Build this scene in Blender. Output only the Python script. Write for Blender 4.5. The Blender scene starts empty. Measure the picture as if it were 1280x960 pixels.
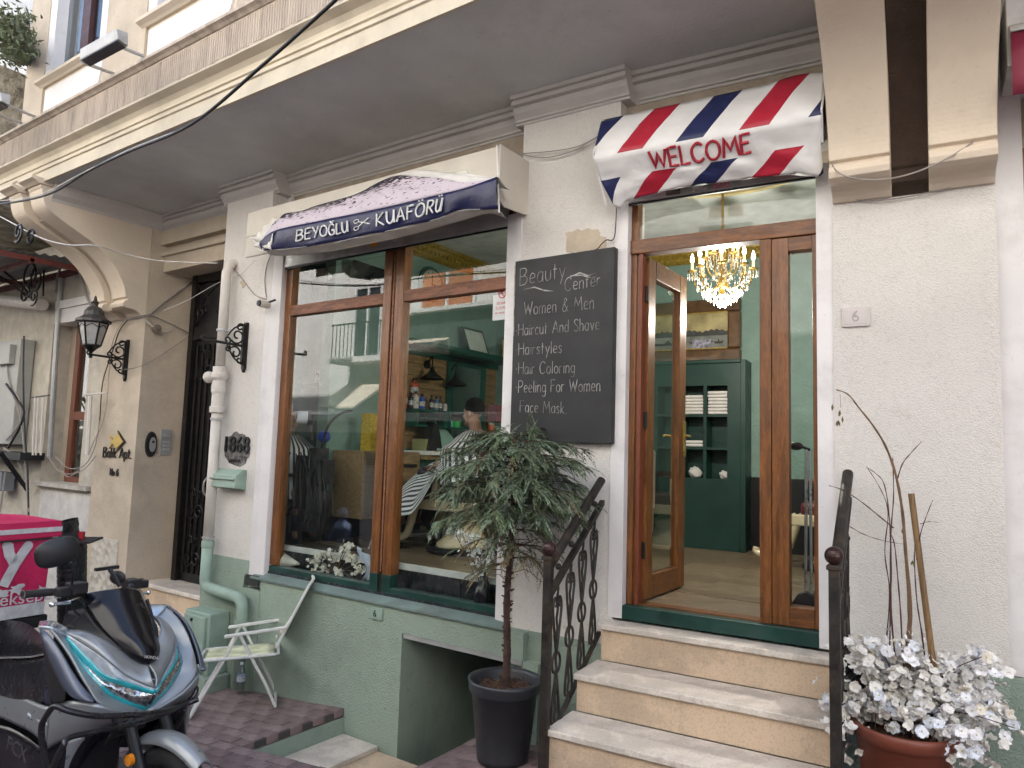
import bpy, bmesh, math, random
from mathutils import Vector, Matrix
import numpy as np
random.seed(7)
S = bpy.context.scene
COL = S.collection
PI = math.pi
# ---------------------------------------------------------------- camera
CAMX = Vector((0.0, -4.0, 1.6))
def cam_basis(yaw, pitch, roll):
    f = Vector((math.sin(yaw)*math.cos(pitch), math.cos(yaw)*math.cos(pitch), math.sin(pitch)))
    r = Vector((math.cos(yaw), -math.sin(yaw), 0)); u = r.cross(f)
    return r*math.cos(roll)+u*math.sin(roll), -r*math.sin(roll)+u*math.cos(roll), f
CR, CU, CF = cam_basis(math.radians(-35.05), math.radians(5.33), math.radians(1.80))
cd = bpy.data.cameras.new('camera'); cam = bpy.data.objects.new('camera', cd); COL.objects.link(cam)
cd.sensor_width = 36; cd.lens = 900/1280*36; cd.clip_start = .05; cd.clip_end = 500
cam.matrix_world = Matrix(((CR.x, CU.x, -CF.x, CAMX.x), (CR.y, CU.y, -CF.y, CAMX.y), (CR.z, CU.z, -CF.z, CAMX.z), (0, 0, 0, 1)))
S.camera = cam
# ---------------------------------------------------------------- sky, sun, exposure
SUN_EL, SUN_AZ = math.radians(48), math.radians(12)      # the sun stands behind this building and lights the far side of the street
w = bpy.data.worlds.new('World'); S.world = w; w.use_nodes = True
nt = w.node_tree; bg = nt.nodes['Background']
sk = nt.nodes.new('ShaderNodeTexSky'); sk.sky_type = 'NISHITA'; sk.sun_disc = False
sk.sun_elevation = SUN_EL; sk.sun_rotation = SUN_AZ; sk.air_density = 1.0; sk.dust_density = 2.5; sk.ozone_density = 1.0
nt.links.new(sk.outputs[0], bg.inputs[0]); bg.inputs[1].default_value = .15
ld = bpy.data.lights.new('sun', 'SUN'); ld.energy = 5.0; ld.angle = math.radians(.5); ld.color = (1, .975, .93)
sun = bpy.data.objects.new('sun', ld); COL.objects.link(sun)
sd = Vector((math.sin(SUN_AZ)*math.cos(SUN_EL), math.cos(SUN_AZ)*math.cos(SUN_EL), math.sin(SUN_EL)))
sun.rotation_euler = sd.to_track_quat('Z', 'Y').to_euler()
S.view_settings.view_transform = 'Standard'; S.view_settings.look = 'None'
S.view_settings.exposure = 1.85; S.view_settings.gamma = 1
S.render.engine = 'CYCLES'
# ---------------------------------------------------------------- frames of the three wall planes (the facade bends a little at the pilaster)
FR = {'A': (Vector((0, 0, 0)), 0.), 'P': (Vector((-2.802, 0, 0)), math.radians(2.64)), 'B': (Vector((-1.993, .0373, 0)), math.radians(5.285))}
def fm(fr):
    o, a = FR[fr]; return Matrix.Translation(o) @ Matrix.Rotation(a, 4, 'Z')
MA, MP, MBB = fm('A'), fm('P'), fm('B'); FM = {'A': MA, 'P': MP, 'B': MBB}
def ray(u, v): return CF + CR*((u-640)/900) + CU*((480-v)/900)
def at(fr, u, v, y=0.):
    "local point of frame fr seen at photo pixel (u, v) on the plane at depth y"
    o, a = FR[fr]; n = Vector((-math.sin(a), math.cos(a), 0)); t = Vector((math.cos(a), math.sin(a), 0)); d = ray(u, v)
    p = CAMX + d*(((o-CAMX).dot(n)+y)/d.dot(n)); q = p-o
    return Vector((q.dot(t), q.dot(n), p.z))
def atz(fr, u, v, z):
    o, a = FR[fr]; n = Vector((-math.sin(a), math.cos(a), 0)); t = Vector((math.cos(a), math.sin(a), 0)); d = ray(u, v)
    p = CAMX + d*((z-CAMX.z)/d.z); q = p-o
    return Vector((q.dot(t), q.dot(n), z))
def atx(fr, u, v, x):
    o, a = FR[fr]; n = Vector((-math.sin(a), math.cos(a), 0)); t = Vector((math.cos(a), math.sin(a), 0)); d = ray(u, v)
    p = CAMX + d*((x-(CAMX-o).dot(t))/d.dot(t)); q = p-o
    return Vector((x, q.dot(n), p.z))
def opp(fr, u, v, yw=-7.):
    "point on the opposite facade (world y = yw) that the glass of frame fr mirrors at pixel (u, v)"
    o, a = FR[fr]; n = Vector((-math.sin(a), math.cos(a), 0)); g = o+n*.05; d = ray(u, v)
    p = CAMX + d*((g-CAMX).dot(n)/d.dot(n)); r = d - n*(2*d.dot(n))
    return p + r*((yw-p.y)/r.y)
def proj(p):
    c = Vector(p)-CAMX; k = c.dot(CF); return 640+900*c.dot(CR)/k, 480-900*c.dot(CU)/k
def gz(x): return .095*x + .02                          # the street falls to the left
# ---------------------------------------------------------------- materials
MATS = {}
def mat(name, col, rough=.7, metal=0., var=.12, vs=6., bump=.0, bs=60., bd=.004, dirt=0., dcol=(.08, .07, .06), ds=2.2, spec=.5, coat=0., trans=0., emis=None, es=0., kind=None, stretch=(1, 1, 1)):
    if name in MATS: return MATS[name]
    m = bpy.data.materials.new(name); m.use_nodes = True; t = m.node_tree; b = t.nodes['Principled BSDF']; N = t.nodes.new; L = t.links.new
    b.inputs['Roughness'].default_value = rough; b.inputs['Metallic'].default_value = metal; b.inputs['Specular IOR Level'].default_value = spec
    b.inputs['Coat Weight'].default_value = coat; b.inputs['Transmission Weight'].default_value = trans
    tc = N('ShaderNodeTexCoord'); mp = N('ShaderNodeMapping'); mp.inputs['Scale'].default_value = stretch; L(tc.outputs['Object'], mp.inputs['Vector'])
    def noise(sc, det=5., ro=.55):
        n = N('ShaderNodeTexNoise'); n.inputs['Scale'].default_value = sc; n.inputs['Detail'].default_value = det; n.inputs['Roughness'].default_value = ro; L(mp.outputs[0], n.inputs['Vector']); return n
    def ramp(src, a, bb, c0=(0, 0, 0, 1), c1=(1, 1, 1, 1)):
        r = N('ShaderNodeValToRGB'); r.color_ramp.elements[0].position = a; r.color_ramp.elements[1].position = bb
        r.color_ramp.elements[0].color = c0; r.color_ramp.elements[1].color = c1; L(src, r.inputs[0]); return r
    def mix(f, c0, c1, mode='MIX'):
        x = N('ShaderNodeMix'); x.data_type = 'RGBA'; x.blend_type = mode
        for s, val in ((x.inputs[0], f), (x.inputs[6], c0), (x.inputs[7], c1)):
            if hasattr(val, 'is_output'): L(val, s)
            elif isinstance(val, (int, float)): s.default_value = val
            else: s.default_value = (*val[:3], 1)
        return x.outputs[2]
    n1 = noise(vs)
    lo = tuple(max(0, c*(1-var*1.6)) for c in col); hi = tuple(min(1, c*(1+var)) for c in col)
    c = mix(ramp(n1.outputs[0], .3, .7).outputs[0], lo, hi)
    if kind == 'wood':
        wv = noise(7, 4, .7); wv.inputs['Distortion'].default_value = .6; fine = noise(38, 3)
        c = mix(.6, c, mix(ramp(wv.outputs[0], .38, .62).outputs[0], lo, hi)); c = mix(ramp(fine.outputs[0], .36, .56).outputs[0], mix(.3, c, (0, 0, 0)), c)
    if kind == 'marble':
        n3 = noise(3.5, 8, .7); c = mix(ramp(n3.outputs[0], .47, .52).outputs[0], mix(.22, c, (.2, .17, .14)), c)
        n4 = noise(90, 2); c = mix(ramp(n4.outputs[0], .35, .5).outputs[0], mix(.2, c, (.1, .08, .06)), c)
    if kind == 'plaster':
        n5 = noise(55, 3, .6); c = mix(ramp(n5.outputs[0], .34, .5).outputs[0], mix(.1, c, (.12, .1, .08)), c)
        n6 = noise(.9, 4, .6); c = mix(ramp(n6.outputs[0], .35, .62).outputs[0], mix(.12, c, (.3, .27, .22)), c)
    if dirt > 0:
        n2 = noise(ds, 8, .68); c = mix(ramp(n2.outputs[0], .52, .72).outputs[0], c, mix(dirt, c, dcol))
        n7 = noise(ds*14, 4, .7); c = mix(ramp(n7.outputs[0], .62, .7).outputs[0], c, mix(dirt*.7, c, dcol))
    L(c, b.inputs['Base Color'])
    rr = ramp(noise(vs*2.3).outputs[0], .3, .7, (max(0, rough-.08),)*3+(1,), (min(1, rough+.1),)*3+(1,)); L(rr.outputs[0], b.inputs['Roughness'])
    if bump > 0:
        bp = N('ShaderNodeBump'); bp.inputs['Strength'].default_value = bump; bp.inputs['Distance'].default_value = bd
        src = noise(bs, 4, .6).outputs[0]
        if kind == 'rough':
            vo = N('ShaderNodeTexVoronoi'); vo.inputs['Scale'].default_value = bs*.6; L(mp.outputs[0], vo.inputs['Vector']); src = vo.outputs[0]
        L(src, bp.inputs['Height']); L(bp.outputs[0], b.inputs['Normal'])
    if emis: b.inputs['Emission Color'].default_value = (*emis, 1); b.inputs['Emission Strength'].default_value = es
    MATS[name] = m; return m
def glass(name, tint=(.93, .96, .95), k=2.1, rough=0.):
    if name in MATS: return MATS[name]
    m = bpy.data.materials.new(name); m.use_nodes = True; t = m.node_tree; t.nodes.clear(); N = t.nodes.new; L = t.links.new
    o = N('ShaderNodeOutputMaterial'); mx = N('ShaderNodeMixShader'); tr = N('ShaderNodeBsdfTransparent'); gl = N('ShaderNodeBsdfGlossy')
    tr.inputs[0].default_value = (*tint, 1); gl.inputs['Roughness'].default_value = rough; fr = N('ShaderNodeFresnel'); fr.inputs[0].default_value = 1.5
    ge = N('ShaderNodeNewGeometry'); ml = N('ShaderNodeMath'); ml.operation = 'MULTIPLY'; ml.inputs[1].default_value = k
    sb = N('ShaderNodeMath'); sb.operation = 'SUBTRACT'; sb.inputs[0].default_value = 1; m2 = N('ShaderNodeMath'); m2.operation = 'MULTIPLY'; m2.use_clamp = True
    L(fr.outputs[0], ml.inputs[0]); L(ge.outputs['Backfacing'], sb.inputs[1]); L(ml.outputs[0], m2.inputs[0]); L(sb.outputs[0], m2.inputs[1])
    L(m2.outputs[0], mx.inputs[0]); L(tr.outputs[0], mx.inputs[1]); L(gl.outputs[0], mx.inputs[2]); L(mx.outputs[0], o.inputs[0])
    MATS[name] = m; return m
# ---------------------------------------------------------------- mesh builder and object bookkeeping
WL = {}
class MB:
    def __init__(s, M=None): s.v = []; s.f = []; s.mi = []; s.M = M or Matrix.Identity(4); s.k = 0; s.uv = {}
    def add(s, vs, fs, uvs=None):
        n = len(s.v); s.v += [s.M @ Vector(p) for p in vs]
        for i, f in enumerate(fs):
            if uvs: s.uv[len(s.f)] = [uvs[j] for j in f]
            s.f.append([n+j for j in f]); s.mi.append(s.k)
        return s
    def box(s, x0, x1, y0, y1, z0, z1):
        if x0 > x1: x0, x1 = x1, x0
        if y0 > y1: y0, y1 = y1, y0
        if z0 > z1: z0, z1 = z1, z0
        return s.add([(x0,y0,z0),(x1,y0,z0),(x1,y1,z0),(x0,y1,z0),(x0,y0,z1),(x1,y0,z1),(x1,y1,z1),(x0,y1,z1)],
                     [(0,3,2,1),(4,5,6,7),(0,1,5,4),(1,2,6,5),(2,3,7,6),(3,0,4,7)])
    def hexa(s, b, t):            # bottom four points and top four points, same winding
        return s.add(list(b)+list(t), [(0,3,2,1),(4,5,6,7),(0,1,5,4),(1,2,6,5),(2,3,7,6),(3,0,4,7)])
    def prism(s, poly, ax, d0, d1):  # poly: 2-D points; ax: axis of extrusion
        def p3(p, d): return {'x': (d, p[0], p[1]), 'y': (p[0], d, p[1]), 'z': (p[0], p[1], d)}[ax]
        n = len(poly)
        A = sum(poly[i][0]*poly[(i+1) % n][1]-poly[(i+1) % n][0]*poly[i][1] for i in range(n))
        if (A > 0) == (ax == 'y'): poly = poly[::-1]
        if d0 > d1: d0, d1 = d1, d0
        vs = [p3(p, d0) for p in poly]+[p3(p, d1) for p in poly]
        fs = [tuple(range(n-1, -1, -1)), tuple(range(n, 2*n))]+[(i, (i+1) % n, n+(i+1) % n, n+i) for i in range(n)]
        return s.add(vs, fs)
    def tube(s, pts, r, n=8, closed=False, caps=True):
        pts = [Vector(p) for p in pts]; m = len(pts); rs = r if isinstance(r, (list, tuple)) else [r]*m
        vs = []; fs = []; up = None
        for i, p in enumerate(pts):
            a = pts[(i-1) % m] if (closed or i > 0) else p; b = pts[(i+1) % m] if (closed or i < m-1) else p
            t = (b-a).normalized() if (b-a).length > 1e-9 else Vector((0, 0, 1))
            if up is None: up = Vector((0, 0, 1)) if abs(t.z) < .9 else Vector((1, 0, 0))
            x = t.cross(up)
            if x.length < 1e-6: x = t.orthogonal()
            x.normalize(); y = x.cross(t).normalized(); up = y
            for k in range(n):
                an = 2*PI*(k+.5)/n; vs.append(p+(x*math.cos(an)+y*math.sin(an))*rs[i])
        for i in range(m if closed else m-1):
            j = (i+1) % m
            for k in range(n): fs.append((i*n+k, i*n+(k+1) % n, j*n+(k+1) % n, j*n+k))
        if caps and not closed: fs += [tuple(range(n-1, -1, -1)), tuple((m-1)*n+k for k in range(n))]
        return s.add(vs, fs)
    def lathe(s, prof, c=(0, 0, 0), n=24, ax='z', sx=1., sy=1.):
        vs = []; fs = []; c = Vector(c); m = len(prof)
        for r, z in prof:
            for k in range(n):
                a = 2*PI*k/n; q = (r*math.cos(a)*sx, r*math.sin(a)*sy, z)
                q = {'z': q, 'x': (q[2], q[0], q[1]), 'y': (q[0], q[2], q[1])}[ax]
                vs.append(c+Vector(q))
        for i in range(m-1):
            for k in range(n):
                f = (i*n+k, i*n+(k+1) % n, (i+1)*n+(k+1) % n, (i+1)*n+k); fs.append(f if ax != 'y' else f[::-1])
        if prof[0][0] > 1e-5: fs.append(tuple(range(n-1, -1, -1)) if ax != 'y' else tuple(range(n)))
        if prof[-1][0] > 1e-5: fs.append(tuple((m-1)*n+k for k in (range(n) if ax != 'y' else range(n-1, -1, -1))))
        return s.add(vs, fs)
    def ball(s, c, r, n=12, m=8, sc=(1, 1, 1)):
        c = Vector(c); vs = []; fs = []
        for i in range(m+1):
            th = PI*i/m
            for k in range(n): vs.append(c+Vector((r*math.sin(th)*math.cos(2*PI*k/n)*sc[0], r*math.sin(th)*math.sin(2*PI*k/n)*sc[1], -r*math.cos(th)*sc[2])))
        for i in range(m):
            for k in range(n): fs.append((i*n+k, i*n+(k+1) % n, (i+1)*n+(k+1) % n, (i+1)*n+k))
        return s.add(vs, fs)
    def grid(s, fn, nu, nv, uv=True, flip=False):
        vs = []; uvs = []; fs = []
        for j in range(nv+1):
            for i in range(nu+1): vs.append(fn(i/nu, j/nv)); uvs.append((i/nu, j/nv))
        for j in range(nv):
            for i in range(nu):
                q = (j*(nu+1)+i, j*(nu+1)+i+1, (j+1)*(nu+1)+i+1, (j+1)*(nu+1)+i); fs.append(q[::-1] if flip else q)
        return s.add(vs, fs, uvs if uv else None)
    def mesh(s, name, mats, smooth=False):
        mats = mats if isinstance(mats, (list, tuple)) else [mats]
        me = bpy.data.meshes.new(name)
        lo = Vector((min(p[i] for p in s.v) for i in range(3))); hi = Vector((max(p[i] for p in s.v) for i in range(3)))
        o = Vector(((lo.x+hi.x)/2, (lo.y+hi.y)/2, lo.z))
        me.from_pydata([p-o for p in s.v], [], s.f)
        for m in mats: me.materials.append(m)
        if len(mats) > 1: me.polygons.foreach_set('material_index', s.mi)
        if smooth: me.polygons.foreach_set('use_smooth', [True]*len(me.polygons))
        if s.uv:
            l = me.uv_layers.new(name='UVMap')
            for fi, u in s.uv.items():
                for k, li in enumerate(me.polygons[fi].loop_indices): l.data[li].uv = u[k]
        me.validate(); return me, o
    def build(s, name, mats, parent=None, smooth=False, bevel=0, solid=0, sub=0, remesh=0, shade_auto=True):
        me, o = s.mesh(name, mats, smooth)
        ob = bpy.data.objects.new(name, me); COL.objects.link(ob); ob.location = o; WL[ob.name] = o
        if solid: md = ob.modifiers.new('solid', 'SOLIDIFY'); md.thickness = solid; md.offset = 0
        if remesh: md = ob.modifiers.new('remesh', 'REMESH'); md.mode = 'VOXEL'; md.voxel_size = remesh; md.use_smooth_shade = True; md = ob.modifiers.new('smooth', 'SMOOTH'); md.iterations = 3; md.factor = .5
        if bevel: md = ob.modifiers.new('bevel', 'BEVEL'); md.width = bevel; md.segments = 2; md.limit_method = 'ANGLE'; md.harden_normals = False
        if sub: md = ob.modifiers.new('sub', 'SUBSURF'); md.levels = sub; md.render_levels = sub
        if parent: par(ob, parent)
        return ob
def par(ob, parent):
    ob.parent = parent; ob.matrix_parent_inverse = Matrix.Translation(-WL[parent.name]); return ob
def thing(name, label, cat, loc, group=None):
    o = bpy.data.objects.new(name, None); COL.objects.link(o); o.location = loc; o.empty_display_size = .1; WL[o.name] = Vector(loc)
    return tag(o, label, cat, group)
def tag(o, label=None, cat=None, group=None, kind=None):
    if label: o['label'] = label
    if cat: o['category'] = cat
    if group: o['group'] = group
    if kind: o['kind'] = kind
    return o
def dup(root, delta, label=None, rot=None):
    "copy a thing with its parts and their sub-parts"
    def cp(o, parent):
        c = o.copy(); COL.objects.link(c); inv = o.matrix_parent_inverse.copy()
        if parent: c.parent = parent; c.matrix_parent_inverse = inv
        for ch in list(o.children): cp(ch, c)
        return c
    r = cp(root, None); r.location = Vector(root.location)+Vector(delta); WL[r.name] = Vector(r.location)
    if label: r['label'] = label
    return r
def crom(pts, n=6, closed=False):
    pts = [Vector(p) for p in pts]; m = len(pts); out = []
    if m < 3 and not closed: return pts
    for i in range(m if closed else m-1):
        p0 = pts[(i-1) % m] if (closed or i > 0) else pts[i]; p1 = pts[i]; p2 = pts[(i+1) % m]; p3 = pts[(i+2) % m] if (closed or i < m-2) else pts[i+1]
        for k in range(n):
            t = k/n; out.append(.5*((2*p1)+(p2-p0)*t+(2*p0-5*p1+4*p2-p3)*t*t+(3*p1-p0-3*p2+p3)*t**3))
    if not closed: out.append(pts[-1])
    return out
def spiral(c, r0, r1, a0, a1, n, ex, ez):
    c, ex, ez = Vector(c), Vector(ex), Vector(ez)
    return [c+ex*(r0+(r1-r0)*i/n)*math.cos(a0+(a1-a0)*i/n)+ez*(r0+(r1-r0)*i/n)*math.sin(a0+(a1-a0)*i/n) for i in range(n+1)]
# ---------------------------------------------------------------- a small stroke alphabet for painted and cut letters (x 0..w, y 0..1); '~' = smooth
G = {
'A': (.7, [[(0,0),(.35,1),(.7,0)],[(.13,.36),(.57,.36)]]), 'B': (.6, [[(0,0),(0,1)],['~',(0,1),(.4,.98),(.5,.76),(.3,.54),(.05,.52)],['~',(.05,.52),(.45,.5),(.58,.26),(.4,.03),(0,0)]]),
'C': (.65, [['~',(.62,.85),(.38,1),(.08,.8),(0,.45),(.12,.1),(.38,0),(.64,.15)]]), 'D': (.65,[[(0,0),(0,1)],['~',(0,1),(.4,.92),(.62,.5),(.4,.08),(0,0)]]),
'E': (.5, [[(.5,1),(0,1),(0,0),(.5,0)],[(0,.52),(.42,.54)]]), 'F': (.5, [[(.5,1),(0,1),(0,0)],[(0,.54),(.42,.56)]]),
'G': (.7, [['~',(.62,.85),(.36,1),(.08,.8),(0,.45),(.14,.08),(.4,0),(.62,.12),(.64,.42)],[(.36,.44),(.68,.44)]]), 'H': (.6, [[(0,0),(0,1)],[(.6,0),(.6,1)],[(0,.55),(.6,.55)]]),
'K': (.6, [[(0,0),(.03,1)],[(.55,1),(.05,.45),(.6,0)]]), 'L': (.5, [[(.03,1),(0,0),(.5,.04)]]), 'M': (.85, [[(0,0),(.12,1),(.42,.3),(.72,1),(.85,0)]]), 'N': (.6,[[(0,0),(0,1),(.6,0),(.6,1)]]),
'O': (.75, [['~',(.38,1),(.1,.82),(0,.45),(.12,.1),(.38,0),(.64,.12),(.75,.5),(.64,.85),(.38,1)]]), 'P': (.55, [[(0,0),(0,1)],['~',(0,1),(.4,.98),(.55,.74),(.38,.5),(.04,.46)]]),
'R': (.6, [[(0,0),(.02,1)],['~',(0,.98),(.4,.98),(.52,.76),(.38,.55),(.05,.5)],[(.2,.5),(.6,0)]]), 'S': (.5, [['~',(.48,.86),(.26,1),(.03,.82),(.2,.56),(.44,.36),(.45,.12),(.22,0),(0,.14)]]),
'U': (.62, [['~',(0,1),(.02,.3),(.2,.02),(.42,.06),(.56,.35),(.6,1)],[(.6,1),(.64,0)]]), 'W': (.95, [[(0,1),(.22,0),(.46,.85),(.7,0),(.95,1)]]), 'Y': (.6, [[(0,1),(.3,.5)],[(.62,1),(.2,0)]]),
'6': (.5, [['~',(.42,.95),(.15,.8),(.02,.4),(.12,.05),(.36,.02),(.48,.25),(.38,.5),(.1,.42)]]), '1': (.2, [[(0,.8),(.16,1),(.16,0)]]), '8': (.5, [['~',(.25,.54),(.06,.74),(.25,1),(.44,.76),(.25,.54),(.02,.28),(.25,0),(.48,.26),(.25,.54)]]),
'a': (.45, [['~',(.4,.55),(.15,.6),(0,.3),(.12,.02),(.36,.1),(.42,.4)],[(.42,.6),(.44,0)]]), 'c': (.38, [['~',(.38,.5),(.2,.6),(.02,.4),(.04,.12),(.22,0),(.38,.1)]]), 'd': (.42, [['~',(.4,.5),(.15,.6),(0,.3),(.12,.02),(.38,.1)],[(.42,1),(.42,0)]]),
'e': (.42, [['~',(.03,.3),(.4,.36),(.34,.56),(.15,.6),(.01,.32),(.12,.04),(.4,.08)]]), 'f': (.3, [['~',(.32,.95),(.16,.96),(.12,.7),(.12,0)],[(0,.58),(.28,.58)]]), 'g': (.42, [['~',(.4,.5),(.15,.6),(0,.32),(.14,.04),(.38,.12)],['~',(.42,.6),(.42,-.15),(.25,-.34),(.02,-.25)]]),
'h': (.4, [[(0,1),(0,0)],['~',(0,.42),(.16,.6),(.34,.55),(.38,.3),(.38,0)]]), 'b': (.42, [[(0,1),(0,0)],['~',(0,.5),(.25,.6),(.42,.3),(.28,.02),(0,.08)]]),
'i': (.06, [[(.03,.6),(.03,0)],[(.03,.78),(.03,.82)]]), 'k': (.4, [[(0,1),(0,0)],[(.36,.6),(.03,.3),(.4,0)]]), 'l': (.08, [[(.04,1),(.04,0)]]), 'm': (.68, [[(0,.6),(0,0)],['~',(0,.42),(.14,.6),(.3,.56),(.33,.3),(.33,0)],['~',(.33,.42),(.48,.6),(.64,.55),(.66,.3),(.66,0)]]),
'n': (.4, [[(0,.6),(0,0)],['~',(0,.42),(.16,.6),(.34,.55),(.38,.3),(.38,0)]]), 'o': (.44, [['~',(.22,.6),(.03,.45),(.02,.15),(.22,0),(.42,.15),(.42,.45),(.22,.6)]]), 'p': (.42,[[(0,.6),(0,-.35)],['~',(0,.5),(.25,.6),(.42,.3),(.28,.02),(0,.1)]]),
'r': (.28, [[(0,.6),(0,0)],['~',(0,.4),(.1,.56),(.28,.58)]]), 's': (.34, [['~',(.32,.52),(.14,.6),(.02,.46),(.3,.2),(.2,0),(0,.08)]]), 't': (.3, [[(.12,.9),(.12,0)],[(0,.6),(.28,.6)]]), 'u': (.4, [['~',(0,.6),(.02,.15),(.18,0),(.38,.15)],[(.4,.6),(.4,0)]]),
'v': (.4, [[(0,.6),(.2,0),(.4,.6)]]), 'y': (.42, [[(0,.6),(.22,.05)],[(.44,.6),(.1,-.35)]]), '&': (.6, [['~',(.6,0),(.2,.6),(.25,.98),(.45,.85),(.1,.45),(.05,.1),(.3,0),(.58,.4)]]), '.': (.1, [[(.02,0),(.06,.04)]]), '-': (.12, [[(0,.42),(.08,.46)]]), ' ': (.3, []),
}
G['Ğ'] = (.7, G['G'][1]+[['~',(.18,1.28),(.36,1.12),(.54,1.28)]]); G['Ö'] = (.75, G['O'][1]+[[(.22,1.17),(.24,1.25)],[(.5,1.17),(.52,1.25)]]); G['Ü'] = (.62, G['U'][1]+[[(.18,1.17),(.2,1.25)],[(.46,1.17),(.48,1.25)]]); G['ı'] = (.06, [[(.03,.6),(.03,0)]])
def letters(mb, text, fn, h=1., r=.04, gap=.2, n=5, shear=0.):
    "lay text along fn(s, t) (s metres along, t metres up) as thin round strokes"
    x = 0
    for ch in text:
        wd, st = G.get(ch, G[' '])
        for s_ in st:
            sm = s_[0] == '~'; P = s_[1:] if sm else s_
            P = [(p[0], p[1], 0) for p in P]
            if sm: P = crom(P, 4)
            else:
                Q = []
                for a, b in zip(P, P[1:]): Q += [Vector(a).lerp(Vector(b), k/2) for k in range(2)]
                P = Q+[Vector(P[-1])]
            mb.tube([fn((x+p[0]+shear*p[1])*h, p[1]*h) for p in P], r, n)
        x += wd+gap
    return x*h
def textw(text, gap=.2): return sum(G.get(c, G[' '])[0]+gap for c in text)-gap
def flat_text(name, body, size, M, m, parent=None, depth=.002, align='CENTER'):
    cu = bpy.data.curves.new(name, 'FONT'); cu.body = body; cu.size = size; cu.align_x = align; cu.align_y = 'CENTER'; cu.extrude = depth; cu.resolution_u = 3
    t = bpy.data.objects.new('t', cu); COL.objects.link(t); bpy.context.view_layer.update()
    me = bpy.data.meshes.new_from_object(t); bpy.data.objects.remove(t)
    mb = MB(M); mb.add([tuple(v.co) for v in me.vertices], [tuple(p.vertices) for p in me.polygons]); bpy.data.meshes.remove(me)
    return mb.build(name, m, parent)
def wallM(fr, x, y, z, tilt=0.): # text/plate plane on a wall: local x right, local y up, facing the street
    return FM[fr] @ Matrix.Translation((x, y, z)) @ Matrix.Rotation(PI/2, 4, 'X') @ Matrix.Rotation(tilt, 4, 'Z')
# ================================================================ materials of the place
white_pl = mat('white_plaster', (.735, .70, .65), .85, var=.03, vs=2.5, bump=1, bs=130, bd=.008, dirt=.3, dcol=(.42, .36, .28), ds=.9, kind='plaster')
white_smooth = mat('white_paint', (.72, .695, .68), .7, var=.05, vs=3, bump=.2, bs=30, bd=.003, dirt=.35, dcol=(.3, .28, .25), ds=2.4)
cream = mat('cream_paint', (.62, .53, .42), .8, var=.06, vs=2, bump=.35, bs=60, bd=.004, dirt=.25, dcol=(.3, .26, .2), ds=1.8)
fascia_m = mat('fascia_paint', (.62, .55, .43), .8, var=.08, vs=2, bump=.4, bs=60, bd=.004, dirt=.35, dcol=(.3, .26, .2), ds=2.2)
ribbed = mat('ribbed_render', (.52, .44, .36), .9, var=.15, vs=5, bump=.8, bs=40, bd=.01, dirt=.7, dcol=(.16, .13, .11), ds=3, stretch=(2.5, 1, .45))
beige_pl = mat('beige_plaster', (.55, .465, .36), .9, var=.1, vs=3, bump=.8, bs=70, bd=.008, dirt=.4, dcol=(.25, .21, .17), ds=2, kind='plaster')
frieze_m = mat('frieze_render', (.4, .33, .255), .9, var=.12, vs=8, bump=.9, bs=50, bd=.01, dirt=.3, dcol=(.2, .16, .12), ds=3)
soffit_m = mat('soffit_render', (.6, .615, .61), .9, var=.1, vs=1.2, bump=.6, bs=40, bd=.008, dirt=.25, dcol=(.2, .18, .17), ds=1)
cornice_m = mat('cornice_paint', (.5, .47, .44), .8, var=.05, vs=3, bump=.2, bs=40, bd=.003, dirt=.3, dcol=(.3, .27, .24), ds=2)
green_st = mat('green_stucco', (.32, .40, .325), .85, var=.2, vs=1.6, bump=1, bs=85, bd=.013, dirt=.55, dcol=(.1, .13, .1), ds=1.6)
green_sm = mat('green_pipe_paint', (.29, .39, .32), .6, var=.1, vs=6, bump=.15, bs=30, dirt=.3, dcol=(.1, .12, .1), ds=4)
dkgreen = mat('dark_green_paint', (.006, .042, .032), .45, var=.2, vs=5, bump=.15, bs=30, dirt=.35, dcol=(.05, .08, .07), ds=6)
wood = mat('orange_brown_wood', (.2, .07, .014), .42, var=.35, vs=4, bump=.15, bs=140, kind='wood', stretch=(6, 6, .6), coat=.2)
woodh = mat('orange_brown_wood_rail', (.18, .064, .015), .45, var=.35, vs=4, bump=.15, bs=140, kind='wood', stretch=(.6, 6, 6), coat=.15)
oldwood = mat('weathered_brown_wood', (.24, .105, .06), .6, var=.3, vs=5, bump=.25, bs=120, kind='wood', stretch=(.8, 6, 6))
marble = mat('worn_marble', (.7, .63, .55), .45, var=.1, vs=4, bump=.12, bs=40, kind='marble', dirt=.5, dcol=(.25, .2, .16), ds=3)
marble_r = mat('cream_marble', (.62, .47, .33), .5, var=.1, vs=4, bump=.1, bs=40, kind='marble', dirt=.22, dcol=(.3, .22, .15), ds=2)
metal_gr = mat('galvanised_grey', (.42, .42, .41), .45, metal=.35, var=.1, vs=8, dirt=.3, ds=6)
white_pipe = mat('white_pipe', (.62, .58, .52), .5, var=.06, vs=8, dirt=.35, dcol=(.3, .26, .2), ds=8)
iron = mat('black_iron', (.016, .014, .013), .45, metal=.4, var=.3, vs=12, bump=.2, bs=60)
iron_old = mat('worn_iron', (.035, .03, .026), .55, metal=.4, var=.4, vs=14, bump=.35, bs=60, dirt=.5, dcol=(.16, .1, .05), ds=9)
black_m = mat('black_plastic', (.012, .012, .014), .5, var=.2, vs=10, bump=.1)
dark_in = mat('dark_opening', (.03, .035, .03), .9)  # near-black tone stands for the unlit inside of openings
cable_b = mat('black_cable', (.012, .012, .012), .5)
cable_g = mat('grey_cable', (.3, .27, .24), .6)
cable_w = mat('white_cable', (.65, .63, .6), .6)
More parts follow.
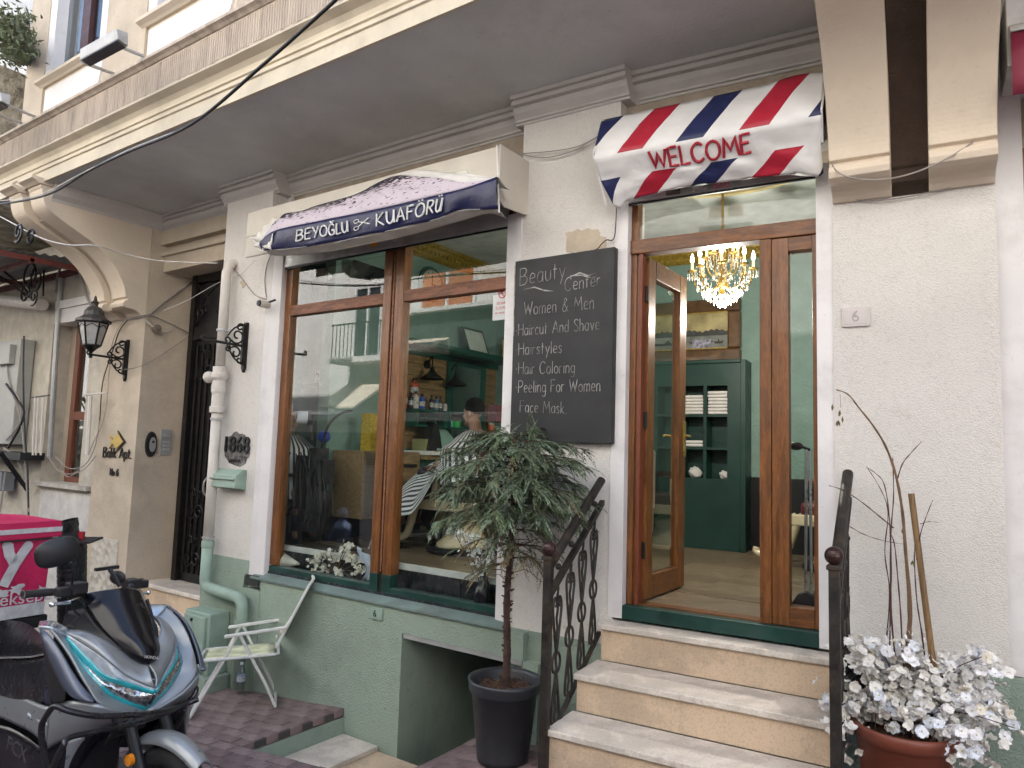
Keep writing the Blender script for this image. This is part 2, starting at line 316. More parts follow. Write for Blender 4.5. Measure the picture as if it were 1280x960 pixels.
paver_m = mat('purple_paver', (.21, .145, .14), .8, var=.3, vs=9, bump=.6, bs=50, bd=.006, dirt=.4, dcol=(.07, .06, .06), ds=5)
paver_m2 = mat('purple_paver_pale', (.27, .2, .19), .8, var=.3, vs=9, bump=.6, bs=50, bd=.006, dirt=.4, dcol=(.08, .07, .07), ds=5)
mortar = mat('mortar', (.07, .062, .06), .95, bump=.8, bs=80)
shop_gl = glass('window_glass', k=2.5)
clear_gl = glass('clear_glass', k=1.4)
# street brick ground far away from the laid bricks
def brick_mat():
    m = mat('street_bricks', (.15, .105, .11), .85, bump=0); t = m.node_tree; b = t.nodes['Principled BSDF']; N = t.nodes.new; L = t.links.new
    tc = N('ShaderNodeTexCoord'); br = N('ShaderNodeTexBrick'); br.inputs['Scale'].default_value = 1; br.inputs['Brick Width'].default_value = .2; br.inputs['Row Height'].default_value = .1
    br.inputs['Mortar Size'].default_value = .006; br.inputs['Color1'].default_value = (.16, .11, .115, 1); br.inputs['Color2'].default_value = (.12, .085, .09, 1); br.inputs['Mortar'].default_value = (.06, .055, .05, 1)
    L(tc.outputs['Object'], br.inputs['Vector']); L(br.outputs[0], b.inputs['Base Color'])
    bp = N('ShaderNodeBump'); bp.inputs['Strength'].default_value = .5; bp.inputs['Distance'].default_value = .01; bp.invert = True; L(br.outputs['Fac'], bp.inputs['Height']); L(bp.outputs[0], b.inputs['Normal'])
    return m
street_m = brick_mat()
# ================================================================ ground
PX0, PX1, PY0, PY1 = -5.75, -1.75, -1.75, 0.35          # area of single bricks
HX0, HX1, HY0, HY1 = -4.22, -2.93, -.92, .45            # stair pit in front of the basement opening
g = MB()
xs = [-60, -20, PX0, HX0, HX1, PX1, 8, 40]; ys = [-60, PY0, HY0, 4, 60]
def gpt(x, y, lo=0.): return (x, y, gz(x)-lo)
for i in range(len(xs)-1):
    for j in range(len(ys)-1):
        x0, x1, y0, y1 = xs[i], xs[i+1], ys[j], ys[j+1]
        inp = x0 >= PX0 and x1 <= PX1 and y0 >= PY0 and j in (1, 2)
        if x0 >= HX0 and x1 <= HX1 and j == 2: continue
        lo = .055 if inp else 0.0
        g.add([gpt(x0, y0, lo), gpt(x1, y0, lo), gpt(x1, y1, lo), gpt(x0, y1, lo)], [(0, 1, 2, 3)])
street = g.build('street', street_m); street['kind'] = 'structure'
# single bricks of the pavement
pav = MB(); pav.hexa([gpt(PX0, PY0, .3), gpt(PX1, PY0, .3), gpt(PX1, HY0, .3), gpt(PX0, HY0, .3)], [gpt(PX0, PY0, .012), gpt(PX1, PY0, .012), gpt(PX1, HY0, .012), gpt(PX0, HY0, .012)])
pav.hexa([gpt(PX0, HY0, .3), gpt(HX0-.02, HY0, .3), gpt(HX0-.02, .3, .3), gpt(PX0, .3, .3)], [gpt(PX0, HY0, .012), gpt(HX0-.02, HY0, .012), gpt(HX0-.02, .3, .012), gpt(PX0, .3, .012)])
pav.hexa([gpt(HX1+.02, HY0, .6), gpt(PX1, HY0, .3), gpt(PX1, .3, .3), gpt(HX1+.02, .3, .6)], [gpt(HX1+.02, HY0, .012), gpt(PX1, HY0, .012), gpt(PX1, .3, .012), gpt(HX1+.02, .3, .012)])
pavement = pav.build('pavement', mortar); pavement['kind'] = 'structure'
bm_ = MB(); bm_.box(-.097, .097, -.047, .047, -.05, 0)
bme, bo = bm_.mesh('brick', paver_m); bme2 = bme.copy(); bme2.materials[0] = paver_m2
sl = math.atan(.095); nb = 0
row = 0; y = PY0+.06
while y < -.02:
    x = PX0+(row % 2)*.1
    while x < PX1-.1:
        a_, b_ = x, x+.2
        if y > HY0-.05:
            if a_ < HX0 < b_: b_ = HX0
            elif a_ < HX1 < b_: a_ = HX1
            elif a_ >= HX0 and b_ <= HX1: x += .2; continue
        if b_-a_ < .03: x += .2; continue
        xo = x; x = (a_+b_)/2
        if nb < 298 and not (x > -2.2 and y > -1.0) and not (x < -4.4 and y < -1.45) and not (y < -1.55 and x < -3.2):
            o = bpy.data.objects.new('brick', bme if random.random() < .6 else bme2); COL.objects.link(o); WL[o.name] = Vector((x, y, gz(x)))
            o.location = (x+random.uniform(-.002, .002), y+random.uniform(-.002, .002), gz(x)-.052+random.uniform(-.004, .004)+.05-.048)
            o.rotation_euler = (random.uniform(-.012, .012), -sl+random.uniform(-.01, .01), random.uniform(-.012, .012)); o.scale = ((b_-a_-.005)/.195, 1, 1); par(o, pavement); nb += 1
        x = xo+.2
    y += .1; row += 1
# stair pit
pit = thing('basement_steps', 'sunken marble steps leading down from the brick pavement to the basement opening', 'steps', (-3.6, -.45, -1.1))
pm = MB(); zt = gz(HX0)-.005
for (x0, x1, y0, y1) in ((HX0-.06, HX0, HY0, -.05), (HX1, HX1+.06, HY0, -.05)): pm.hexa([(x0, y0, -1.6), (x1, y0, -1.6), (x1, y1, -1.6), (x0, y1, -1.6)], [(x0, y0, gz(x0)-.056), (x1, y0, gz(x1)-.056), (x1, y1, gz(x1)-.056), (x0, y1, gz(x0)-.056)])
pm.hexa([(HX0, HY0-.06, -1.6), (HX1, HY0-.06, -1.6), (HX1, HY0, -1.6), (HX0, HY0, -1.6)], [(HX0, HY0-.06, gz(HX0)-.056), (HX1, HY0-.06, gz(HX1)-.056), (HX1, HY0, gz(HX1)-.056), (HX0, HY0, gz(HX0)-.056)])
pm.build('pit_wall', green_st, pit)
for k, (x0, zz) in enumerate(((HX0, -.555), (HX0+.36, -.75), (HX0+.66, -.95), (HX0+.96, -1.12))):
    MB().box(x0+.001, HX1-.001 if k == 3 else x0+.37, HY0+.002, -.055, zz-.035, zz).build('tread', marble, pit, bevel=.005)
    MB().box(x0+.005, HX1-.003, HY0+.004, -.057, -1.6, zz-.036).build('riser', marble_r, pit)
# ================================================================ the building
B = thing('barbershop_building', 'cream plastered old building with a barber shop on its raised ground floor', 'building', (-3, .3, gz(-3)))
def bp(name, m, M=None): return MB(M)
def part(name, mb, m, **k): return mb.build(name, m, B, **k)
# pier left with the apartment name
part('pier', MB().box(-8.58, -7.69, .02, .56, 3.5, 4.07).box(-8.58, -7.69, .02, .56, -1.6, 3.5), beige_pl)
part('rough_render_patch', MB().box(-8.42, -7.87, .006, .02, -.6, .52), mat('rough_cast', (.56, .52, .44), .9, bump=1, bs=18, bd=.03, kind='rough', dirt=.3, ds=3))
part('alcove_wall', MB().box(-7.69, -6.2, .56, .8, 3.45, 4.07).box(-7.69, -7.5, .53, .7, -1.6, 3.44), beige_pl)
mb = MB().box(-7.688, -6.2, .17, .56, 3.45, 3.62).box(-7.688, -6.2, .13, .56, 3.62, 3.66).box(-7.688, -6.2, .2, .56, 3.66, 3.74).box(-7.688, -6.2, .12, .56, 3.74, 3.9)
part('alcove_lintel', mb, beige_pl)
part('pilaster', MB().box(-6.2, -5.5, -.05, .3, .58, 3.9).box(-6.2, -6.162, .3, .8, .58, 3.9).box(-5.5, -5.42, .1, .3, 3.3, 3.9), white_pl)
part('plinth', MB().box(-6.2, -5.56, -.056, .3, -1.6, .58).box(-6.2, -6.162, .3, .8, -1.6, .58).box(-5.56, -5.33, -.056, .3, -1.6, .345).box(-5.56, -5.5, -.058, .1, .45, .58), green_st)
part('window_jamb', MB().prism([(-5.5, -.052), (-5.455, -.03), (-5.337, -.022), (-5.337, .112), (-5.5, .112)], 'z', .36, 3.3), white_smooth)
part('window_jamb', MB().prism([(-2.885, .0), (-2.80, -.012), (-2.76, -.012), (-2.76, .3), (-2.885, .3)], 'z', .42, 3.25), white_smooth)
# green wall below the shop window with the basement opening
mb = MB().box(-5.33, -3.67, -.05, .25, -1.6, .44).box(-3.67, -2.62, -.05, .25, .27, .44)
part('spandrel_wall', mb, green_st)
part('basement_reveal', MB().box(-3.78, -3.67, .25, 1.6, -1.6, .27).box(-2.62, -2.5, -.05, 1.6, -1.6, .27).box(-3.67, -2.62, .25, 1.6, .272, .35), green_st)
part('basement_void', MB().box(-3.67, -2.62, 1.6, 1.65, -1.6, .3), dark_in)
part('basement_lintel', MB().prism([(-.045, .27), (-.045, .235), (.9, .02), (.9, .27)], 'x', -3.66, -2.63), mat('grey_concrete', (.3, .31, .3), .9, bump=.4, bs=30, dirt=.3))
part('window_sill', MB().prism([(-.075, .44), (-.075, .455), (.03, .49), (.1, .49), (.1, .44)], 'x', -5.45, -2.765), mat('painted_sill', (.16, .22, .2), .6, dirt=.5, bump=.3))
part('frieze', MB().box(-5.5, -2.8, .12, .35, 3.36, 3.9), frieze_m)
# pilaster between window and door
part('pilaster', MB(MP).box(.03, .765, 0, .35, .45, 3.9), white_pl)
part('plinth', MB(MP).box(.025, .77, -.006, .35, -1.2, .45), green_st)
part('door_jamb', MB(MBB).box(-.07, .02, -.004, .3, .62, 3.25), white_smooth)
part('door_jamb', MB(MBB).box(1.12, 1.212, -.004, .3, .62, 3.25), white_smooth)
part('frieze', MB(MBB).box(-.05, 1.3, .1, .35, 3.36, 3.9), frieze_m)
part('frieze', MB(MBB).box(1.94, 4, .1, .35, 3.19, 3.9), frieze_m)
part('wall', MB(MBB).box(1.205, 1.95, -.015, .35, .62, 4.0), white_pl)
part('wall', MB(MBB).box(1.95, 2.07, .03, .35, .62, 3.9).box(2.07, 4, .03, .35, .62, 1.7).box(2.9, 4, .03, .35, 1.7, 3.3), white_smooth)
part('plinth', MB(MBB).box(1.21, 1.948, -.02, .35, -1, .62).box(1.948, 4, .028, .35, -1, .615), green_st)
part('plinth', MB(MBB).box(-.05, 1.21, .05, .35, -1, .6), green_st)
part('neighbour_window_pane', MB(MBB).box(2.07, 2.9, .1, .108, 1.7, 3.19), shop_gl)
part('neighbour_window_frame', MB(MBB).box(2.07, 2.11, .06, .12, 1.7, 3.19).box(2.07, 2.9, .062, .118, 2.75, 2.83), wood)
# patches where the paint has come off
def patch_(fr, pts, y, m, nm='bare_patch'):
    P = []; r9 = random.Random(len(pts)+int(pts[0][0])); q = [at(fr, u, v, y) for u, v in pts]
    for i in range(len(q)):
        a_, b_ = q[i], q[(i+1) % len(q)]
        for k in range(4): p = a_.lerp(b_, k/4); P.append((p.x+r9.uniform(-.008, .008), p.z+r9.uniform(-.008, .008)))
    part(nm, MB(FM[fr]).prism(P, 'y', y, y+.004), m)
bare = mat('bare_beige_plaster', (.52, .435, .33), .95, var=.12, vs=8, bump=.8, bs=60, bd=.006)
patch_('P', [(707, 292), (722, 287), (747, 286), (750, 294), (758, 297), (756, 311), (740, 313), (722, 316), (708, 314)], -.0035, bare)
patch_('P', [(769, 300), (773, 301), (773, 330), (769, 328)], -.0035, bare); patch_('A', [(300, 352), (305, 350), (309, 356), (303, 360)], -.0535, bare)
# cornice with breaks round the pilasters
def corn(fr, x0, x1, y0, name='cornice'):
    pr = [(.35, 4.068), (y0-.095, 4.068), (y0-.095, 4.04), (y0-.072, 4.036), (y0-.072, 4.026), (y0-.082, 4.022), (y0-.082, 4.0), (y0-.05, 3.994), (y0-.058, 3.985), (y0-.05, 3.95), (y0-.018, 3.915), (y0-.018, 3.9), (y0-.005, 3.897), (y0-.005, 3.88), (.35, 3.88)]
    part(name, MB(FM[fr]).prism(pr, 'x', x0, x1), cornice_m)
corn('A', -7.688, -6.26, .16); corn('A', -6.27, -5.43, -.03); corn('A', -5.43, -2.83, .118); corn('P', -.03, .83, -.004); corn('B', .02, 1.2, .098); corn('B', 1.95, 4, .098)
part('cornice', MB().prism([(-7.603, 4.066), (-7.603, 4.045), (-7.62, 4.03), (-7.64, 3.97), (-7.68, 3.93), (-7.69, 3.9), (-7.69, 4.066)], 'y', -1.0, .2), cornice_m)
# balcony slab, fascia and upper storeys
part('balcony_soffit', MB().box(-8.9, 4.5, -1.06, .4, 4.07, 4.3), soffit_m)
fp = [(-1.061, 4.066), (-1.085, 4.066), (-1.085, 4.175), (-1.1, 4.18), (-1.1, 4.2), (-1.085, 4.205), (-1.085, 4.225), (-1.1, 4.23), (-1.1, 4.245), (-1.088, 4.25), (-1.095, 4.285), (-1.12, 4.315), (-1.165, 4.33), (-1.18, 4.336), (-1.18, 4.346), (-1.15, 4.348), (-1.15, 4.352), (-1.061, 4.352)]
part('fascia_moulding', MB().prism(fp, 'x', -8.95, 4.5), fascia_m)
rb = MB().prism([(-.9, 4.352), (-1.17, 4.352), (-1.17, 4.605), (-.9, 4.605)], 'x', -8.94, 4.5)
part('ribbed_band', rb, ribbed)
part('fascia_lip', MB().prism([(-.9, 4.605), (-1.18, 4.605), (-1.2, 4.62), (-1.225, 4.63), (-1.225, 4.655), (-1.2, 4.672), (-1.12, 4.685), (-.9, 4.685)], 'x', -8.95, 4.5), ribbed)
# the run of small flutes along the band (too many to pick apart)
fl = MB(); x = -8.9
while x < -2.5: fl.box(x, x+.012, -1.1745, -1.17, 4.37, 4.59); x += .0275
o = part('fluting', fl, ribbed); o['kind'] = 'stuff'
win = [(-7.86, -6.62), (-5.92, -4.62), (-3.95, -2.65), (-1.95, -.65), (.05, 1.35)]
ux = [-8.3]+[v for w_ in win for v in w_]+[4.5]
for i in range(0, len(ux), 2): part('upper_wall', MB().box(ux[i], ux[i+1], -1.1, -.85, 4.685, 7.0), beige_pl)
part('upper_wall', MB().box(-8.3, 4.5, -1.1, -.85, 7.0, 10.2).box(-8.3, 4.5, -.85, 2, 9.9, 10.2), beige_pl)  # storeys above the view, raised this high to shade the street
part('unseen_side_wall', MB().box(-8.3, -8.1, -.85, 6.8, 4.31, 9.9), beige_pl)
part('unseen_upper_floor', MB().box(-8.1, 4.4, .41, 6.8, 4.08, 4.3), beige_pl)  # unseen slab, rear and side walls added to keep sunlight out
part('unseen_rear_wall', MB().box(-14, 4.4, 6.8, 7, -2, 10.1), beige_pl)
part('unseen_side_wall', MB().box(4.4, 4.6, -.84, 7, -2, 10.1), beige_pl)
part('unseen_side_wall', MB().box(-14.2, -14, .3, 7, -2, 4.1).box(-14, -8.1, .31, 6.8, 4.08, 4.2), beige_pl)
part('roof', MB().box(-9, 5, -.9, 7, 10.2, 10.35), beige_pl)
glb = glass('upper_glass', (.7, .74, .76), 1.6)
for k, (a, b) in enumerate(win):
    part('parapet_panel', MB().box(a+.0, b, -1.075, -.85, 4.69, 5.06), cream)
    part('parapet_panel_moulding', MB().prism([(a+.04, 4.74), (b-.16, 4.74), (b-.1, 4.8), (b-.06, 4.9), (b-.04, 5.02), (a+.04, 5.02)], 'y', -1.092, -1.076), white_smooth)
    part('window_sill', MB().prism([(-.9, 5.06), (-1.1, 5.06), (-1.12, 5.075), (-1.16, 5.09), (-1.16, 5.12), (-.9, 5.13)], 'x', a-.06, b+.06), cream)
    f = MB()
    for q, (x0, x1) in enumerate(((a, a+.14), (b-.14, b))): f.box(x0, x1, -1.09, -.95, 5.13, 7.0)
    f.box(a+.14, b-.14, -1.088, -.95, 6.86, 7.0).box(a+.14, b-.14, -1.03, -.97, 5.131, 5.19)
    part('window_surround', f, white_smooth)
    part('window_mullion', MB().box((a+b)/2-.08, (a+b)/2+.08, -1.02, -.96, 5.19, 6.86), mat('dark_maroon_wood', (.06, .02, .02), .5))
    part('window_pane', MB().box(a+.14, b-.14, -.985, -.975, 5.19, 6.86), glb)
    part('curtain', MB().grid(lambda s, t: (a+.14+s*(b-a-.28), -.9+.02*math.sin(s*40), 5.15+1.7*t), 60, 2), mat('pale_curtain', (.6, .62, .66), .9))
# corbels under the balcony
SP = [(.15, 4.055), (-1.1, 4.055), (-1.1, 4.02), (-1.085, 4.0)]
cv = [(-1.085, 3.985), (-1.05, 3.86), (-.98, 3.79), (-.86, 3.725), (-.71, 3.655), (-.58, 3.59), (-.47, 3.515), (-.36, 3.41), (-.27, 3.28), (-.225, 3.18), (-.21, 3.1)]
SP += [(p.x, p.y) for p in [Vector((q.x, q.y)) for q in crom([(a_, b_, 0) for a_, b_ in cv], 4)]]
roll = [(-.185, 3.09), (-.185, 3.075), (-.215, 3.06), (-.235, 3.03), (-.225, 3.0), (-.19, 2.985), (-.14, 2.985), (-.09, 2.975), (-.055, 2.955), (-.03, 2.93), (.15, 2.93)]
SP += roll
def corbel(fr, xa, dz=0., y0=0., yb=.019, rec=.07, cm_=None):
    c = lambda dy, e: [(min(p[0]+dy+y0, yb) if p[0] < .1 else yb, p[1]+(dz if p[1] < 3.95 else 0)) for p in SP]
    t = [(xa, xa+.285), (xa+.455, xa+.74)]
    for x0, x1 in t: part('corbel_scroll', MB(FM[fr]).prism(c(0, 0), 'x', x0, x1), cream, bevel=.004)
    inner = [(min(yb, p[0]+rec+y0) if -1 < p[0] < .1 else (p[0]+y0+max(.1, rec) if p[0] < 0 else yb), p[1]+(dz if p[1] < 3.95 else 0)) for p in SP]
    part('corbel_core', MB(FM[fr]).prism(inner, 'x', xa+.285, xa+.455), cm_ or beige_pl)
corbel('A', -8.43); corbel('B', 1.21, .07, -.01, -.016, .2, mat('dark_brown_core', (.075, .05, .036), .9, bump=.8, bs=60, bd=.01, var=.15))  # right core coloured far darker than the left one
for xa, fr in ((-8.43, 'A'), (1.21, 'B')):
    for x0, x1 in ((xa-.02, xa+.3), (xa+.44, xa+.76)): part('corbel_cap', MB(FM[fr]).prism([(-.9, 4.04), (-1.12, 4.04), (-1.15, 4.06), (-1.19, 4.075), (-1.19, 4.1), (-.9, 4.1)], 'x', x0, x1), cream)
# neighbour's bay left of the pier
part('wall', MB().box(-8.97, -8.58, .06, .3, -1.6, 4.07).box(-9.98, -8.97, .06, .3, -1.6, 1.02).box(-12, -9.98, .06, .3, -1.6, 4.07).box(-9.98, -8.97, .06, .3, 3.32, 4.07), mat('stained_plaster', (.52, .48, .4), .9, bump=.6, bs=50, dirt=.6, dcol=(.2, .17, .13), ds=1.8, kind='plaster'))
part('lower_wall_panel', MB().box(-9.9, -8.6, .045, .06, -1.2, .95), mat('grey_white_plaster', (.6, .58, .55), .9, bump=.4, bs=50, dirt=.3, ds=2, kind='plaster'))
part('window_sill', MB().box(-10.02, -8.62, -.02, .3, 1.0, 1.05), mat('stone_sill', (.5, .47, .42), .8, dirt=.5))
part('window_reveal', MB().box(-9.98, -9.76, .28, .42, 1.05, 3.32), beige_pl)
part('shutter_box', MB().box(-9.95, -8.76, .05, .3, 3.02, 3.2).box(-9.9, -8.76, .02, .06, 3.2, 3.3), white_smooth)
wf = MB().box(-9.76, -9.65, .24, .3, 1.05, 3.05).box(-9.12, -8.975, .24, .3, 1.05, 3.05).box(-9.65, -9.12, .24, .3, 1.05, 1.12).box(-9.65, -9.12, .24, .3, 1.82, 1.92).box(-9.65, -9.12, .24, .3, 2.98, 3.05)
part('window_frame', wf, mat('red_brown_wood', (.2, .06, .03), .5, kind='wood', stretch=(6, 6, .6)))
part('window_pane', MB().box(-9.65, -9.12, .265, .272, 1.12, 2.98), clear_gl)
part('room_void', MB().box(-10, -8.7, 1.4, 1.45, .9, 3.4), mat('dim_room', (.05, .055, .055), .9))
# shell of the shop room (walls, floor, ceiling)
XL, YB, ZC, ZF = -5.42, 3.6, 3.9, .71; YW = 3.2
teal = mat('teal_textured_wall', (.2, .315, .275), .6, var=.08, vs=5, bump=.9, bs=28, bd=.012)
tealsm = mat('teal_wall', (.17, .3, .26), .7, var=.06, vs=3, bump=.3, bs=28)
part('room_wall', MB().box(XL-.15, XL, .66, YB+1.2, .3, 4.0), teal)
part('added_niche_wall', MB().box(-6.16, -6.13, .301, 1.2, .3, 4.0).box(-6.13, XL-.15, 1.15, 1.2, .3, 4.0).box(-6.13, -5.5, .301, .31, .3, 4.0), teal)  # niche added to hold the figure that replaces a mirror image
part('niche_shelf', MB().box(-6.13, -5.6, .9, 1.14, 2.2, 2.24), mat('bottle_green_paint', (.012, .085, .062), .4, var=.15, vs=5))
part('room_wall', MB(MBB).box(-2.3, 2.6, YW, YW+.15, .3, 4.05), teal)
part('room_wall', MB(MBB).box(-4.2, -2.3, YB, YB+.15, .3, 4.05).box(-2.3, -2.2, YW+.15, YB, .3, 4.05), teal)
part('room_wall', MB(MBB).box(2.4, 2.55, .3, YW, .3, 4.0), teal)
part('room_wall', MB().box(-5.42, -2.8, .2, .34, 3.36, 3.95), tealsm)
part('room_ceiling', MB().box(-6.15, -2.2, .13, YB+1.6, 3.9, 4.02).box(-2.2, 3.2, .5, YB+1.6, 3.8, 4.02), mat('grey_ceiling', (.6, .62, .6), .9))
fl_m = mat('vinyl_plank_floor', (.2, .155, .1), .35, var=.25, vs=2.5, kind='wood', stretch=(2, .8, 1), bump=.05)
# planks of the shop floor
flr = MB(MA).box(-6.1, -2.1, .2, YB+1.3, .66, .704).box(-2.1, 3.0, .6, YB+1.3, .66, .704); floor = part('shop_floor', flr, mat('floor_gap', (.06, .045, .03), .8))
pk = 0; yy = .275
pm1 = mat('plank_oak', (.23, .175, .115), .34, var=.22, vs=3, kind='wood', stretch=(1.2, 7, 1), bump=.06); pm2 = mat('plank_oak_dark', (.19, .14, .09), .34, var=.22, vs=3, kind='wood', stretch=(1.2, 7, 1), bump=.06)
mep, _o = MB().box(-.598, .598, -.0735, .0735, -.005, 0).mesh('plank', pm1); mep2 = mep.copy(); mep2.materials[0] = pm2
part('floor_threshold_strip', MB(MBB).box(0, 1.15, .16, .75, .66, .7065), mat('plank_oak', (.23, .175, .115), .34, var=.22, vs=3, kind='wood', stretch=(1.2, 7, 1), bump=.06))
while yy < 3.5:
    xx = XL+.6+random.uniform(-.5, .1)
    while xx < .9:
        if xx-.6 > XL-.02 and (xx+.6 < -2 or yy > .66):
            o = bpy.data.objects.new('plank', mep if random.random() < .55 else mep2); COL.objects.link(o); WL[o.name] = Vector(); o.location = (xx, yy, .7045); par2 = o; o.parent = floor; o.matrix_parent_inverse = Matrix.Translation(-WL[floor.name]-(Vector())); pk += 1
        xx += 1.2
    yy += .149
part('floor_nosing', MB().box(XL, -2.8, .165, .199, .668, .712), mat('white_nosing', (.7, .69, .66), .5))
part('window_ledge', MB().box(XL, -2.8, .02, .4, .42, .505), mat('dark_tile', (.03, .032, .034), .25, var=.2))
for k in range(5): part('tile', MB().box(-5.4+k*.52, -5.4+k*.52+.514, .172, .19, .507, .666), mat('dark_tile', (.03, .032, .034), .25))
part('wainscot', MB(MBB).box(-.05, 2.4, YW-.03, YW, .7, 1.42), mat('black_tile', (.01, .011, .012), .35))
part('wainscot', MB().box(XL, XL+.025, .67, 3.4, .7, .98), mat('slate_tile', (.03, .035, .045), .4))
# gilded crown mouldings inside
gold = mat('gilded_plaster', (.36, .25, .04), .4, metal=.25, var=.25, vs=30, bump=.8, bs=25, bd=.01)
cp_ = [(0, 3.9), (.13, 3.9), (.13, 3.87), (.1, 3.85), (.09, 3.82), (.05, 3.79), (.045, 3.76), (.02, 3.74), (0, 3.73)]
part('gilded_crown', MB().prism([(XL+p[0], p[1]) for p in cp_], 'y', .66, YB), gold)
part('gilded_crown', MB(MBB).prism([(YW-p[0], p[1]-.1) for p in cp_], 'x', -2.2, 2.4), gold)
bd = MB(); k = 0
for i in range(41): bd.ball((XL+.085, .7+i*.07, 3.80), .016, 6, 4)
o = part('crown_beads', bd, gold); o['kind'] = 'stuff'
bd = MB(MBB)
for i in range(50): bd.ball((-2.1+i*.07, YW-.085, 3.70), .016, 6, 4)
for i in range(60): bd.ball((-2.1+i*.06, YW-.03, 3.65+.01*(i % 2)), .014, 6, 4)
o = part('crown_beads', bd, gold); o['kind'] = 'stuff'
# painted oval medallion on the room ceiling, seen through the transom
md = MB(MBB)
c0 = atz('B', 905, 212, 3.795); md.lathe([(.0, 0), (.62, 0), (.62, .004)], (c0.x, c0.y, 3.792), 40, sx=1.1, sy=.8)
part('ceiling_medallion', md, mat('medallion_fresco', (.34, .27, .17), .8, var=.5, vs=4, dirt=.8, dcol=(.16, .24, .34), ds=3))
md = MB(MBB); md.tube([(c0.x+.7*math.cos(2*PI*k/48), c0.y+.51*math.sin(2*PI*k/48), 3.788) for k in range(48)], .022, 6, True)
part('medallion_ring', md, mat('pale_gold', (.5, .4, .2), .5))
# ================================================================ opposite side of the street (seen mirrored in the glass)
O = thing('opposite_building', 'pale sunlit building across the street that shows mirrored in the shop window', 'building', (-8, -7.3, -1.2))
opw = mat('opposite_plaster', (.76, .75, .72), .9, var=.06, vs=1.5, bump=.3, bs=40, dirt=.2, dcol=(.4, .36, .3), ds=.8)
oyel = mat('opposite_ochre', (.5, .42, .3), .9)
MB().box(-26, 12, -7.4, -7, -4, 9).build('wall', opw, O)
MB().box(-26, 12, -9.4, -7.4, -4, 9).build('rear_mass', oyel, O)
MB().prism([(-7, 2.15), (-6.85, 2.15), (-6.82, 2.3), (-7, 2.38)], 'x', -26, 12).build('string_course', opw, O)
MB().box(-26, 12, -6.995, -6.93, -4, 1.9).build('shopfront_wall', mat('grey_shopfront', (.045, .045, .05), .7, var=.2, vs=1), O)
MB().box(-10.5, -6.2, -6.99, -6.9, 1.9, 4.38).build('dark_shopfront', mat('dark_green_grey', (.05, .075, .065), .8, var=.2, vs=1), O)  # dark grey-green wall set before the pale facade
MB().box(-10.6, -6.1, -6.9, -6.7, 4.38, 4.46).build('cornice', opw, O)
def owin(x0, x1, z0, z1, cm):
    f = MB().box(x0, x0+.07, -7.0, -6.94, z0, z1).box(x1-.07, x1, -7.0, -6.94, z0, z1).box(x0+.07, x1-.07, -7.0, -6.94, z1-.07, z1).box(x0+.07, x1-.07, -7.0, -6.94, z0, z0+.07).box((x0+x1)/2-.03, (x0+x1)/2+.03, -7.0, -6.94, z0+.07, z1-.07)
    fr = f.build('window', mat('white_window_frame', (.75, .75, .74), .5), O)
    MB().box(x0+.07, x1-.07, -6.998, -6.98, z0+.07, z1-.07).build('pane', cm, fr)
    MB().box(x0-.08, x1+.08, -7.0, -6.86, z0-.07, z0).build('sill', opw, fr)
dkp = mat('dark_window_glass', (.03, .045, .05), .08); orp = mat('orange_curtain', (.5, .16, .06), .8); bwp = mat('brown_curtain', (.3, .17, .1), .8)
a = opp('A', 482, 402); b = opp('A', 455, 455)
owin(a.x-1.0, a.x-.1, 3.5, 5.2, dkp)
p0, p1 = opp('A', 525, 375), opp('A', 595, 372); owin(p1.x, p0.x, 4.45, 5.6, orp) if p1.x < p0.x else owin(p0.x, p1.x, 4.45, 5.6, orp)
p0, p1 = opp('B', 880, 240), opp('B', 934, 274); x0, x1 = sorted((p0.x, p1.x)); z0, z1 = sorted((p0.z, p1.z)); owin(x0, x1, z0, z1+.6, bwp)
for x in (-22, -19.5, -17, -2.5, 0.5, 3.5, 6.5): owin(x, x+.9, 3.5, 5.2, dkp)
for x in (-21, -16, -6, -1, 4): owin(x, x+1.4, -.6, 1.5, dkp)
# small balcony
bx0, bx1 = opp('A', 443, 440).x, opp('A', 484, 440).x; bx0, bx1 = min(bx0, bx1)-.1, max(bx0, bx1)
sl_ = MB().box(bx0, bx1+.5, -7, -6.35, 3.38, 3.5).build('balcony', opw, O)
rl = MB()
for k in range(14): x = bx0+.03+k*(bx1+.44-bx0)/13; rl.box(x, x+.014, -6.38, -6.365, 3.5, 4.2)
rl.box(bx0, bx1+.5, -6.39, -6.355, 4.2, 4.23)
rl.build('balcony_rail', iron, sl_)
# sloping awning and a cable
p0 = opp('A', 510, 440); aw = MB().prism([(-6.9, 3.85), (-6.2, 3.5), (-6.2, 3.46), (-6.9, 3.5)], 'x', -10.5, -9.3)
aw.build('canopy', mat('cream_canopy', (.7, .62, .5), .8), O)
MB().prism([(-7, 3.1), (-5.9, 2.4), (-5.9, 2.36), (-7, 3.0)], 'x', -12.1, -10.9).build('canopy', mat('cream_canopy', (.7, .62, .5), .8), O)
# tall neighbours that close the street at both ends
n1 = thing('street_end_building', 'beige building closing the lower end of the street', 'building', (-22, -3, -2)); MB().box(-24, -18, -1.2, 8, -3, 9).build('wall', beige_pl, n1)
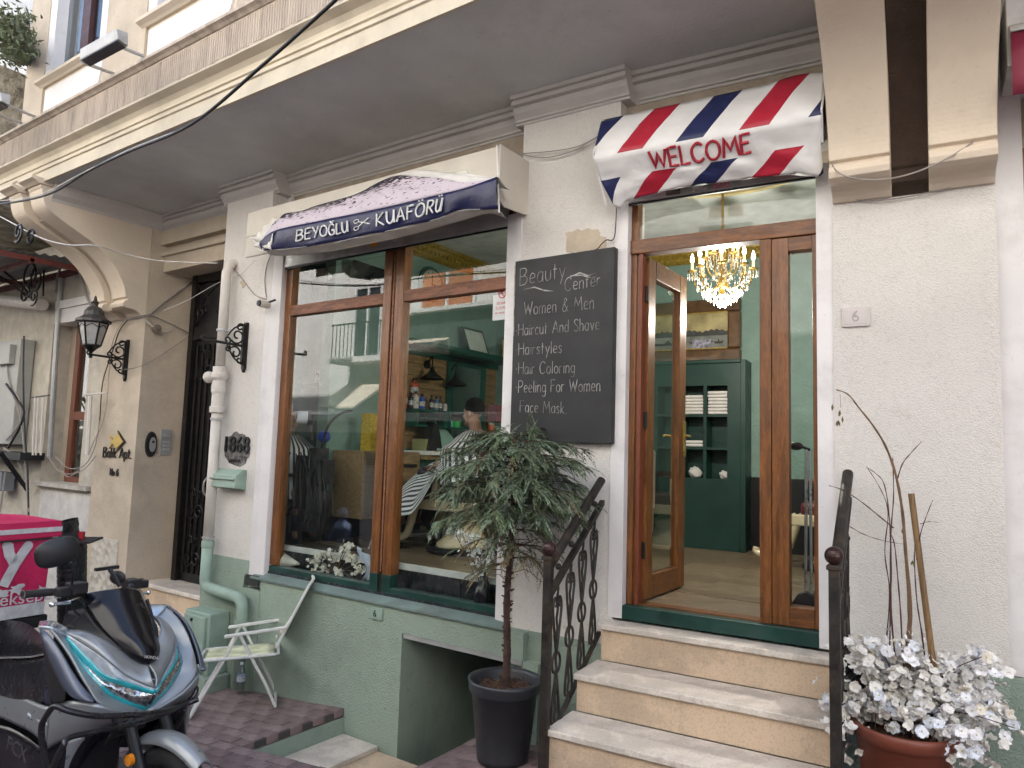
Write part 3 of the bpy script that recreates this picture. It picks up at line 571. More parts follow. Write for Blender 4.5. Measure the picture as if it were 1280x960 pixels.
# ================================================================ shop window and entrance (parts of the building)
sw = part('shop_window', MB().box(-5.335, -5.255, .03, .11, .56, 3.3), wood)
MB().box(-2.885, -2.86, .03, .11, .56, 3.3).build('stile', wood, sw)
for a_, b_ in ((-5.25, -4.11), (-3.88, -2.89)): MB().box(a_, b_, .032, .108, 3.24, 3.3).build('head_rail', woodh, sw)
for x0, x1 in ((-4.105, -4.02), (-3.975, -3.885)):
    MB().box(x0, x1, .025, .115, .64, 3.3).build('mullion', wood, sw, bevel=.004); MB().box(x0, x1, .024, .115, .475, .64).build('mullion_foot', dkgreen, sw, bevel=.003)
MB().box(-4.02, -3.975, .045, .1, .475, 3.3).build('mullion_gap', mat('dark_brown_gap', (.03, .015, .01), .6), sw)
MB().box(-4.005, -3.99, .03, .045, .66, 3.2).build('mullion_bead', oldwood, sw)
for x0, x1 in ((-5.255, -4.105), (-3.885, -2.86)):
    MB().box(x0, x1, .028, .112, 2.735, 2.825).build('transom', oldwood, sw, bevel=.004)
    MB().box(x0-.08 if x0 < -5 else x0, x1, .027, .113, .478, .55).build('bottom_rail', dkgreen, sw, bevel=.003)
    MB().box(x0, x1, .066, .072, .55, 2.735).build('pane', shop_gl, sw); MB().box(x0, x1, .066, .072, 2.825, 3.24).build('pane', shop_gl, sw)
# entrance
ef = part('entrance', MB(MBB).box(.021, .06, .06, .15, .70, 3.3), wood)
MB(MBB).box(.06, .075, .07, .15, .70, 2.866).build('door_stop', wood, ef); MB(MBB).box(.81, .872, .045, .15, .70, 2.866).build('door_post', wood, ef)
MB(MBB).box(.02, 1.12, .04, .14, 2.868, 2.957).build('transom', woodh, ef, bevel=.004)
for a_, b_ in ((.875, .965), (1.092, 1.12)): MB(MBB).box(a_, b_, .05, .14, .70, 2.865).build('sidelight_stile', wood, ef, bevel=.003)
for a_, b_ in ((.70, .805), (2.785, 2.865)): MB(MBB).box(.965, 1.092, .052, .138, a_, b_).build('sidelight_rail', woodh, ef, bevel=.003)
MB(MBB).box(.965, 1.092, .085, .091, .805, 2.785).build('pane', clear_gl, ef)
MB(MBB).box(.02, 1.12, .085, .091, 2.957, 3.3).build('pane', clear_gl, ef)
MB(MBB).box(.02, 1.12, -.002, .16, .618, .698).build('threshold', dkgreen, ef, bevel=.003)
MB(MBB).box(.06, .81, .07, .16, .698, .706).build('floor_strip', woodh, ef)
# open door leaf
h0 = atz('B', 804, 752, .73); h1 = atz('B', 851, 735, .73)
hp = Vector((.088, .13, .72)); dr = Vector((h1.x-h0.x, h1.y-h0.y, 0)).normalized()
LW = .64; Md = MBB @ Matrix.Translation(hp) @ Matrix.Rotation(math.atan2(dr.y, dr.x), 4, 'Z')
lf = MB(Md).box(0, .105, -.03, .03, 0, 2.14).build('entrance_door', wood, B, bevel=.004); MB(Md).box(LW-.115, LW, -.03, .03, 0, 2.14).build('door_stile', wood, lf, bevel=.004)
for a_, b_ in ((0, .14), (2.02, 2.14)): MB(Md).box(.115, LW-.115, -.029, .029, a_, b_).build('door_rail', woodh, lf, bevel=.004)
MB(Md).box(.115, LW-.115, -.004, .004, .14, 2.02).build('pane', clear_gl, lf)
brass = mat('brass', (.6, .42, .14), .3, metal=.9, var=.1)
MB(Md).box(LW-.05, LW-.012, -.04, -.03, .88, 1.12).box(LW-.05, LW-.012, .03, .04, .88, 1.12).tube([(LW-.03, -.03, 1.02), (LW-.03, -.075, 1.02), (LW-.12, -.08, 1.02)], .009).tube([(LW-.03, .03, 1.02), (LW-.03, .075, 1.02), (LW-.12, .08, 1.02)], .009).build('door_handle', brass, lf, bevel=.002)
for z in (.3, 1.1, 1.9): MB(Md).lathe([(.012, z-.05), (.012, z+.05)], (-.012, -.02, 0), 10).build('hinge', iron, lf)
MB(MBB).box(.078, .1, .05, .14, .70, 2.866).build('door_rebate', mat('red_brown_wood2', (.2, .05, .02), .5, kind='wood', stretch=(6, 6, .6)), ef)
# roller shutters
for fr, x0, x1, zb, zt in (('A', -5.33, -2.885, 3.17, 3.25), ('B', .02, 1.12, 3.185, 3.3)):
    rs = thing('roller_shutter', {'A': 'rolled up grey metal shutter with orange sticker above the wide shop window', 'B': 'rolled up grey metal shutter with stickers above the entrance door'}[fr], 'shutter', FM[fr] @ Vector(((x0+x1)/2, 0, zb)), 'rolled up shutters')
    MB(FM[fr]).box(x0, x1, -.012, .02, zb, zb+.035).build('bottom_bar', metal_gr, rs, bevel=.004)
    for k in range(3): MB(FM[fr]).box(x0, x1, -.006+.001*(k % 2), .012, zb+.036+k*.055, zb+.088+k*.055).build('slat', metal_gr, rs)
    MB(FM[fr]).box(x0, x1, .0, .015, zb-.012, zb-.001).build('rubber_seal', black_m, rs)
    if fr == 'A':
        p = at('A', 466, 308, -.02); MB().box(p.x-.035, p.x+.035, -.0095, -.0065, zb+.04, zb+.115).build('sticker', mat('orange_sticker', (.85, .38, .02), .6), rs)
        p = at('A', 489, 303, -.02); MB().box(p.x-.06, p.x+.05, -.0094, -.0065, zb+.045, zb+.12).build('sticker', mat('torn_white_sticker', (.5, .5, .48), .8, var=.4, vs=40), rs)
    else:
        for (u, v, wd, hh, cc) in ((808, 242, .15, .035, (.45, .45, .6)), (841, 236, .09, .07, (.12, .1, .08)), (875, 231, .09, .07, (.55, .5, .48)), (901, 227, .1, .075, (.62, .25, .28))):
            p = at('B', u, v, -.02); q = MB(MBB).box(p.x-wd/2, p.x+wd/2, -.0165, -.013, p.z-hh/2, p.z+hh/2).build('sticker', mat('sticker_%d' % u, cc, .7, var=.35, vs=60), rs)

# ================================================================ awnings
def uvmat(name, kind):
    m = bpy.data.materials.new(name); m.use_nodes = True; t = m.node_tree; b = t.nodes['Principled BSDF']; N = t.nodes.new; L = t.links.new
    b.inputs['Roughness'].default_value = .5
    uv = N('ShaderNodeUVMap'); sp = N('ShaderNodeSeparateXYZ'); L(uv.outputs[0], sp.inputs[0])
    def ma(op, a, bb):
        n = N('ShaderNodeMath'); n.operation = op
        for i, x in enumerate((a, bb)):
            if hasattr(x, 'is_output'): L(x, n.inputs[i])
            else: n.inputs[i].default_value = x
        return n.outputs[0]
    def rgb(f, c0, c1):
        x = N('ShaderNodeMix'); x.data_type = 'RGBA'; L(f, x.inputs[0])
        for s, c in ((x.inputs[6], c0), (x.inputs[7], c1)):
            if hasattr(c, 'is_output'): L(c, s)
            else: s.default_value = (*c, 1)
        return x.outputs[2]
    U, V = sp.outputs[0], sp.outputs[1]
    no = N('ShaderNodeTexNoise'); no.inputs['Scale'].default_value = 9; no.inputs['Detail'].default_value = 6; tc = N('ShaderNodeTexCoord'); L(tc.outputs['Object'], no.inputs['Vector'])
    if kind == 'stripes':
        # two-colour slanting barber stripes in the upper and the lower band, the middle band is plain
        def st(off):
            s = ma('SUBTRACT', U, ma('MULTIPLY', ma('SUBTRACT', V, 1.0), .15)); s = ma('SUBTRACT', s, off-7.2); s = ma('FRACT', ma('DIVIDE', s, .72), 0)
            return ma('LESS_THAN', s, .215), ma('MULTIPLY', ma('GREATER_THAN', s, .5), ma('LESS_THAN', s, .715))
        W_ = (.78, .77, .76); R_ = (.42, .012, .035); B_ = (.012, .018, .085)
        r1, b1 = st(.34); up = ma('GREATER_THAN', V, 1.0); c1 = rgb(b1, rgb(r1, W_, R_), B_)
        # V runs 0..1 lower band, 1..1.4 middle, 1.4..2.4 upper
        U2 = ma('ADD', U, 0)
        s = ma('SUBTRACT', U, ma('MULTIPLY', ma('SUBTRACT', V, 1.4), .19)); s = ma('FRACT', ma('DIVIDE', ma('SUBTRACT', s, .155-7.2), .72), 0)
        r2 = ma('LESS_THAN', s, .225); b2 = ma('MULTIPLY', ma('GREATER_THAN', s, .5), ma('LESS_THAN', s, .725)); c2 = rgb(b2, rgb(r2, W_, R_), B_)
        c = rgb(ma('GREATER_THAN', V, 1.4), rgb(ma('GREATER_THAN', V, 1.0), c1, W_), c2)
    else:
        blk = (.02, .016, .03); lil = (.62, .54, .6)
        vo = N('ShaderNodeTexNoise'); vo.inputs['Scale'].default_value = 42; vo.inputs['Detail'].default_value = 6
        mpp = N('ShaderNodeMapping'); mpp.inputs['Scale'].default_value = (.5, 1, 2.2); mpp.inputs['Rotation'].default_value = (0, .5, 0); L(tc.outputs['Object'], mpp.inputs['Vector']); L(mpp.outputs[0], vo.inputs['Vector'])
        sc = ma('GREATER_THAN', ma('ADD', vo.outputs[0], ma('MULTIPLY', ma('POWER', V, 2.2), .36)), .655)
        c = rgb(sc, lil, blk)
        e0 = ma('LESS_THAN', ma('SUBTRACT', U, ma('MULTIPLY', V, .12)), .035); e1 = ma('GREATER_THAN', ma('ADD', U, ma('MULTIPLY', V, .35)), .97)
        c = rgb(ma('MAXIMUM', e0, e1), c, (.72, .7, .66))
    dn = N('ShaderNodeMix'); dn.data_type = 'RGBA'; dn.blend_type = 'MULTIPLY'; dn.inputs[0].default_value = .25; L(c, dn.inputs[6]); L(no.outputs[0], dn.inputs[7])
    L(dn.outputs[2], b.inputs['Base Color'])
    bmp = N('ShaderNodeBump'); bmp.inputs['Strength'].default_value = .35; bmp.inputs['Distance'].default_value = .02; n2 = N('ShaderNodeTexNoise'); n2.inputs['Scale'].default_value = 5; n2.inputs['Distortion'].default_value = 1.5; L(tc.outputs['Object'], n2.inputs['Vector']); L(n2.outputs[0], bmp.inputs['Height']); L(bmp.outputs[0], b.inputs['Normal'])
    return m
aw2 = thing('striped_awning', 'white barber awning with red and navy stripes reading WELCOME above the entrance door', 'awning', MBB @ Vector((.55, -.1, 3.1)))
ax0, ax1 = -.1, 1.185
def wr(s, t): return .006*math.sin(s*31+t*5)+.005*math.sin(s*13-t*9+1)+.003*math.sin(s*57+t*17)
L0, L1, L2 = [], [], []
def sag(s): # lower hem height along the awning
    K = [(0, 3.135), (.05, 3.12), (.1, 3.155), (.2, 3.175), (.4, 3.19), (.6, 3.185), (.8, 3.175), (.88, 3.165), (.95, 3.14), (.985, 3.13), (1, 3.15)]
    for (a, za), (b_, zb_) in zip(K, K[1:]):
        if s <= b_: return za+(zb_-za)*(s-a)/(b_-a)
    return K[-1][1]
def aw2_f(s, V): # V 0..2.4
    x = ax0+s*(ax1-ax0)
    if V >= 1.4:
        t = (V-1.4)
        xx = x-.02*t*(1-s)
        return Vector((xx, -.30+.17*t+wr(s, t)*(1-t)*t*3-.012*math.sin(PI*t), 3.395+.315*t+.012*math.sin(s*PI*3)*t*(1-t)+(.018*t if s > .78 and s < .99 else 0)*math.sin((s-.78)/.21*PI)))
    if V >= 1.0:
        t = (V-1)/.4; x += .012*(1-t)*(1-2*s)
        return Vector((x, -.205-.095*t+wr(s, t)*.5, 3.283+.112*t+.004*math.sin(s*9)*(1-t)))
    t = V; x += .012*(1-2*s)+(.06*(1-t) if s < .1 else 0)*(1-s*10)
    zb_ = sag(s); flut = .014*math.sin(s*26)*(1-t)*t*2
    return Vector((x, -.205+.085*(1-t)**1.2+flut+wr(s, t)*.6, zb_+(3.283+.004*math.sin(s*9)-zb_)*t))
fab = MB(MBB)
vs = []; uvs = []; fs = []; nu, vv = 90, [0, .12, .25, .4, .55, .7, .85, 1.0, 1.1, 1.2, 1.3, 1.4, 1.55, 1.7, 1.85, 2.0, 2.15, 2.3, 2.4]
for V in vv:
    for i in range(nu+1): vs.append(aw2_f(i/nu, V)); uvs.append((i/nu*1.3, V))
for j in range(len(vv)-1):
    for i in range(nu): fs.append((j*(nu+1)+i, j*(nu+1)+i+1, (j+1)*(nu+1)+i+1, (j+1)*(nu+1)+i))
fab.add(vs, fs, uvs); o = fab.build('canopy', uvmat('striped_canvas', 'stripes'), aw2, smooth=True, solid=.003)
lt = MB(MBB); W_ = textw('WELCOME'); hh = .1; s0 = .268
letters(lt, 'WELCOME', lambda s, t: aw2_f(s0+s/1.285, 1.4*(.735+.005)+(t/.14)*.4-.0)+Vector((0, -.004, .0)), hh*1.02, .009, .16, 5)
lt.build('lettering', mat('red_print', (.36, .012, .03), .5), aw2)
MB(MBB).box(-.1, 1.2, -.125, .1, 3.685, 3.712).box(1.19, 1.21, -.14, .1, 3.38, 3.71).box(-.12, -.1, -.14, .1, 3.4, 3.71).box(-.1, 1.2, -.1, .05, 3.34, 3.42).build('housing', mat('awning_housing', (.5, .48, .45), .6, dirt=.3), aw2)
MB(MBB).tube([(-.105, -.1, 3.70), (-.1, -.302, 3.425), (-.095, -.207, 3.283), (-.08, -.13, 3.15)], .006, 6).build('side_bar', white_smooth, aw2); MB(MBB).tube([(1.19, -.1, 3.71), (1.187, -.302, 3.425), (1.18, -.207, 3.283)], .006, 6).build('side_bar', white_smooth, aw2)
# --- awning 1
aw1 = thing('navy_awning', 'sagging lilac awning with a navy valance reading BEYOGLU KUAFORU over the shop window'.replace('BEYOGLU', 'BEYOĞLU').replace('KUAFORU', 'KUAFÖRÜ'), 'awning', (-4.05, -.2, 3.15))
crb = mat('cream_housing', (.56, .52, .45), .7, var=.05, dirt=.25, dcol=(.3, .27, .22), ds=3, bump=.1)
MB().box(-5.45, -2.735, -.33, .12, 3.38, 3.60).box(-5.45, -2.735, -.33, -.31, 3.2, 3.38).build('housing', crb, aw1, bevel=.006)
MB().prism([(-.335, 3.608), (-.335, 3.24), (-.27, 3.2), (-.02, 3.22), (.12, 3.3), (.12, 3.608)], 'x', -2.734, -2.722).build('end_cap', crb, aw1, bevel=.003)
VY = -.5
T = [(325, 302), (345, 288), (400, 276), (450, 266), (500, 255), (550, 243), (585, 234), (621, 221)]
Bt = [(327, 312), (338, 313), (400, 306), (450, 296), (500, 285), (545, 274), (575, 263), (623, 262)]
Ot = [(326, 299), (350, 272), (375, 263), (425, 249), (480, 226), (510, 214), (560, 215), (621, 220)]
Tp = [at('A', u, v, VY) for u, v in T]; Bp = [at('A', u, v, VY+.02) for u, v in Bt]
Op = [at('A', u, v, -.36 if 1 < i < 6 else -.42) for i, (u, v) in enumerate(Ot)]
Op[0] = Tp[0]+Vector((0, .02, .01)); Op[-1] = Tp[-1]+Vector((0, .03, .0))
def samp(P, s):
    k = s*(len(P)-1); i = min(int(k), len(P)-2); q = crom(P, 8); kk = s*(len(q)-1); i = min(int(kk), len(q)-2); return q[i].lerp(q[i+1], kk-i)
TQ, BQ, OQ = crom(Tp, 12), crom(Bp, 12), crom(Op, 12)
def sq(q, s): kk = s*(len(q)-1); i = min(int(kk), len(q)-2); return q[i].lerp(q[i+1], kk-i)
navy = mat('navy_vinyl', (.012, .014, .06), .38, var=.2, vs=6, bump=.3, bs=9, bd=.02)
def valf(s, t): p = sq(BQ, s).lerp(sq(TQ, s), t); return p+Vector((0, -.012*math.sin(PI*t)+.012*math.sin(s*37)*(1-t)**2, .004*math.sin(s*45+t*3)*(1-t)))
MB().grid(valf, 90, 8).build('valance', navy, aw1, smooth=True, solid=.003)
def topf(s, t): p = sq(TQ, s).lerp(sq(OQ, s), t); return p+Vector((0, -.05*math.sin(PI*t)*math.sin(PI*s)+.01*math.sin(s*33+t*11)*t, .006*math.sin(s*61+t*7)*math.sin(PI*t)))
MB().grid(topf, 100, 16).build('canopy', uvmat('lilac_print_canvas', 'lilac'), aw1, smooth=True, solid=.003)
def backf(s, t): p = sq(OQ, s); return p.lerp(Vector((p.x, -.325, max(p.z-.03, 3.5 if .15 < s < .9 else p.z-.05))), t)+Vector((0, 0, -.02*math.sin(PI*t)))
MB().grid(backf, 60, 5).build('canopy_back', mat('cream_canvas', (.68, .66, .6), .6, bump=.3, bs=8, bd=.02), aw1, smooth=True, solid=.002)
hem = [at('A', u, v, VY+.03) for u, v in [(313, 296), (322, 312), (340, 316), (400, 310), (450, 300), (500, 289), (560, 272), (600, 261), (622, 268)]]
HQ = crom(hem, 10)
def hemf(s, t): return sq(BQ, s).lerp(sq(HQ, s), t)+Vector((0, .1*t, .0))
MB().grid(hemf, 70, 4).build('hem', mat('cream_canvas', (.68, .66, .6), .6), aw1, smooth=True, solid=.002)
lc = [at('A', u, v, y) for u, v, y in [(345, 272, -.36), (328, 288, -.42), (313, 296, -.46), (322, 312, -.48), (338, 312, -.5), (345, 290, -.5)]]
def lcf(s, t): a_ = lc[0].lerp(lc[1], min(1, s*2)) if s < .5 else lc[1].lerp(lc[2], s*2-1); b__ = lc[5].lerp(lc[4], min(1, s*2)) if s < .5 else lc[4].lerp(lc[3], s*2-1); return a_.lerp(b__, t)+Vector((0, -.02*math.sin(t*14+s*5), .012*math.sin(s*20+t*6)))
MB().grid(lcf, 14, 14).build('gathered_corner', mat('cream_canvas', (.68, .66, .6), .6), aw1, smooth=True, solid=.002)
lt = MB(); hL = .1
def tl(s, t): # s metres along the valance, t up
    L_ = (TQ[-1]-TQ[0]).length; ss = s/L_; p = sq(BQ, ss); q = sq(TQ, ss); return valf(ss, .5)+(q-p).normalized()*(t-.045)+Vector((0, -.006, 0))
def s_px(u):
    return min((abs(proj(valf(k/400, .5))[0]-u), k/400) for k in range(401))[1]
def tword(txt, u0, u1, h, gap):
    a, b = s_px(u0), s_px(u1); W = textw(txt, gap)*h
    def fn(s, t):
        ss = a+(b-a)*s/W; p = valf(ss, .5); q = (sq(TQ, ss)-sq(BQ, ss)).normalized(); return p+q*(t-h*.5)+Vector((0, -.009, 0))
    letters(lt, txt, fn, h, .0068, gap, 5)
tword('BEYOĞLU', 372, 436, .08, .18)
tword('KUAFÖRÜ', 472, 553, .088, .24)
L_ = (TQ[-1]-TQ[0]).length; d2 = s_px(443)*L_      # scissors
for yy in (.015, .065): lt.tube([tl(d2+.022+.022*math.cos(2*PI*k/12), yy+.013*math.sin(2*PI*k/12)) for k in range(12)], .0035, 5, True)
lt.tube([tl(d2+.04, .022), tl(d2+.13, .072)], .005, 5).tube([tl(d2+.04, .06), tl(d2+.14, .03)], .005, 5)
lt.build('lettering', mat('white_print', (.7, .7, .68), .5), aw1)
MB().tube([at('A', 313, 297, -.46), at('A', 330, 312, -.48)], .006, 6).build('side_bar', white_smooth, aw1); MB().tube([at('A', 621, 182, -.34), at('A', 624, 266, -.48)], .006, 6).build('side_bar', white_smooth, aw1)
# --- a third awning, cut by the frame
aw3 = thing('maroon_awning', 'maroon valance and white housing of the next shop awning at the right edge', 'awning', MBB @ Vector((2.4, -.2, 3.2)))
MB(MBB).box(1.99, 4, -.3, .1, 3.46, 3.82).build('housing', mat('white_housing', (.6, .6, .58), .7, dirt=.3), aw3, bevel=.005)
MB(MBB).grid(lambda s, t: (2.0+2*s, -.36+.02*math.sin(s*9), 3.29+.30*t-.05*s*0), 20, 3).build('valance', mat('maroon_canvas', (.18, .012, .035), .6, bump=.2, bs=12), aw3, smooth=True, solid=.004)
MB(MBB).grid(lambda s, t: (2.0+2*s, -.37+.06*t, 3.59-.1*s*5*(s < .12)*0+.06*t+.0*s), 20, 3).build('canopy', mat('white_canvas', (.72, .72, .7), .6), aw3, smooth=True, solid=.004)
# ================================================================ signs, plates and small fixtures
bs = thing('menu_board', 'dark slate grey sign board reading Beauty Center with list of hair services', 'sign', MP @ Vector((.39, -.05, 1.66)))
MB(MP).hexa([(.03, -.06, 1.665), (.765, -.06, 1.665), (.765, -.003, 1.665), (.03, -.003, 1.665)], [(.03, -.06, 2.89), (.765, -.06, 2.90), (.765, -.003, 2.90), (.03, -.003, 2.89)]).build('board', mat('slate_board', (.02, .02, .0205), .6, var=.25, vs=3, bump=.1, bs=50, dirt=.2, dcol=(.08, .08, .08), ds=2), bs, bevel=.003)
wt = MB(MP); silver = mat('cut_silver_letters', (.33, .32, .3), .6, var=.55, vs=14)
def bd_(u, v): p = at('P', u, v, -.062); return p
def line(text, u0, v0, u1, v1, hpx, gap=.2, r=.0026):
    a_, b_ = bd_(u0, v0), bd_(u1, v1); W = textw(text, gap); L_ = (b_-a_).length; h = hpx; sc = L_/W
    dx = (b_-a_).normalized()
    x = 0
    letters(wt, text, lambda s, t: a_+dx*s*(sc/h)+Vector((0, 0, t)), h, r, gap, 4)
line('Beauty', 650, 357, 706, 347, .115); line('Center', 706, 364, 750, 357, .088)
line('Women & Men', 655, 394, 742, 386, .088); line('-Haircut And Shave', 645, 420, 749, 412, .08); line('-Hairstyles', 645, 444, 702, 441, .08)
line('-Hair Coloring', 645, 468, 718, 466, .08); line('-Peeling For Women', 645, 491, 750, 489, .08); line('Face Mask.', 650, 515, 708, 517, .075, r=.0022)
for pts in ([(655, 362), (668, 359), (680, 363), (692, 364)], [(713, 346), (725, 341), (736, 345), (745, 341)], [(713, 345), (727, 344), (737, 347), (745, 346)]): wt.tube([bd_(*p) for p in pts], [.002, .006, .006, .001], 4)
wt.tube([bd_(644, 332), bd_(642, 420)], .004, 4)
wt.build('lettering', silver, bs)
def plate(name, label, fr, u0, v0, u1, v1, txt, y, m, tm, cat='number plate', size=.06):
    a_, b_ = at(fr, u0, v0, y), at(fr, u1, v1, y); t = thing(name, label, cat, FM[fr] @ Vector(((a_.x+b_.x)/2, y, min(a_.z, b_.z))))
    x0, x1 = sorted((a_.x, b_.x)); z0, z1 = sorted((a_.z, b_.z))
    MB(FM[fr]).box(x0, x1, y, y+.014, z0, z1).box(x0+.012, x1-.012, y-.003, y, z0+.012, z1-.012).build('plate', m, t, bevel=.002)
    flat_text('numeral', txt, size, wallM(fr, (x0+x1)/2, y-.0045, (z0+z1)/2), tm, t, .002); return t
plate('house_number_plate', 'small white enamel plate with number 6 on the white wall right of the door', 'B', 1052, 385, 1087, 407, '6', -.03, mat('cream_enamel', (.58, .53, .5), .5, dirt=.2), mat('pale_numeral', (.4, .37, .35), .5), size=.085)
plate('house_number_plate', 'small green square plate with number 6 on the green wall under the window', 'A', 461, 758, 477, 776, '6', -.065, green_sm, mat('black_print', (.01, .01, .01), .6), size=.07)
# big house number and little ledge on the left pilaster
hn = thing('year_numerals', 'dark metal numerals 1868 with sooty paint behind them on the left pilaster', 'numerals', (-5.8, -.06, 1.36))
mb = MB(); rng = random.Random(3)
P_ = [(-5.79+.2*math.cos(a_)*(1+rng.uniform(-.05, .08))*(1 if abs(math.cos(a_)) < .8 else .95), 1.54+.15*math.sin(a_)*(1+rng.uniform(-.12, .12))*1.0) for a_ in [2*PI*k/30 for k in range(30)]]
mb.prism(P_, 'y', -.0535, -.0495); mb.build('soot_patch', mat('sooty_patch', (.17, .16, .15), .9, var=.6, vs=18, bump=.5), hn)
flat_text('numeral', '1868', .205, wallM('A', -5.79, -.064, 1.575), mat('black_print', (.01, .01, .01), .6), hn, .008)
lt = MB(); lt.tube(crom([(-5.9+.016*k, -.056, 1.435+.018*((-1)**k)) for k in range(12)], 4), .004, 4); lt.build('scrawl', mat('black_print', (.01, .01, .01), .6), hn)
tg = MB().prism([(-.05, 1.36), (-.09, 1.36), (-.16, 1.31), (-.17, 1.2), (-.05, 1.18)], 'x', -6.0, -5.62).box(-5.99, -5.63, -.185, -.17, 1.27, 1.285).build('letter_shelf', green_sm, bevel=.006); tag(tg, 'small pale green sloping letter box ledge under the 1868 numerals', 'letter box')
# name lettering on the pier with a fish
nm = thing('name_lettering', 'dark cut letters Balık Apt. No 6 with a yellow fish on the cream pier', 'lettering', (-8.1, 0, 1.2))
lt = MB(); a_ = at('A', 129, 572, .01); b_ = at('A', 164, 573, .01); Lw = b_.x-a_.x
letters(lt, 'Balık Apt.', lambda s, t: Vector((a_.x+s*Lw/(textw('Balık Apt.')*.105), .008, 1.395+t)), .105, .0085, .2, 5)
c_ = at('A', 138, 588, .01); letters(lt, 'No 6', lambda s, t: Vector((c_.x+s*.95, .008, 1.2+t)), .075, .0075, .2, 5)
lt.build('lettering', mat('rust_shadow_black', (.03, .022, .018), .6, metal=.3), nm)
f_ = at('A', 147, 552, 0); fx = MB().prism([(f_.x-.19, f_.z+.07), (f_.x-.1, f_.z+.01), (f_.x-.02, f_.z+.09), (f_.x+.12, f_.z+.0), (f_.x-.02, f_.z-.08), (f_.x-.1, f_.z-.02), (f_.x-.17, f_.z-.08), (f_.x-.13, f_.z)], 'y', -.006, .012); fx.build('fish', mat('yellow_metal', (.55, .38, .1), .5), nm)
fx = MB().prism([(f_.x-.03, f_.z+.12), (f_.x+.15, f_.z+.0), (f_.x-.02, f_.z-.11), (f_.x+.105, f_.z)], 'y', .0, .016); fx.build('fish_shadow_edge', mat('rust_shadow_black', (.03, .022, .018), .6), nm)  # dark plate shaped as the shadow of the fish
# intercoms on the alcove cheek (x = -7.69 plane, facing +x)
ic = thing('door_camera', 'black oval video doorbell on the beige alcove wall', 'doorbell', (-7.68, .18, 1.42))
MB().add([(-7.689+d, .18+.062*math.cos(2*PI*k/24)*sc, 1.552+(.09+.05)*math.sin(2*PI*k/24)*sc) for d, sc in ((0, 1), (.03, .95)) for k in range(24)], [tuple(range(23, -1, -1)), tuple(range(24, 48))]+[(i, (i+1) % 24, 24+(i+1) % 24, 24+i) for i in range(24)]).build('case', black_m, ic)
MB().add([(-7.659+d, .188+.036*math.cos(2*PI*k/20), 1.55+.08*math.sin(2*PI*k/20)) for d in (0, .006) for k in range(20)], [tuple(range(19, -1, -1)), tuple(range(20, 40))]+[(i, (i+1) % 20, 20+(i+1) % 20, 20+i) for i in range(20)]).build('face', metal_gr, ic)
MB().ball((-7.65, .188, 1.58), .014, 10, 6).build('lens', black_m, ic)
ip = thing('intercom_panel', 'brushed steel intercom panel with buttons beside the iron door', 'intercom', (-7.68, .35, 1.44))
MB().box(-7.689, -7.67, .285, .41, 1.44, 1.72).build('plate', metal_gr, ip, bevel=.003)
for z in (1.49, 1.53, 1.57, 1.64): MB().box(-7.67, -7.664, .31, .385, z, z+.026).build('button', mat('steel_button', (.6, .6, .6), .3, metal=.6), ip, bevel=.002)
# ================================================================ black iron door in the alcove and its marble steps
idr = part('iron_door', MB().box(-7.5, -6.2, .5, .56, .1, 3.45), mat('black_door_sheet', (.012, .012, .014), .4, var=.3, vs=6))
fr_ = MB().box(-7.55, -7.47, .44, .52, .1, 3.45).box(-6.30, -6.2, .44, .52, .1, 3.45).box(-7.47, -6.3, .45, .52, 2.72, 2.86).box(-6.9, -6.83, .44, .52, .1, 2.72).box(-7.47, -6.3, .45, .52, 3.36, 3.45)
fr_.build('door_frame', iron, idr)
for x in (-7.38, -7.28, -7.18, -7.08, -7.0, -6.74, -6.64, -6.54, -6.44, -6.36): MB().box(x-.012, x+.012, .46, .485, .2, 2.66).build('bar', iron, idr)
sc_ = MB()
for cx, z0 in ((-7.2, 2.35), (-7.2, .35), (-6.58, 2.35), (-6.58, .35), (-7.2, .85), (-6.58, .85)):
    for s in (-1, 1): sc_.tube(spiral((cx+s*.07, .45, z0), .085, .02, 0, s*4*PI/1.6, 20, (1, 0, 0), (0, 0, 1)), .009, 5)
    for s in (-1, 1): sc_.tube(spiral((cx+s*.05, .45, z0+.2), .06, .015, PI, PI+s*3*PI/1.6, 16, (1, 0, 0), (0, 0, 1)), .008, 5)
for k in range(2):
    cx = -7.2+k*.62; sc_.tube(crom([(cx-.22, .45, 2.9), (cx-.1, .45, 3.15), (cx+.2, .45, 3.34)], 6), .011, 5).tube(crom([(cx+.25, .45, 2.9), (cx+.05, .45, 3.1), (cx-.24, .45, 3.34)], 6), .011, 5); sc_.tube(spiral((cx-.15, .45, 3.02), .1, .02, 0, 8, 20, (1, 0, 0), (0, 0, 1)), .009, 5)
sc_.build('scrollwork', iron, idr)['kind'] = 'stuff'
MB().tube(crom([(-6.95, .43, 1.02), (-6.95, .38, 1.08), (-6.95, .38, 1.18), (-6.95, .43, 1.24)], 5), .012, 6).build('pull_handle', metal_gr, idr)
MB().box(-6.93, -6.87, .43, .45, 1.34, 1.5).build('lock_plate', metal_gr, idr, bevel=.003); MB().ball((-6.8, .42, .62), .03).build('door_knob', brass, idr)
ast = thing('alcove_steps', 'old worn marble steps with arched drain holes before the iron door', 'steps', (-6.95, .2, -.6))
MB().box(-7.688, -6.203, .17, .5, .055, .1).build('tread', marble, ast, bevel=.01); MB().box(-7.688, -6.203, .2, .5, -.12, .054).build('riser', marble_r, ast)
MB().box(-7.688, -6.203, -.22, .24, -.165, -.115).build('tread', marble, ast, bevel=.01)
arch = [( -7.688, -.6), (-7.5, -.6)]
pr = [(-7.688, -.168)]+[(-7.688, -.5)]
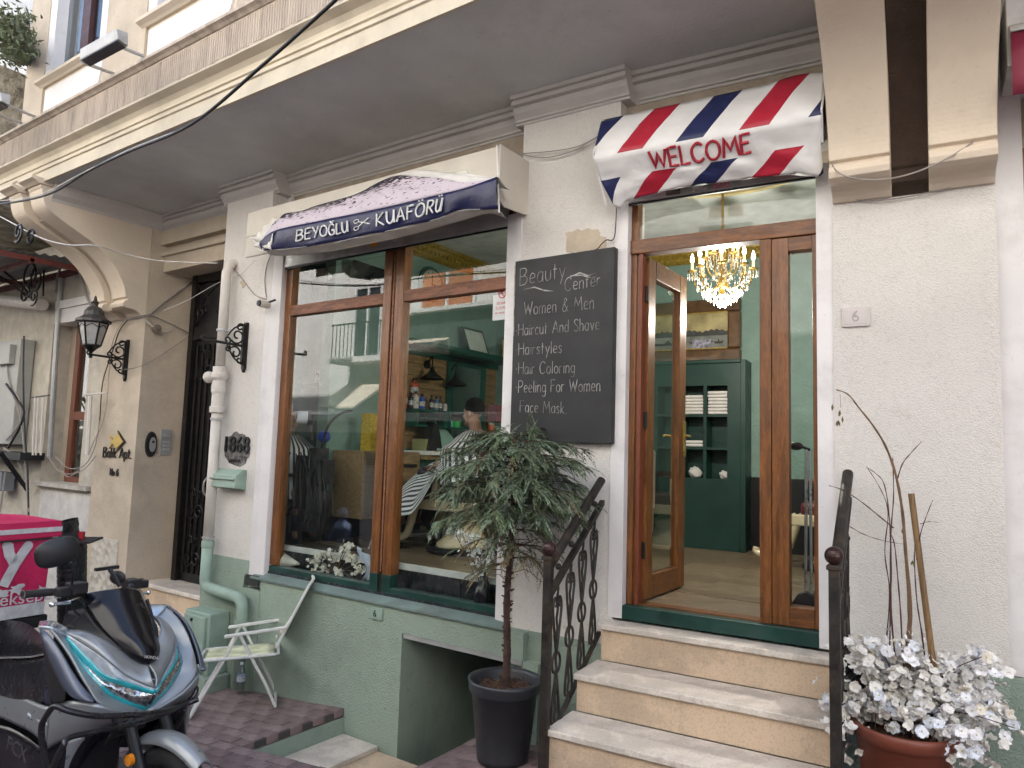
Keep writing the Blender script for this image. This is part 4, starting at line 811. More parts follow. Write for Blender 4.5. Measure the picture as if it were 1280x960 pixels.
for cx in (-7.35, -6.95, -6.55):
    pr += [(cx-.1, -.5)]+[(cx+.1*math.cos(PI-PI*k/8), -.36+.1*math.sin(PI*k/8)) for k in range(9)]+[(cx+.1, -.5)]
pr += [(-6.203, -.5), (-6.203, -.168)]
MB().prism(pr, 'y', -.19, -.13).build('arched_riser', marble, ast); MB().box(-7.688, -6.203, -.05, .2, -.6, -.17).build('dark_core', dark_in, ast)
MB().box(-7.688, -6.203, -.5, -.13, -.62, -.5).build('landing', marble, ast, bevel=.01)
rk = MB()
for k in range(7): rk.ball((-6.4+.1*math.cos(k*2.1), -.32+.12*math.sin(k*2.1), -.5+.06*(k % 3)), .13, 7, 5, (1, .9, .8+.1*(k % 2)))
rk.build('rough_boulder', mat('rough_stone', (.3, .28, .25), .95, var=.3, vs=8, bump=1, bs=14, bd=.04), ast, remesh=.03)
# ================================================================ entrance steps and iron railings
es = thing('entrance_steps', 'three cream marble steps with worn grey treads leading up to the barber shop door', 'steps', MBB @ Vector((.58, -.4, -.15)))
for k, (z, y) in enumerate(((.603, -.135), (.392, -.45), (.19, -.765))):
    yb = (.02, -.12, -.435)[k]; x0 = (-.075, -.085, -.095)[k]
    MB(MBB).box(x0, 1.235, y, yb, z-.034, z).build('tread', marble, es, bevel=.006)
    zb = (.393, .191, -.4)[k]
    MB(MBB).box(x0+.012, 1.225, y+.022, .045 if k == 0 else yb, zb, z-.0345).build('riser', marble_r, es)
def railing(label):
    t = thing('iron_railing', label, 'railing', MBB @ Vector((-.1, -.76, -.2)), 'railings beside the steps')
    X = -.1
    MB(MBB).box(X-.022, X+.022, -.785, -.741, -.3, 1.045).box(X-.03, X+.03, -.793, -.733, 1.04, 1.06).build('post', iron_old, t, bevel=.004)
    MB(MBB).ball((X, -.763, 1.098), .04, 14, 10).lathe([(.02, 1.05), (.014, 1.07)], (X, -.763, 0), 10).build('ball_finial', mat('maroon_ball', (.05, .025, .022), .35, metal=.5), t)
    MB(MBB).tube([(X, -.735, 1.02), (X, -.07, 1.44)], .026, 12).build('handrail', iron_old, t)
    MB(MBB).box(X-.02, X+.02, -.77, -.73, 1.0, 1.04).hexa([(X-.016, -.74, .845), (X+.016, -.74, .845), (X+.016, -.05, 1.29), (X-.016, -.05, 1.29)][:4], [(X-.016, -.74, .875), (X+.016, -.74, .875), (X+.016, -.05, 1.32), (X-.016, -.05, 1.32)]).build('lower_rail', iron_old, t)
    MB(MBB).hexa([(X-.012, -.74, .08), (X+.012, -.74, .08), (X+.012, -.06, .52), (X-.012, -.06, .52)], [(X-.012, -.74, .1), (X+.012, -.74, .1), (X+.012, -.06, .54), (X-.012, -.06, .54)]).build('bottom_rail', iron_old, t)
    for k, y in enumerate((-.645, -.485, -.325, -.165)):
        zt = .87+(y+.74)*.645; zb = .09+(y+.74)*.645; b_ = MB(MBB)
        n = 30; tw = [(X+.003*math.cos(i*1.6), y+.003*math.sin(i*1.6), zb+(zt-zb)*i/n) for i in range(n+1)]; b_.tube(tw, .0075, 5)
        zc = zt-.12
        for s in (-1, 1):
            b_.tube(crom([(X, y, zc-.28), (X, y+s*.02, zc-.2), (X, y+s*.045, zc-.08), (X, y+s*.05, zc-.02), (X, y+s*.03, zc+.02), (X, y+s*.008, zc), (X, y+s*.02, zc-.03)], 4), .0075, 5)
            b_.tube(crom([(X, y, zc-.36), (X, y+s*.02, zc-.44), (X, y+s*.042, zc-.56), (X, y+s*.04, zc-.62), (X, y+s*.01, zc-.63)], 4), .0075, 5)
        b_.tube([(X, y+.05*math.cos(2*PI*q/14), zc-.32+.055*math.sin(2*PI*q/14)) for q in range(14)], .0075, 5, True)
        b_.ball((X, y, zc-.0), .016, 8, 6); b_.ball((X, y, zt+.06), .018, 8, 6)
        b_.build('baluster', iron_old, t)
    return t
r1 = railing('worn black iron railing with heart scrolls left of the steps beside the potted conifer')
dv = MBB.to_3x3() @ Vector((1.375, -.035, .10)); r2 = dup(r1, dv, 'worn black iron railing right of the steps beside the terracotta pot')
# ================================================================ wall lantern and brackets
def bracket(X, z, yw, L_, m, parent, s=1.):
    b_ = MB(); b_.box(X-.02, X+.02, yw-.03, yw, z-.2, z+.22).box(X-.014, X+.014, yw-.05, yw-.03, z-.17, z+.19)
    b_.prism([(X-.02, z-.2), (X, z-.24), (X+.02, z-.2)], 'y', yw-.03, yw)
    b_.tube([(X, yw-.02, z), (X, yw-L_, z+.01)], .012, 6); e = Vector((0, -1, 0)); u = Vector((0, 0, 1))
    for (cy, cz, r0, a0, a1) in ((.1, .085, .075, -.6, -8), (.075, .165, .045, 3.6, -3), (.11, -.07, .06, .8, 7), (.07, -.13, .035, 2.5, 8.5), (.2, .035, .035, -2.2, -8), (.19, -.04, .03, 2, 8), (L_-.01, .03, .022, -1.5, 4)):
        b_.tube(spiral((X, yw-cy, z+cz), r0, r0*.25, a0, a1, 26, e, u), .009, 5)
    b_.tube(crom([(X, yw-.03, z+.2), (X, yw-.14, z+.15), (X, yw-.22, z+.04)], 6), .008, 5).tube(crom([(X, yw-.03, z-.17), (X, yw-.12, z-.12), (X, yw-.2, z-.01)], 6), .008, 5)
    return b_.build('bracket', m, parent)
ln = thing('wall_lantern', 'black street lantern with frosted panes on a scrolled bracket on the cream pier', 'lantern', (-8.0, -.05, 2.25))
bracket(-8.0, 2.47, .02, .42, iron, ln)
cx, cy = -8.02, -.36
def hexr(r, z, a0=0): return [(cx+r*math.cos(a0+PI/3*k), cy+r*math.sin(a0+PI/3*k), z) for k in range(6)]
bod = MB().lathe([(.0, 2.44), (.02, 2.45), (.015, 2.5), (.05, 2.54), (.09, 2.57)], (cx, cy, 0), 12)
a_, b_ = hexr(.085, 2.58), hexr(.14, 2.82)
for k in range(6): bod.tube([a_[k], b_[k]], .01, 5).tube([a_[k], a_[(k+1) % 6]], .011, 5).tube([b_[k], b_[(k+1) % 6]], .012, 5).tube(crom([Vector(a_[k]).lerp(Vector(b_[k]), .75), Vector(a_[k]).lerp(Vector(b_[k]), .9).lerp(Vector(a_[(k+1) % 6]).lerp(Vector(b_[(k+1) % 6]), .9), .5), Vector(a_[(k+1) % 6]).lerp(Vector(b_[(k+1) % 6]), .75)], 4), .006, 4)
bod.build('lantern_frame', iron, ln)
gl = MB()
for k in range(6):
    j = (k+1) % 6; c0 = Vector((cx, cy, 0)); q = [Vector(a_[k]), Vector(a_[j]), Vector(b_[j]), Vector(b_[k])]; q2 = [p+(Vector((cx, cy, p.z))-p).normalized()*.006 for p in q]
    pn = MB().hexa(q, q2).build('lantern_pane', mat('frosted_pane', (.42, .42, .4), .25, var=.1), ln)
MB().lathe([(.172, 2.825), (.168, 2.85), (.13, 2.87), (.1, 2.9), (.095, 2.94), (.065, 2.985), (.03, 3.0), (.03, 3.02), (.04, 3.04), (.02, 3.06), (.012, 3.1), (0, 3.12)], (cx, cy, 0), 12).build('lantern_cap', mat('grey_black_iron', (.07, .066, .062), .5, metal=.4, var=.3), ln)
b2 = thing('wall_bracket', 'empty black scrolled iron lamp bracket on the white pilaster behind the drain pipe', 'bracket', (-5.75, -.06, 2.25))
bracket(-5.75, 2.475, -.05, .44, iron, b2)
# ================================================================ drain pipe, gas box, bottle
dp = thing('drain_pipe', 'old white drain pipe turning green near the ground beside the iron door', 'pipe', (-6.0, -.15, -.4))
X = -6.0
MB().tube([(X-.02, .12, 3.27), (X-.02, -.02, 3.29), (X-.01, -.1, 3.27), (X, -.14, 3.18), (X, -.14, 2.3)], .045, 14).build('upper_pipe', white_pipe, dp, smooth=True)
MB().lathe([(.05, 2.29), (.062, 2.29), (.062, 2.24), (.075, 2.22), (.075, 2.19), (.058, 2.16), (.065, 2.1), (.065, 2.06), (.056, 2.04), (.056, 1.93), (.068, 1.92), (.068, 1.87), (.05, 1.86)], (X, -.14, 0), 18).ball((X-.07, -.2, 2.19), .055, 10, 8).build('collar', white_pipe, dp)
MB().tube([(X, -.14, 1.88), (X, -.14, .7)], .047, 14).build('lower_pipe', white_pipe, dp, smooth=True)
MB().tube([(X, -.14, .72)]+[(X+.07-.07*math.cos(a_), -.14, .37-.07*math.sin(a_)) for a_ in (0, .4, .8, 1.2, 1.57)]+[(X+.3, -.14, .29)]+[(-5.52+.09*math.sin(a_), -.14, .19+.09*math.cos(a_)) for a_ in (.1, .5, .9, 1.3, 1.57)]+[(-5.43, -.14, -.46)], .05, 14).build('green_pipe', green_sm, dp, smooth=True)
MB().lathe([(.052, .7), (.057, .71), (.057, .66), (.052, .65)], (X, -.14, 0), 16).lathe([(.052, .1), (.06, .11), (.06, .04), (.052, .03)], (-5.43, -.14, 0), 16).build('pipe_joint', green_sm, dp)
for z in (2.62, 1.8, .73): MB().lathe([(.05, z), (.056, z), (.056, z+.02), (.05, z+.02)], (X, -.14, 0), 14).box(X+.04, X+.16, -.15, -.143, z, z+.01).build('pipe_clip', metal_gr, dp)
gb = thing('gas_meter_box', 'pale green painted metal gas box at the foot of the pilaster under the drain pipe', 'utility box', (-5.85, -.17, -.55))
MB().box(-6.1, -5.72, -.25, -.058, -.40, .12).build('case', green_sm, gb, bevel=.012)
MB().prism([(-6.08, -.37), (-5.76, -.37), (-5.76, .09), (-6.08, .09)], 'y', -.275, -.25).build('cover', green_sm, gb, bevel=.01)
MB().box(-6.16, -5.66, -.3, -.058, -.62, -.4).build('concrete_base', green_st, gb, bevel=.01)
MB().ball((-5.95, -.28, .05), .014).build('lock', black_m, gb)
flat_text('embossed_lettering', 'DOĞAL GAZ', .07, FM['A'] @ Matrix.Translation((-5.93, -.2765, -.15)) @ Matrix.Rotation(PI/2, 4, 'X') @ Matrix.Rotation(PI/2, 4, 'Z'), green_sm, gb, .002)
bt = thing('water_bottle', 'half empty clear plastic water bottle standing behind the folding chair', 'bottle', (-5.36, -.16, gz(-5.36)))
zb = gz(-5.36)+.01
MB().lathe([(.0, zb), (.034, zb+.003), (.036, zb+.03), (.033, zb+.06), (.036, zb+.08), (.036, zb+.16), (.028, zb+.2), (.013, zb+.225), (.013, zb+.235)], (-5.36, -.16, 0), 16).build('body', glass('bottle_plastic', (.82, .87, .9), 4), bt, smooth=True)
MB().lathe([(.0365, zb+.1), (.0365, zb+.15)], (-5.36, -.16, 0), 16).build('label_band', mat('bottle_label', (.5, .55, .65), .5, var=.4, vs=60), bt)
MB().lathe([(.015, zb+.233), (.015, zb+.25), (0, zb+.25)], (-5.36, -.16, 0), 12).build('cap', mat('white_cap', (.7, .72, .75), .5), bt)
# wall vent slot
o = MB().box(-5.53, -5.34, -.0625, -.0565, .375, .465).build('wall_vent', dark_in); tag(o, 'small dark rectangular vent slot in the green wall beside the window sill', 'vent')
# ================================================================ folding chair
ch = thing('folding_chair', 'white tubular folding garden chair with pale yellow seat against the green wall', 'chair', (-5.0, -.4, gz(-5.0)))
ca = Vector((-.61, -.79, 0)); cb_ = Vector((-.79, .61, 0)); c0 = Vector((-4.72, -.30, -.40))
def cp3(a_, b_, z): p = c0+ca*a_+cb_*b_; return Vector((p.x, p.y, gz(p.x)+z+.012))
wm = mat('white_chair_tube', (.68, .68, .65), .35, var=.06, vs=20, dirt=.25, ds=14)
W = .44
for b_ in (0, W):
    MB().tube(crom([cp3(.0, b_, .01), cp3(.09, b_, .2), cp3(.20, b_, .40), cp3(.29, b_, .575)], 4), .0115, 8).build('rear_leg', wm, ch)
    MB().tube([cp3(-.22, b_, .93), cp3(-.2, b_, .9), cp3(.02, b_, .45), cp3(.1, b_, .385)][:3], .0115, 8).build('back_post', wm, ch)
    MB().tube([cp3(.31, b_, .57), cp3(.40, b_, .38), cp3(.60, b_, .012)], .0115, 8).build('front_leg', wm, ch)
    s = 1 if b_ else -1
    m_ = MB(); q = [cp3(-.05, b_-.02, .585), cp3(.40, b_-.024, .56), cp3(.40, b_+.024, .56), cp3(-.05, b_+.02, .585)]; m_.hexa(q, [p+Vector((0, 0, .022)) for p in q]); m_.build('armrest', wm, ch, bevel=.006)
MB().tube([cp3(.0, 0, .012), cp3(.0, W, .012)], .0115, 8).build('rear_foot_bar', wm, ch)
MB().tube([cp3(.6, 0, .012), cp3(.6, W, .012)], .0115, 8).build('front_foot_bar', wm, ch)
MB().tube([cp3(-.22, 0, .93), cp3(-.235, .04, .95), cp3(-.235, W-.04, .95), cp3(-.22, W, .93)], .0115, 8).build('back_top_bar', wm, ch)
fr = crom([cp3(.03, .0, .40), cp3(.3, -.005, .405), cp3(.52, 0, .41), cp3(.56, .06, .41), cp3(.56, W-.06, .41), cp3(.52, W, .41), cp3(.3, W, .405), cp3(.03, W, .40)], 4); MB().tube(fr+[cp3(.0, W-.03, .40), cp3(0, .03, .40)], .012, 8, True).build('seat_frame', wm, ch)
MB().grid(lambda s, t: cp3(.03+.5*s, .02+(W-.04)*t, .412-.02*math.sin(PI*s)*math.sin(PI*t)), 8, 8).build('seat', mat('pale_yellow_fabric', (.62, .63, .42), .8, var=.3, vs=7), ch, solid=.006, smooth=True)
MB().grid(lambda s, t: cp3(.0-.21*s, .015+(W-.03)*t, .5+.42*s)+Vector((0, 0, 0))+ca*(-.025*math.sin(PI*t)), 8, 8).build('backrest', mat('cream_fabric', (.68, .66, .58), .8, var=.15, vs=7), ch, solid=.006, smooth=True)
# ================================================================ cameras and floodlights
sc = thing('security_camera', 'small bullet security camera hanging by the top left corner of the shop window', 'camera', (-5.55, -.12, 2.85))
c_ = at('A', 329, 380, -.14); MB().lathe([(.03, -.04), (.034, -.02), (.034, .05), (.03, .06)], tuple(c_), 14, 'y').build('body', mat('cream_plastic', (.6, .56, .48), .5), sc)
MB().lathe([(.0, -.052), (.026, -.05), (.028, -.04)], tuple(c_), 14, 'y').build('lens', black_m, sc)
MB().tube([c_+Vector((.02, .04, .02)), c_+Vector((.05, .09, .05))], .01, 6).build('mount', black_m, sc)
s2 = thing('security_camera', 'small dark camera on a wire stalk on the beige alcove wall', 'camera', (-7.6, .08, 2.78))
c_ = atx('A', 195, 411, -7.62); MB().lathe([(.0, -.05), (.03, -.045), (.035, .02), (.045, .03), (.045, .04), (0, .045)], tuple(c_), 14, 'x').build('body', mat('brown_plastic', (.2, .16, .13), .5), s2)
MB().tube([c_+Vector((0, 0, 0)), atx('A', 178, 398, -7.64)], .008, 6).build('stalk', white_pipe, s2)
def flood(u0, v0, u1, v1, arm, lab, dy=-1.62):
    t = thing('floodlight', lab, 'floodlight', at('A', (u0+u1)/2, v0, -1.3), 'floodlights on the balcony front')
    a_, b_ = at('A', u0, v0, dy), at('A', u1, v1, dy); L_ = b_.x-a_.x
    m_ = MB(); m_.hexa([(a_.x, dy-.045, a_.z-.03), (b_.x, dy-.045, b_.z-.03), (b_.x, dy+.03, b_.z-.05), (a_.x, dy+.03, a_.z-.05)], [(a_.x+.02, dy-.055, a_.z+.05), (b_.x-.02, dy-.055, b_.z+.05), (b_.x-.02, dy+.03, b_.z+.06), (a_.x+.02, dy+.03, a_.z+.06)]); m_.build('lamp_housing', metal_gr, t, bevel=.008)
    MB().hexa([(a_.x+.03, dy-.04, a_.z-.036), (b_.x-.03, dy-.04, b_.z-.036), (b_.x-.03, dy+.025, b_.z-.056), (a_.x+.03, dy+.025, a_.z-.056)], [(a_.x+.03, dy-.04, a_.z-.031), (b_.x-.03, dy-.04, b_.z-.031), (b_.x-.03, dy+.025, b_.z-.051), (a_.x+.03, dy+.025, a_.z-.051)]).build('lamp_glass', mat('dark_glass', (.05, .05, .055), .1), t)
    for (pa, pb) in arm:
        p0 = at('A', *pa, dy+.02); p1 = at('A', *pb, -1.12); MB().tube([p0, p1], .014, 6).tube([p1, p1+Vector((0, 0, -.16))], .018, 6).build('arm', metal_gr, t)
flood(107, 74, 156, 47, (((103, 78), (142, 92)), ((142, 55), (179, 70))), 'grey metal floodlight on two arms above the balcony ledge under the first window')
flood(-40, 150, 9, 124, (((10, 132), (44, 146)), ((-5, 143), (26, 153))), 'grey metal floodlight partly cut by the left edge of the view')
# ================================================================ cables
def cable(pts, r, m, lab, n=7):
    o = MB().tube(crom([Vector(p) for p in pts], n), r, 6).build('cable', m, smooth=True); tag(o, lab, 'cable'); return o
cable([at('A', u, v, y) for u, v, y in [(430, -10, -1.9), (400, 18, -1.88), (330, 80, -1.85), (240, 155, -1.8), (160, 190, -1.75), (110, 214, -1.7), (60, 243, -1.65), (0, 255, -1.6), (-60, 258, -1.5)]], .009, cable_b, 'thick black cable hanging in front of the balcony from upper middle to the left edge')
cable([at('A', u, v, y) for u, v, y in [(240, 157, -1.78), (160, 188, -1.74), (100, 218, -1.7), (50, 243, -1.65), (0, 251, -1.6), (-60, 252, -1.5)]], .004, cable_w, 'thin white cable twisted along the thick black cable at the upper left')
cable([at('A', u, v, y) for u, v, y in [(-20, 260, -1.3), (10, 276, -1.25), (50, 297, -1.2), (85, 306, -1.1), (120, 307, -.9), (150, 316, -.6), (200, 326, -.3), (272, 329, -.1)]], .006, cable_w, 'white wire sagging across the left corbel to the drain pipe')
cable([at('A', u, v, -.06) for u, v in [(287, 330), (300, 345), (318, 368), (333, 374)]], .004, cable_g, 'thin grey wire from the drain pipe top to the small camera')
cable([atx('A', u, v, -7.67) for u, v in [(160, 400), (184, 394), (205, 378), (240, 352)]], .012, cable_g, 'thick brown cable running up the alcove wall')
cable([atx('A', u, v, -7.66) for u, v in [(150, 402), (184, 394), (210, 403), (238, 417), (241, 418)]], .007, cable_g, 'grey cable sagging down the alcove wall to the door corner')
cable([atx('A', u, v, -7.66) for u, v in [(184, 396), (195, 410), (205, 416), (214, 414), (220, 405)]], .004, cable_g, 'short looped wire under the alcove camera')
cable([at('A', u, v, y) for u, v, y in [(205, 388, -.05), (235, 375, .1), (270, 355, .1), (300, 343, -.07), (320, 325, -.07)]], .003, cable_w, 'thin pale wire crossing above the iron door')
cable([atx('A', u, v, -7.66) for u, v in [(155, 462), (175, 458), (200, 445), (236, 420)]], .004, cable_g, 'faint thin wire from the lantern bracket along the alcove wall')
cable([at('A', u, v, -.01) for u, v in [(162, 398), (150, 412), (142, 435), (135, 455), (128, 480), (125, 520), (122, 545)]], .006, cable_b, 'dark wire bundle hanging down the pier edge behind the lantern')
cable([at('A', u, v, -.01) for u, v in [(158, 398), (146, 414), (138, 440), (136, 470), (134, 500), (128, 530), (118, 550), (112, 565)]], .004, cable_g, 'thin grey wire hanging on the left edge of the pier')
for k, sg in enumerate((0, 7)):
    cable([FM['P'] @ at('P', u, v, -.03) for u, v in [(648, 192), (680, 190+sg), (715, 185+sg*.6), (738, 176), (751, 168)]], .004, cable_g, ['taut wire between the two awnings', 'sagging wire between the two awnings'][k])
cable([MBB @ at('B', u, v, y) for u, v, y in [(1038, 150, -.12), (1037, 190, -.1), (1046, 214, -.25), (1075, 224, -.3), (1120, 222, -.3), (1170, 205, -.28), (1215, 178, -.2), (1241, 150, -.1), (1243, 60, -.05)]], .004, cable_g, 'thin wire looped across the right corbel')
cable([MBB @ at('B', u, v, -.04) for u, v in [(1036, 200), (1043, 238), (1060, 248), (1100, 250), (1150, 243), (1200, 231), (1241, 223)]], .004, cable_g, 'thin wire stretched under the foot of the right corbel')
cable([FM['P'] @ at('P', u, v, -.03) for u, v in [(727, 316), (745, 312), (752, 305), (758, 300), (768, 296), (771, 250)]], .004, cable_b, 'short black wire behind the top of the menu board')
cable([at('A', u, v, -.06) for u, v in [(339, 318), (334, 330), (331, 350), (333, 372)]], .004, cable_g, 'short wire above the small camera')
# ================================================================ far left: awning, cabinet, window grille
ta = thing('metal_canopy', 'corrugated metal canopy with red brown frame at the left edge', 'canopy', (-10.5, -.5, 3.3))
pz = 3.72
def can(x, t): return Vector((x, -1.25+1.25*t, 3.62+.14*t))
mb = MB()
nx = 70
for i in range(nx):
    x0 = -13+i*(3.9/nx); x1 = x0+3.9/nx; 
mb.grid(lambda s, t: (-13+3.95*s, -1.25+1.27*t, 3.60+.12*t+.012*math.sin(t*75)), 6, 90)
mb.build('corrugated_sheet', mat('corrugated_metal', (.2, .21, .21), .5, metal=.4, dirt=.4), ta, smooth=True, solid=.004)
redf = mat('red_brown_steel', (.14, .03, .025), .5, dirt=.3)
MB().box(-13, -9.05, -1.3, -1.26, 3.55, 3.62).box(-9.09, -9.05, -1.26, .04, 3.56, 3.62).box(-13, -9.05, -.62, -.58, 3.55, 3.6).box(-13, -9.05, -.0, .04, 3.6, 3.67).box(-10.6, -10.56, -1.26, .04, 3.55, 3.6).build('frame', redf, ta)
wi = MB()
for (u, v, r) in ((23, 290, .1), (38, 297, .08), (36, 347, .24), (46, 350, .18), (31, 368, .14), (42, 370, .12)):
    c_ = at('A', u, v, -1.3 if v < 310 else -.35); wi.tube(spiral(c_, r, r*.2, u, u+9, 24, (1, 0, 0), (0, 0, 1)), .012, 5)
wi.tube([at('A', 55, 330, -.1), at('A', 54, 370, -.1)], .012, 5).tube(crom([at('A', 0, 335, -.6), at('A', 18, 350, -.4), at('A', 35, 365, -.1)], 5), .014, 5).tube(crom([at('A', 0, 345, -.6), at('A', 18, 358, -.4), at('A', 33, 370, -.1)], 5), .012, 5).tube([at('A', 60, 298, -.3), at('A', 112, 343, .0)], .014, 5).build('iron_scrolls', iron, ta)['kind'] = 'stuff'
cbx = thing('electric_cabinet', 'grey painted electric cabinet with wires at the left edge', 'electric box', (-10.6, -.4, 1.4))
p0, p1 = at('A', 27, 423, -.12), at('A', 22, 556, -.12)
gm = mat('grey_cabinet_paint', (.38, .38, .35), .6, var=.08, dirt=.45, dcol=(.12, .11, .1), ds=3)
MB().box(p0.x-1.2, p0.x-.02, -.12, .05, p1.z, p0.z).build('case', gm, cbx, bevel=.01)
q0, q1 = at('A', 2, 433, -.13), at('A', 17, 455, -.13); MB().box(q0.x, q1.x, -.19, -.12, q1.z, q0.z).build('junction_box', gm, cbx, bevel=.008)
q0 = at('A', 28, 566, -.2); MB().box(p0.x-1.2, q0.x, -.22, .05, q0.z-.09, q0.z).build('shelf', black_m, cbx)
MB().tube([at('A', 0, 565, -.4), at('A', 34, 612, -.02)], .03, 6).build('shelf_brace', black_m, cbx); q0 = at('A', 8, 590, -.1); MB().box(q0.x-.4, q0.x, -.15, 0, q0.z-.24, q0.z).build('meter_box', mat('blue_grey_plastic', (.2, .22, .25), .4), cbx)
for pts in ([(9, 455), (12, 480), (25, 520), (30, 560), (33, 600), (36, 640)], [(30, 420), (29, 470), (31, 540), (35, 600), (36, 690)], [(20, 490), (26, 505), (24, 530), (8, 550)], [(5, 560), (22, 575), (30, 600)], [(7, 590), (0, 640)]): MB().tube(crom([at('A', u, v, -.14) for u, v in pts], 6), .011, 5).build('wire', cable_g if pts[0][0] != 30 else cable_b, cbx)
MB().tube(crom([at('A', u, v, -.15) for u, v in [(8, 480), (22, 500), (30, 515), (24, 535), (10, 560)]], 5), .016, 5).build('wire', cable_b, cbx)
tb = MB().tube([at('A', -30, 372, -.2), at('A', 53, 381, -.1)], .075, 12).build('white_tube', white_pipe); tag(tb, 'thick horizontal whitish pipe above the electric cabinet', 'pipe')
gr = thing('window_grille', 'pale broken metal window grille rods round the left window', 'grille', (-9.4, -.1, 1.0))
for u in (41, 45, 51): MB().tube([at('A', u+3, 497, -.12), at('A', u, 569, -.12)], .012, 5).build('rod', white_pipe, gr)
MB().tube([at('A', 113, 495, -.12), at('A', 109, 569, -.12)], .022, 6).build('rod', white_pipe, gr); MB().tube([at('A', 40, 497, -.12), at('A', 62, 494, -.12)], .01, 5).build('rod', iron, gr); MB().tube([at('A', 107, 493, -.12), at('A', 133, 491, -.12)], .01, 5).build('rod', white_pipe, gr)
MB().tube([at('A', 77, 340, .03), at('A', 70, 440, .03), at('A', 62, 572, .03)], .03, 8).build('conduit', metal_gr, gr)
for pts in ([(70, 571), (85, 585), (105, 582), (118, 560), (125, 525)], [(60, 570), (75, 590), (100, 590), (120, 570)], [(74, 585), (85, 596), (98, 588)]): MB().tube(crom([at('A', u, v, -.1) for u, v in pts], 5), .006, 5).build('loose_wire', cable_g, gr)
cable([at('A', u, v, .0) for u, v in [(70, 365), (72, 345), (80, 330), (95, 332), (103, 350), (110, 375), (118, 388)]], .014, cable_g, 'bent grey flexible conduit above the left window')
# far building and shrub at the top left
fb = thing('rubble_building', 'old rubble stone building with pale plaster beyond the balcony at the top left', 'building', (-13, -1, 4))
MB().box(-20, -9.6, -1.1, 5, 4.2, 5.9).build('stone_wall', mat('rubble_stone', (.42, .37, .28), .95, var=.35, vs=5, bump=1, bs=9, bd=.08, dirt=.4, ds=2), fb)
MB().box(-20, -10.4, -1.05, 5, 5.9, 9.5).build('upper_wall', mat('pale_blue_wall', (.5, .52, .55), .9), fb)
MB().box(-9.6, -9.3, -1.0, -.9, 4.25, 4.75).build('window', mat('pale_window', (.35, .42, .46), .1), fb)
sh = thing('wall_shrub', 'green straggly shrub growing out of the stone wall at the top left', 'shrub', at('A', 18, 85, -1.2))
rng = random.Random(5); lf_ = MB(); st_ = MB()
for k in range(60):
    b0 = at('A', 28+rng.uniform(-6, 5), 75+rng.uniform(-8, 8), -1.2); b1 = at('A', rng.uniform(-12, 36), rng.uniform(10, 62), -1.2+rng.uniform(-.5, .5)); st_.tube([b0, b0.lerp(b1, .5)+Vector((0, 0, .05)), b1], [.008, .005, .002], 4)
    for q in range(30):
        p = b0.lerp(b1, rng.uniform(.25, 1))+Vector([rng.gauss(0, .06) for _ in range(3)]); d = Vector([rng.gauss(0, 1) for _ in range(3)]).normalized()*.05; e = d.orthogonal().normalized()*.012
        lf_.add([p-d*.4, p+e, p+d, p-e], [(0, 1, 2, 3)])
st_.build('stem', mat('brown_stem', (.1, .07, .04), .9), sh); o = lf_.build('foliage', mat('grey_green_leaf', (.09, .11, .05), .7, var=.4, vs=3), sh); o['kind'] = 'stuff'
# ================================================================ potted conifer
pc = atz('A', 628, 950, gz(-2.5)); PCX, PCY = pc.x, pc.y+.0; PZ = gz(PCX)+.012
pot = thing('potted_conifer', 'small bare-stemmed conifer with drooping crown in a black plastic pot beside the left railing', 'tree', (PCX, PCY, PZ))
blk_pot = mat('black_pot_plastic', (.032, .034, .04), .4, var=.15, vs=5, bump=.1, bs=30, dirt=.35, dcol=(.08, .08, .08), ds=5)
MB().lathe([(0, PZ), (.15, PZ), (.155, PZ+.03), (.196, PZ+.385), (.208, PZ+.39), (.213, PZ+.40), (.216, PZ+.44), (.222, PZ+.462), (.209, PZ+.464), (.203, PZ+.44), (.19, PZ+.40), (.185, PZ+.38)], (PCX, PCY, 0), 40).build('pot', blk_pot, pot, smooth=True)
soil = MB().grid(lambda s, t: (PCX+.188*t*math.cos(2*PI*s), PCY+.188*t*math.sin(2*PI*s), PZ+.4+.02*math.sin(s*40+t*9)+.015*math.cos(t*17)), 30, 6); soil.build('soil', mat('dry_soil', (.06, .035, .025), .95, var=.6, vs=30, bump=1, bs=60), pot)
rng = random.Random(11); lit = MB()
for k in range(60): a = rng.uniform(0, 6.28); r = rng.uniform(.02, .15); p = Vector((PCX+r*math.cos(a), PCY+r*math.sin(a), PZ+.415)); q = Vector([rng.gauss(0, 1), rng.gauss(0, 1), rng.uniform(0, .8)]).normalized()*rng.uniform(.03, .07); lit.tube([p, p+q*.5+Vector((0, 0, .006)), p+q], .0022, 4)
o = lit.build('dead_twigs', mat('dead_twig', (.12, .06, .035), .9), pot); o['kind'] = 'stuff'
bark = mat('dark_bark', (.075, .04, .03), .9, var=.4, vs=20, bump=1, bs=60, bd=.01)
TT = atz('A', 638, 560, 1.55); tp = [(PCX, PCY, PZ+.38), (PCX+.01, PCY, PZ+.6), (PCX-.008, PCY+.005, PZ+.9), (PCX+.012, PCY-.005, PZ+1.2), (PCX+.02, PCY, PZ+1.5), (PCX+.01, PCY, PZ+1.88)]
tk = MB().tube(crom(tp, 6), [.026+(.012-.026)*i/30+.002*math.sin(i*2.3) for i in range(31)], 9)
for k in range(85): # cut branch stubs
    z = rng.uniform(PZ+.45, PZ+1.3); a = rng.uniform(0, 6.28); d = Vector((math.cos(a), math.sin(a), .35)); p = Vector((PCX, PCY, z))+d*.018; tk.tube([p, p+d*rng.uniform(.008, .024)], [.006, .004], 5)
tk.build('trunk', bark, pot)
TZ = PZ+1.45
br = MB(); leaves = [MB(), MB(), MB()]
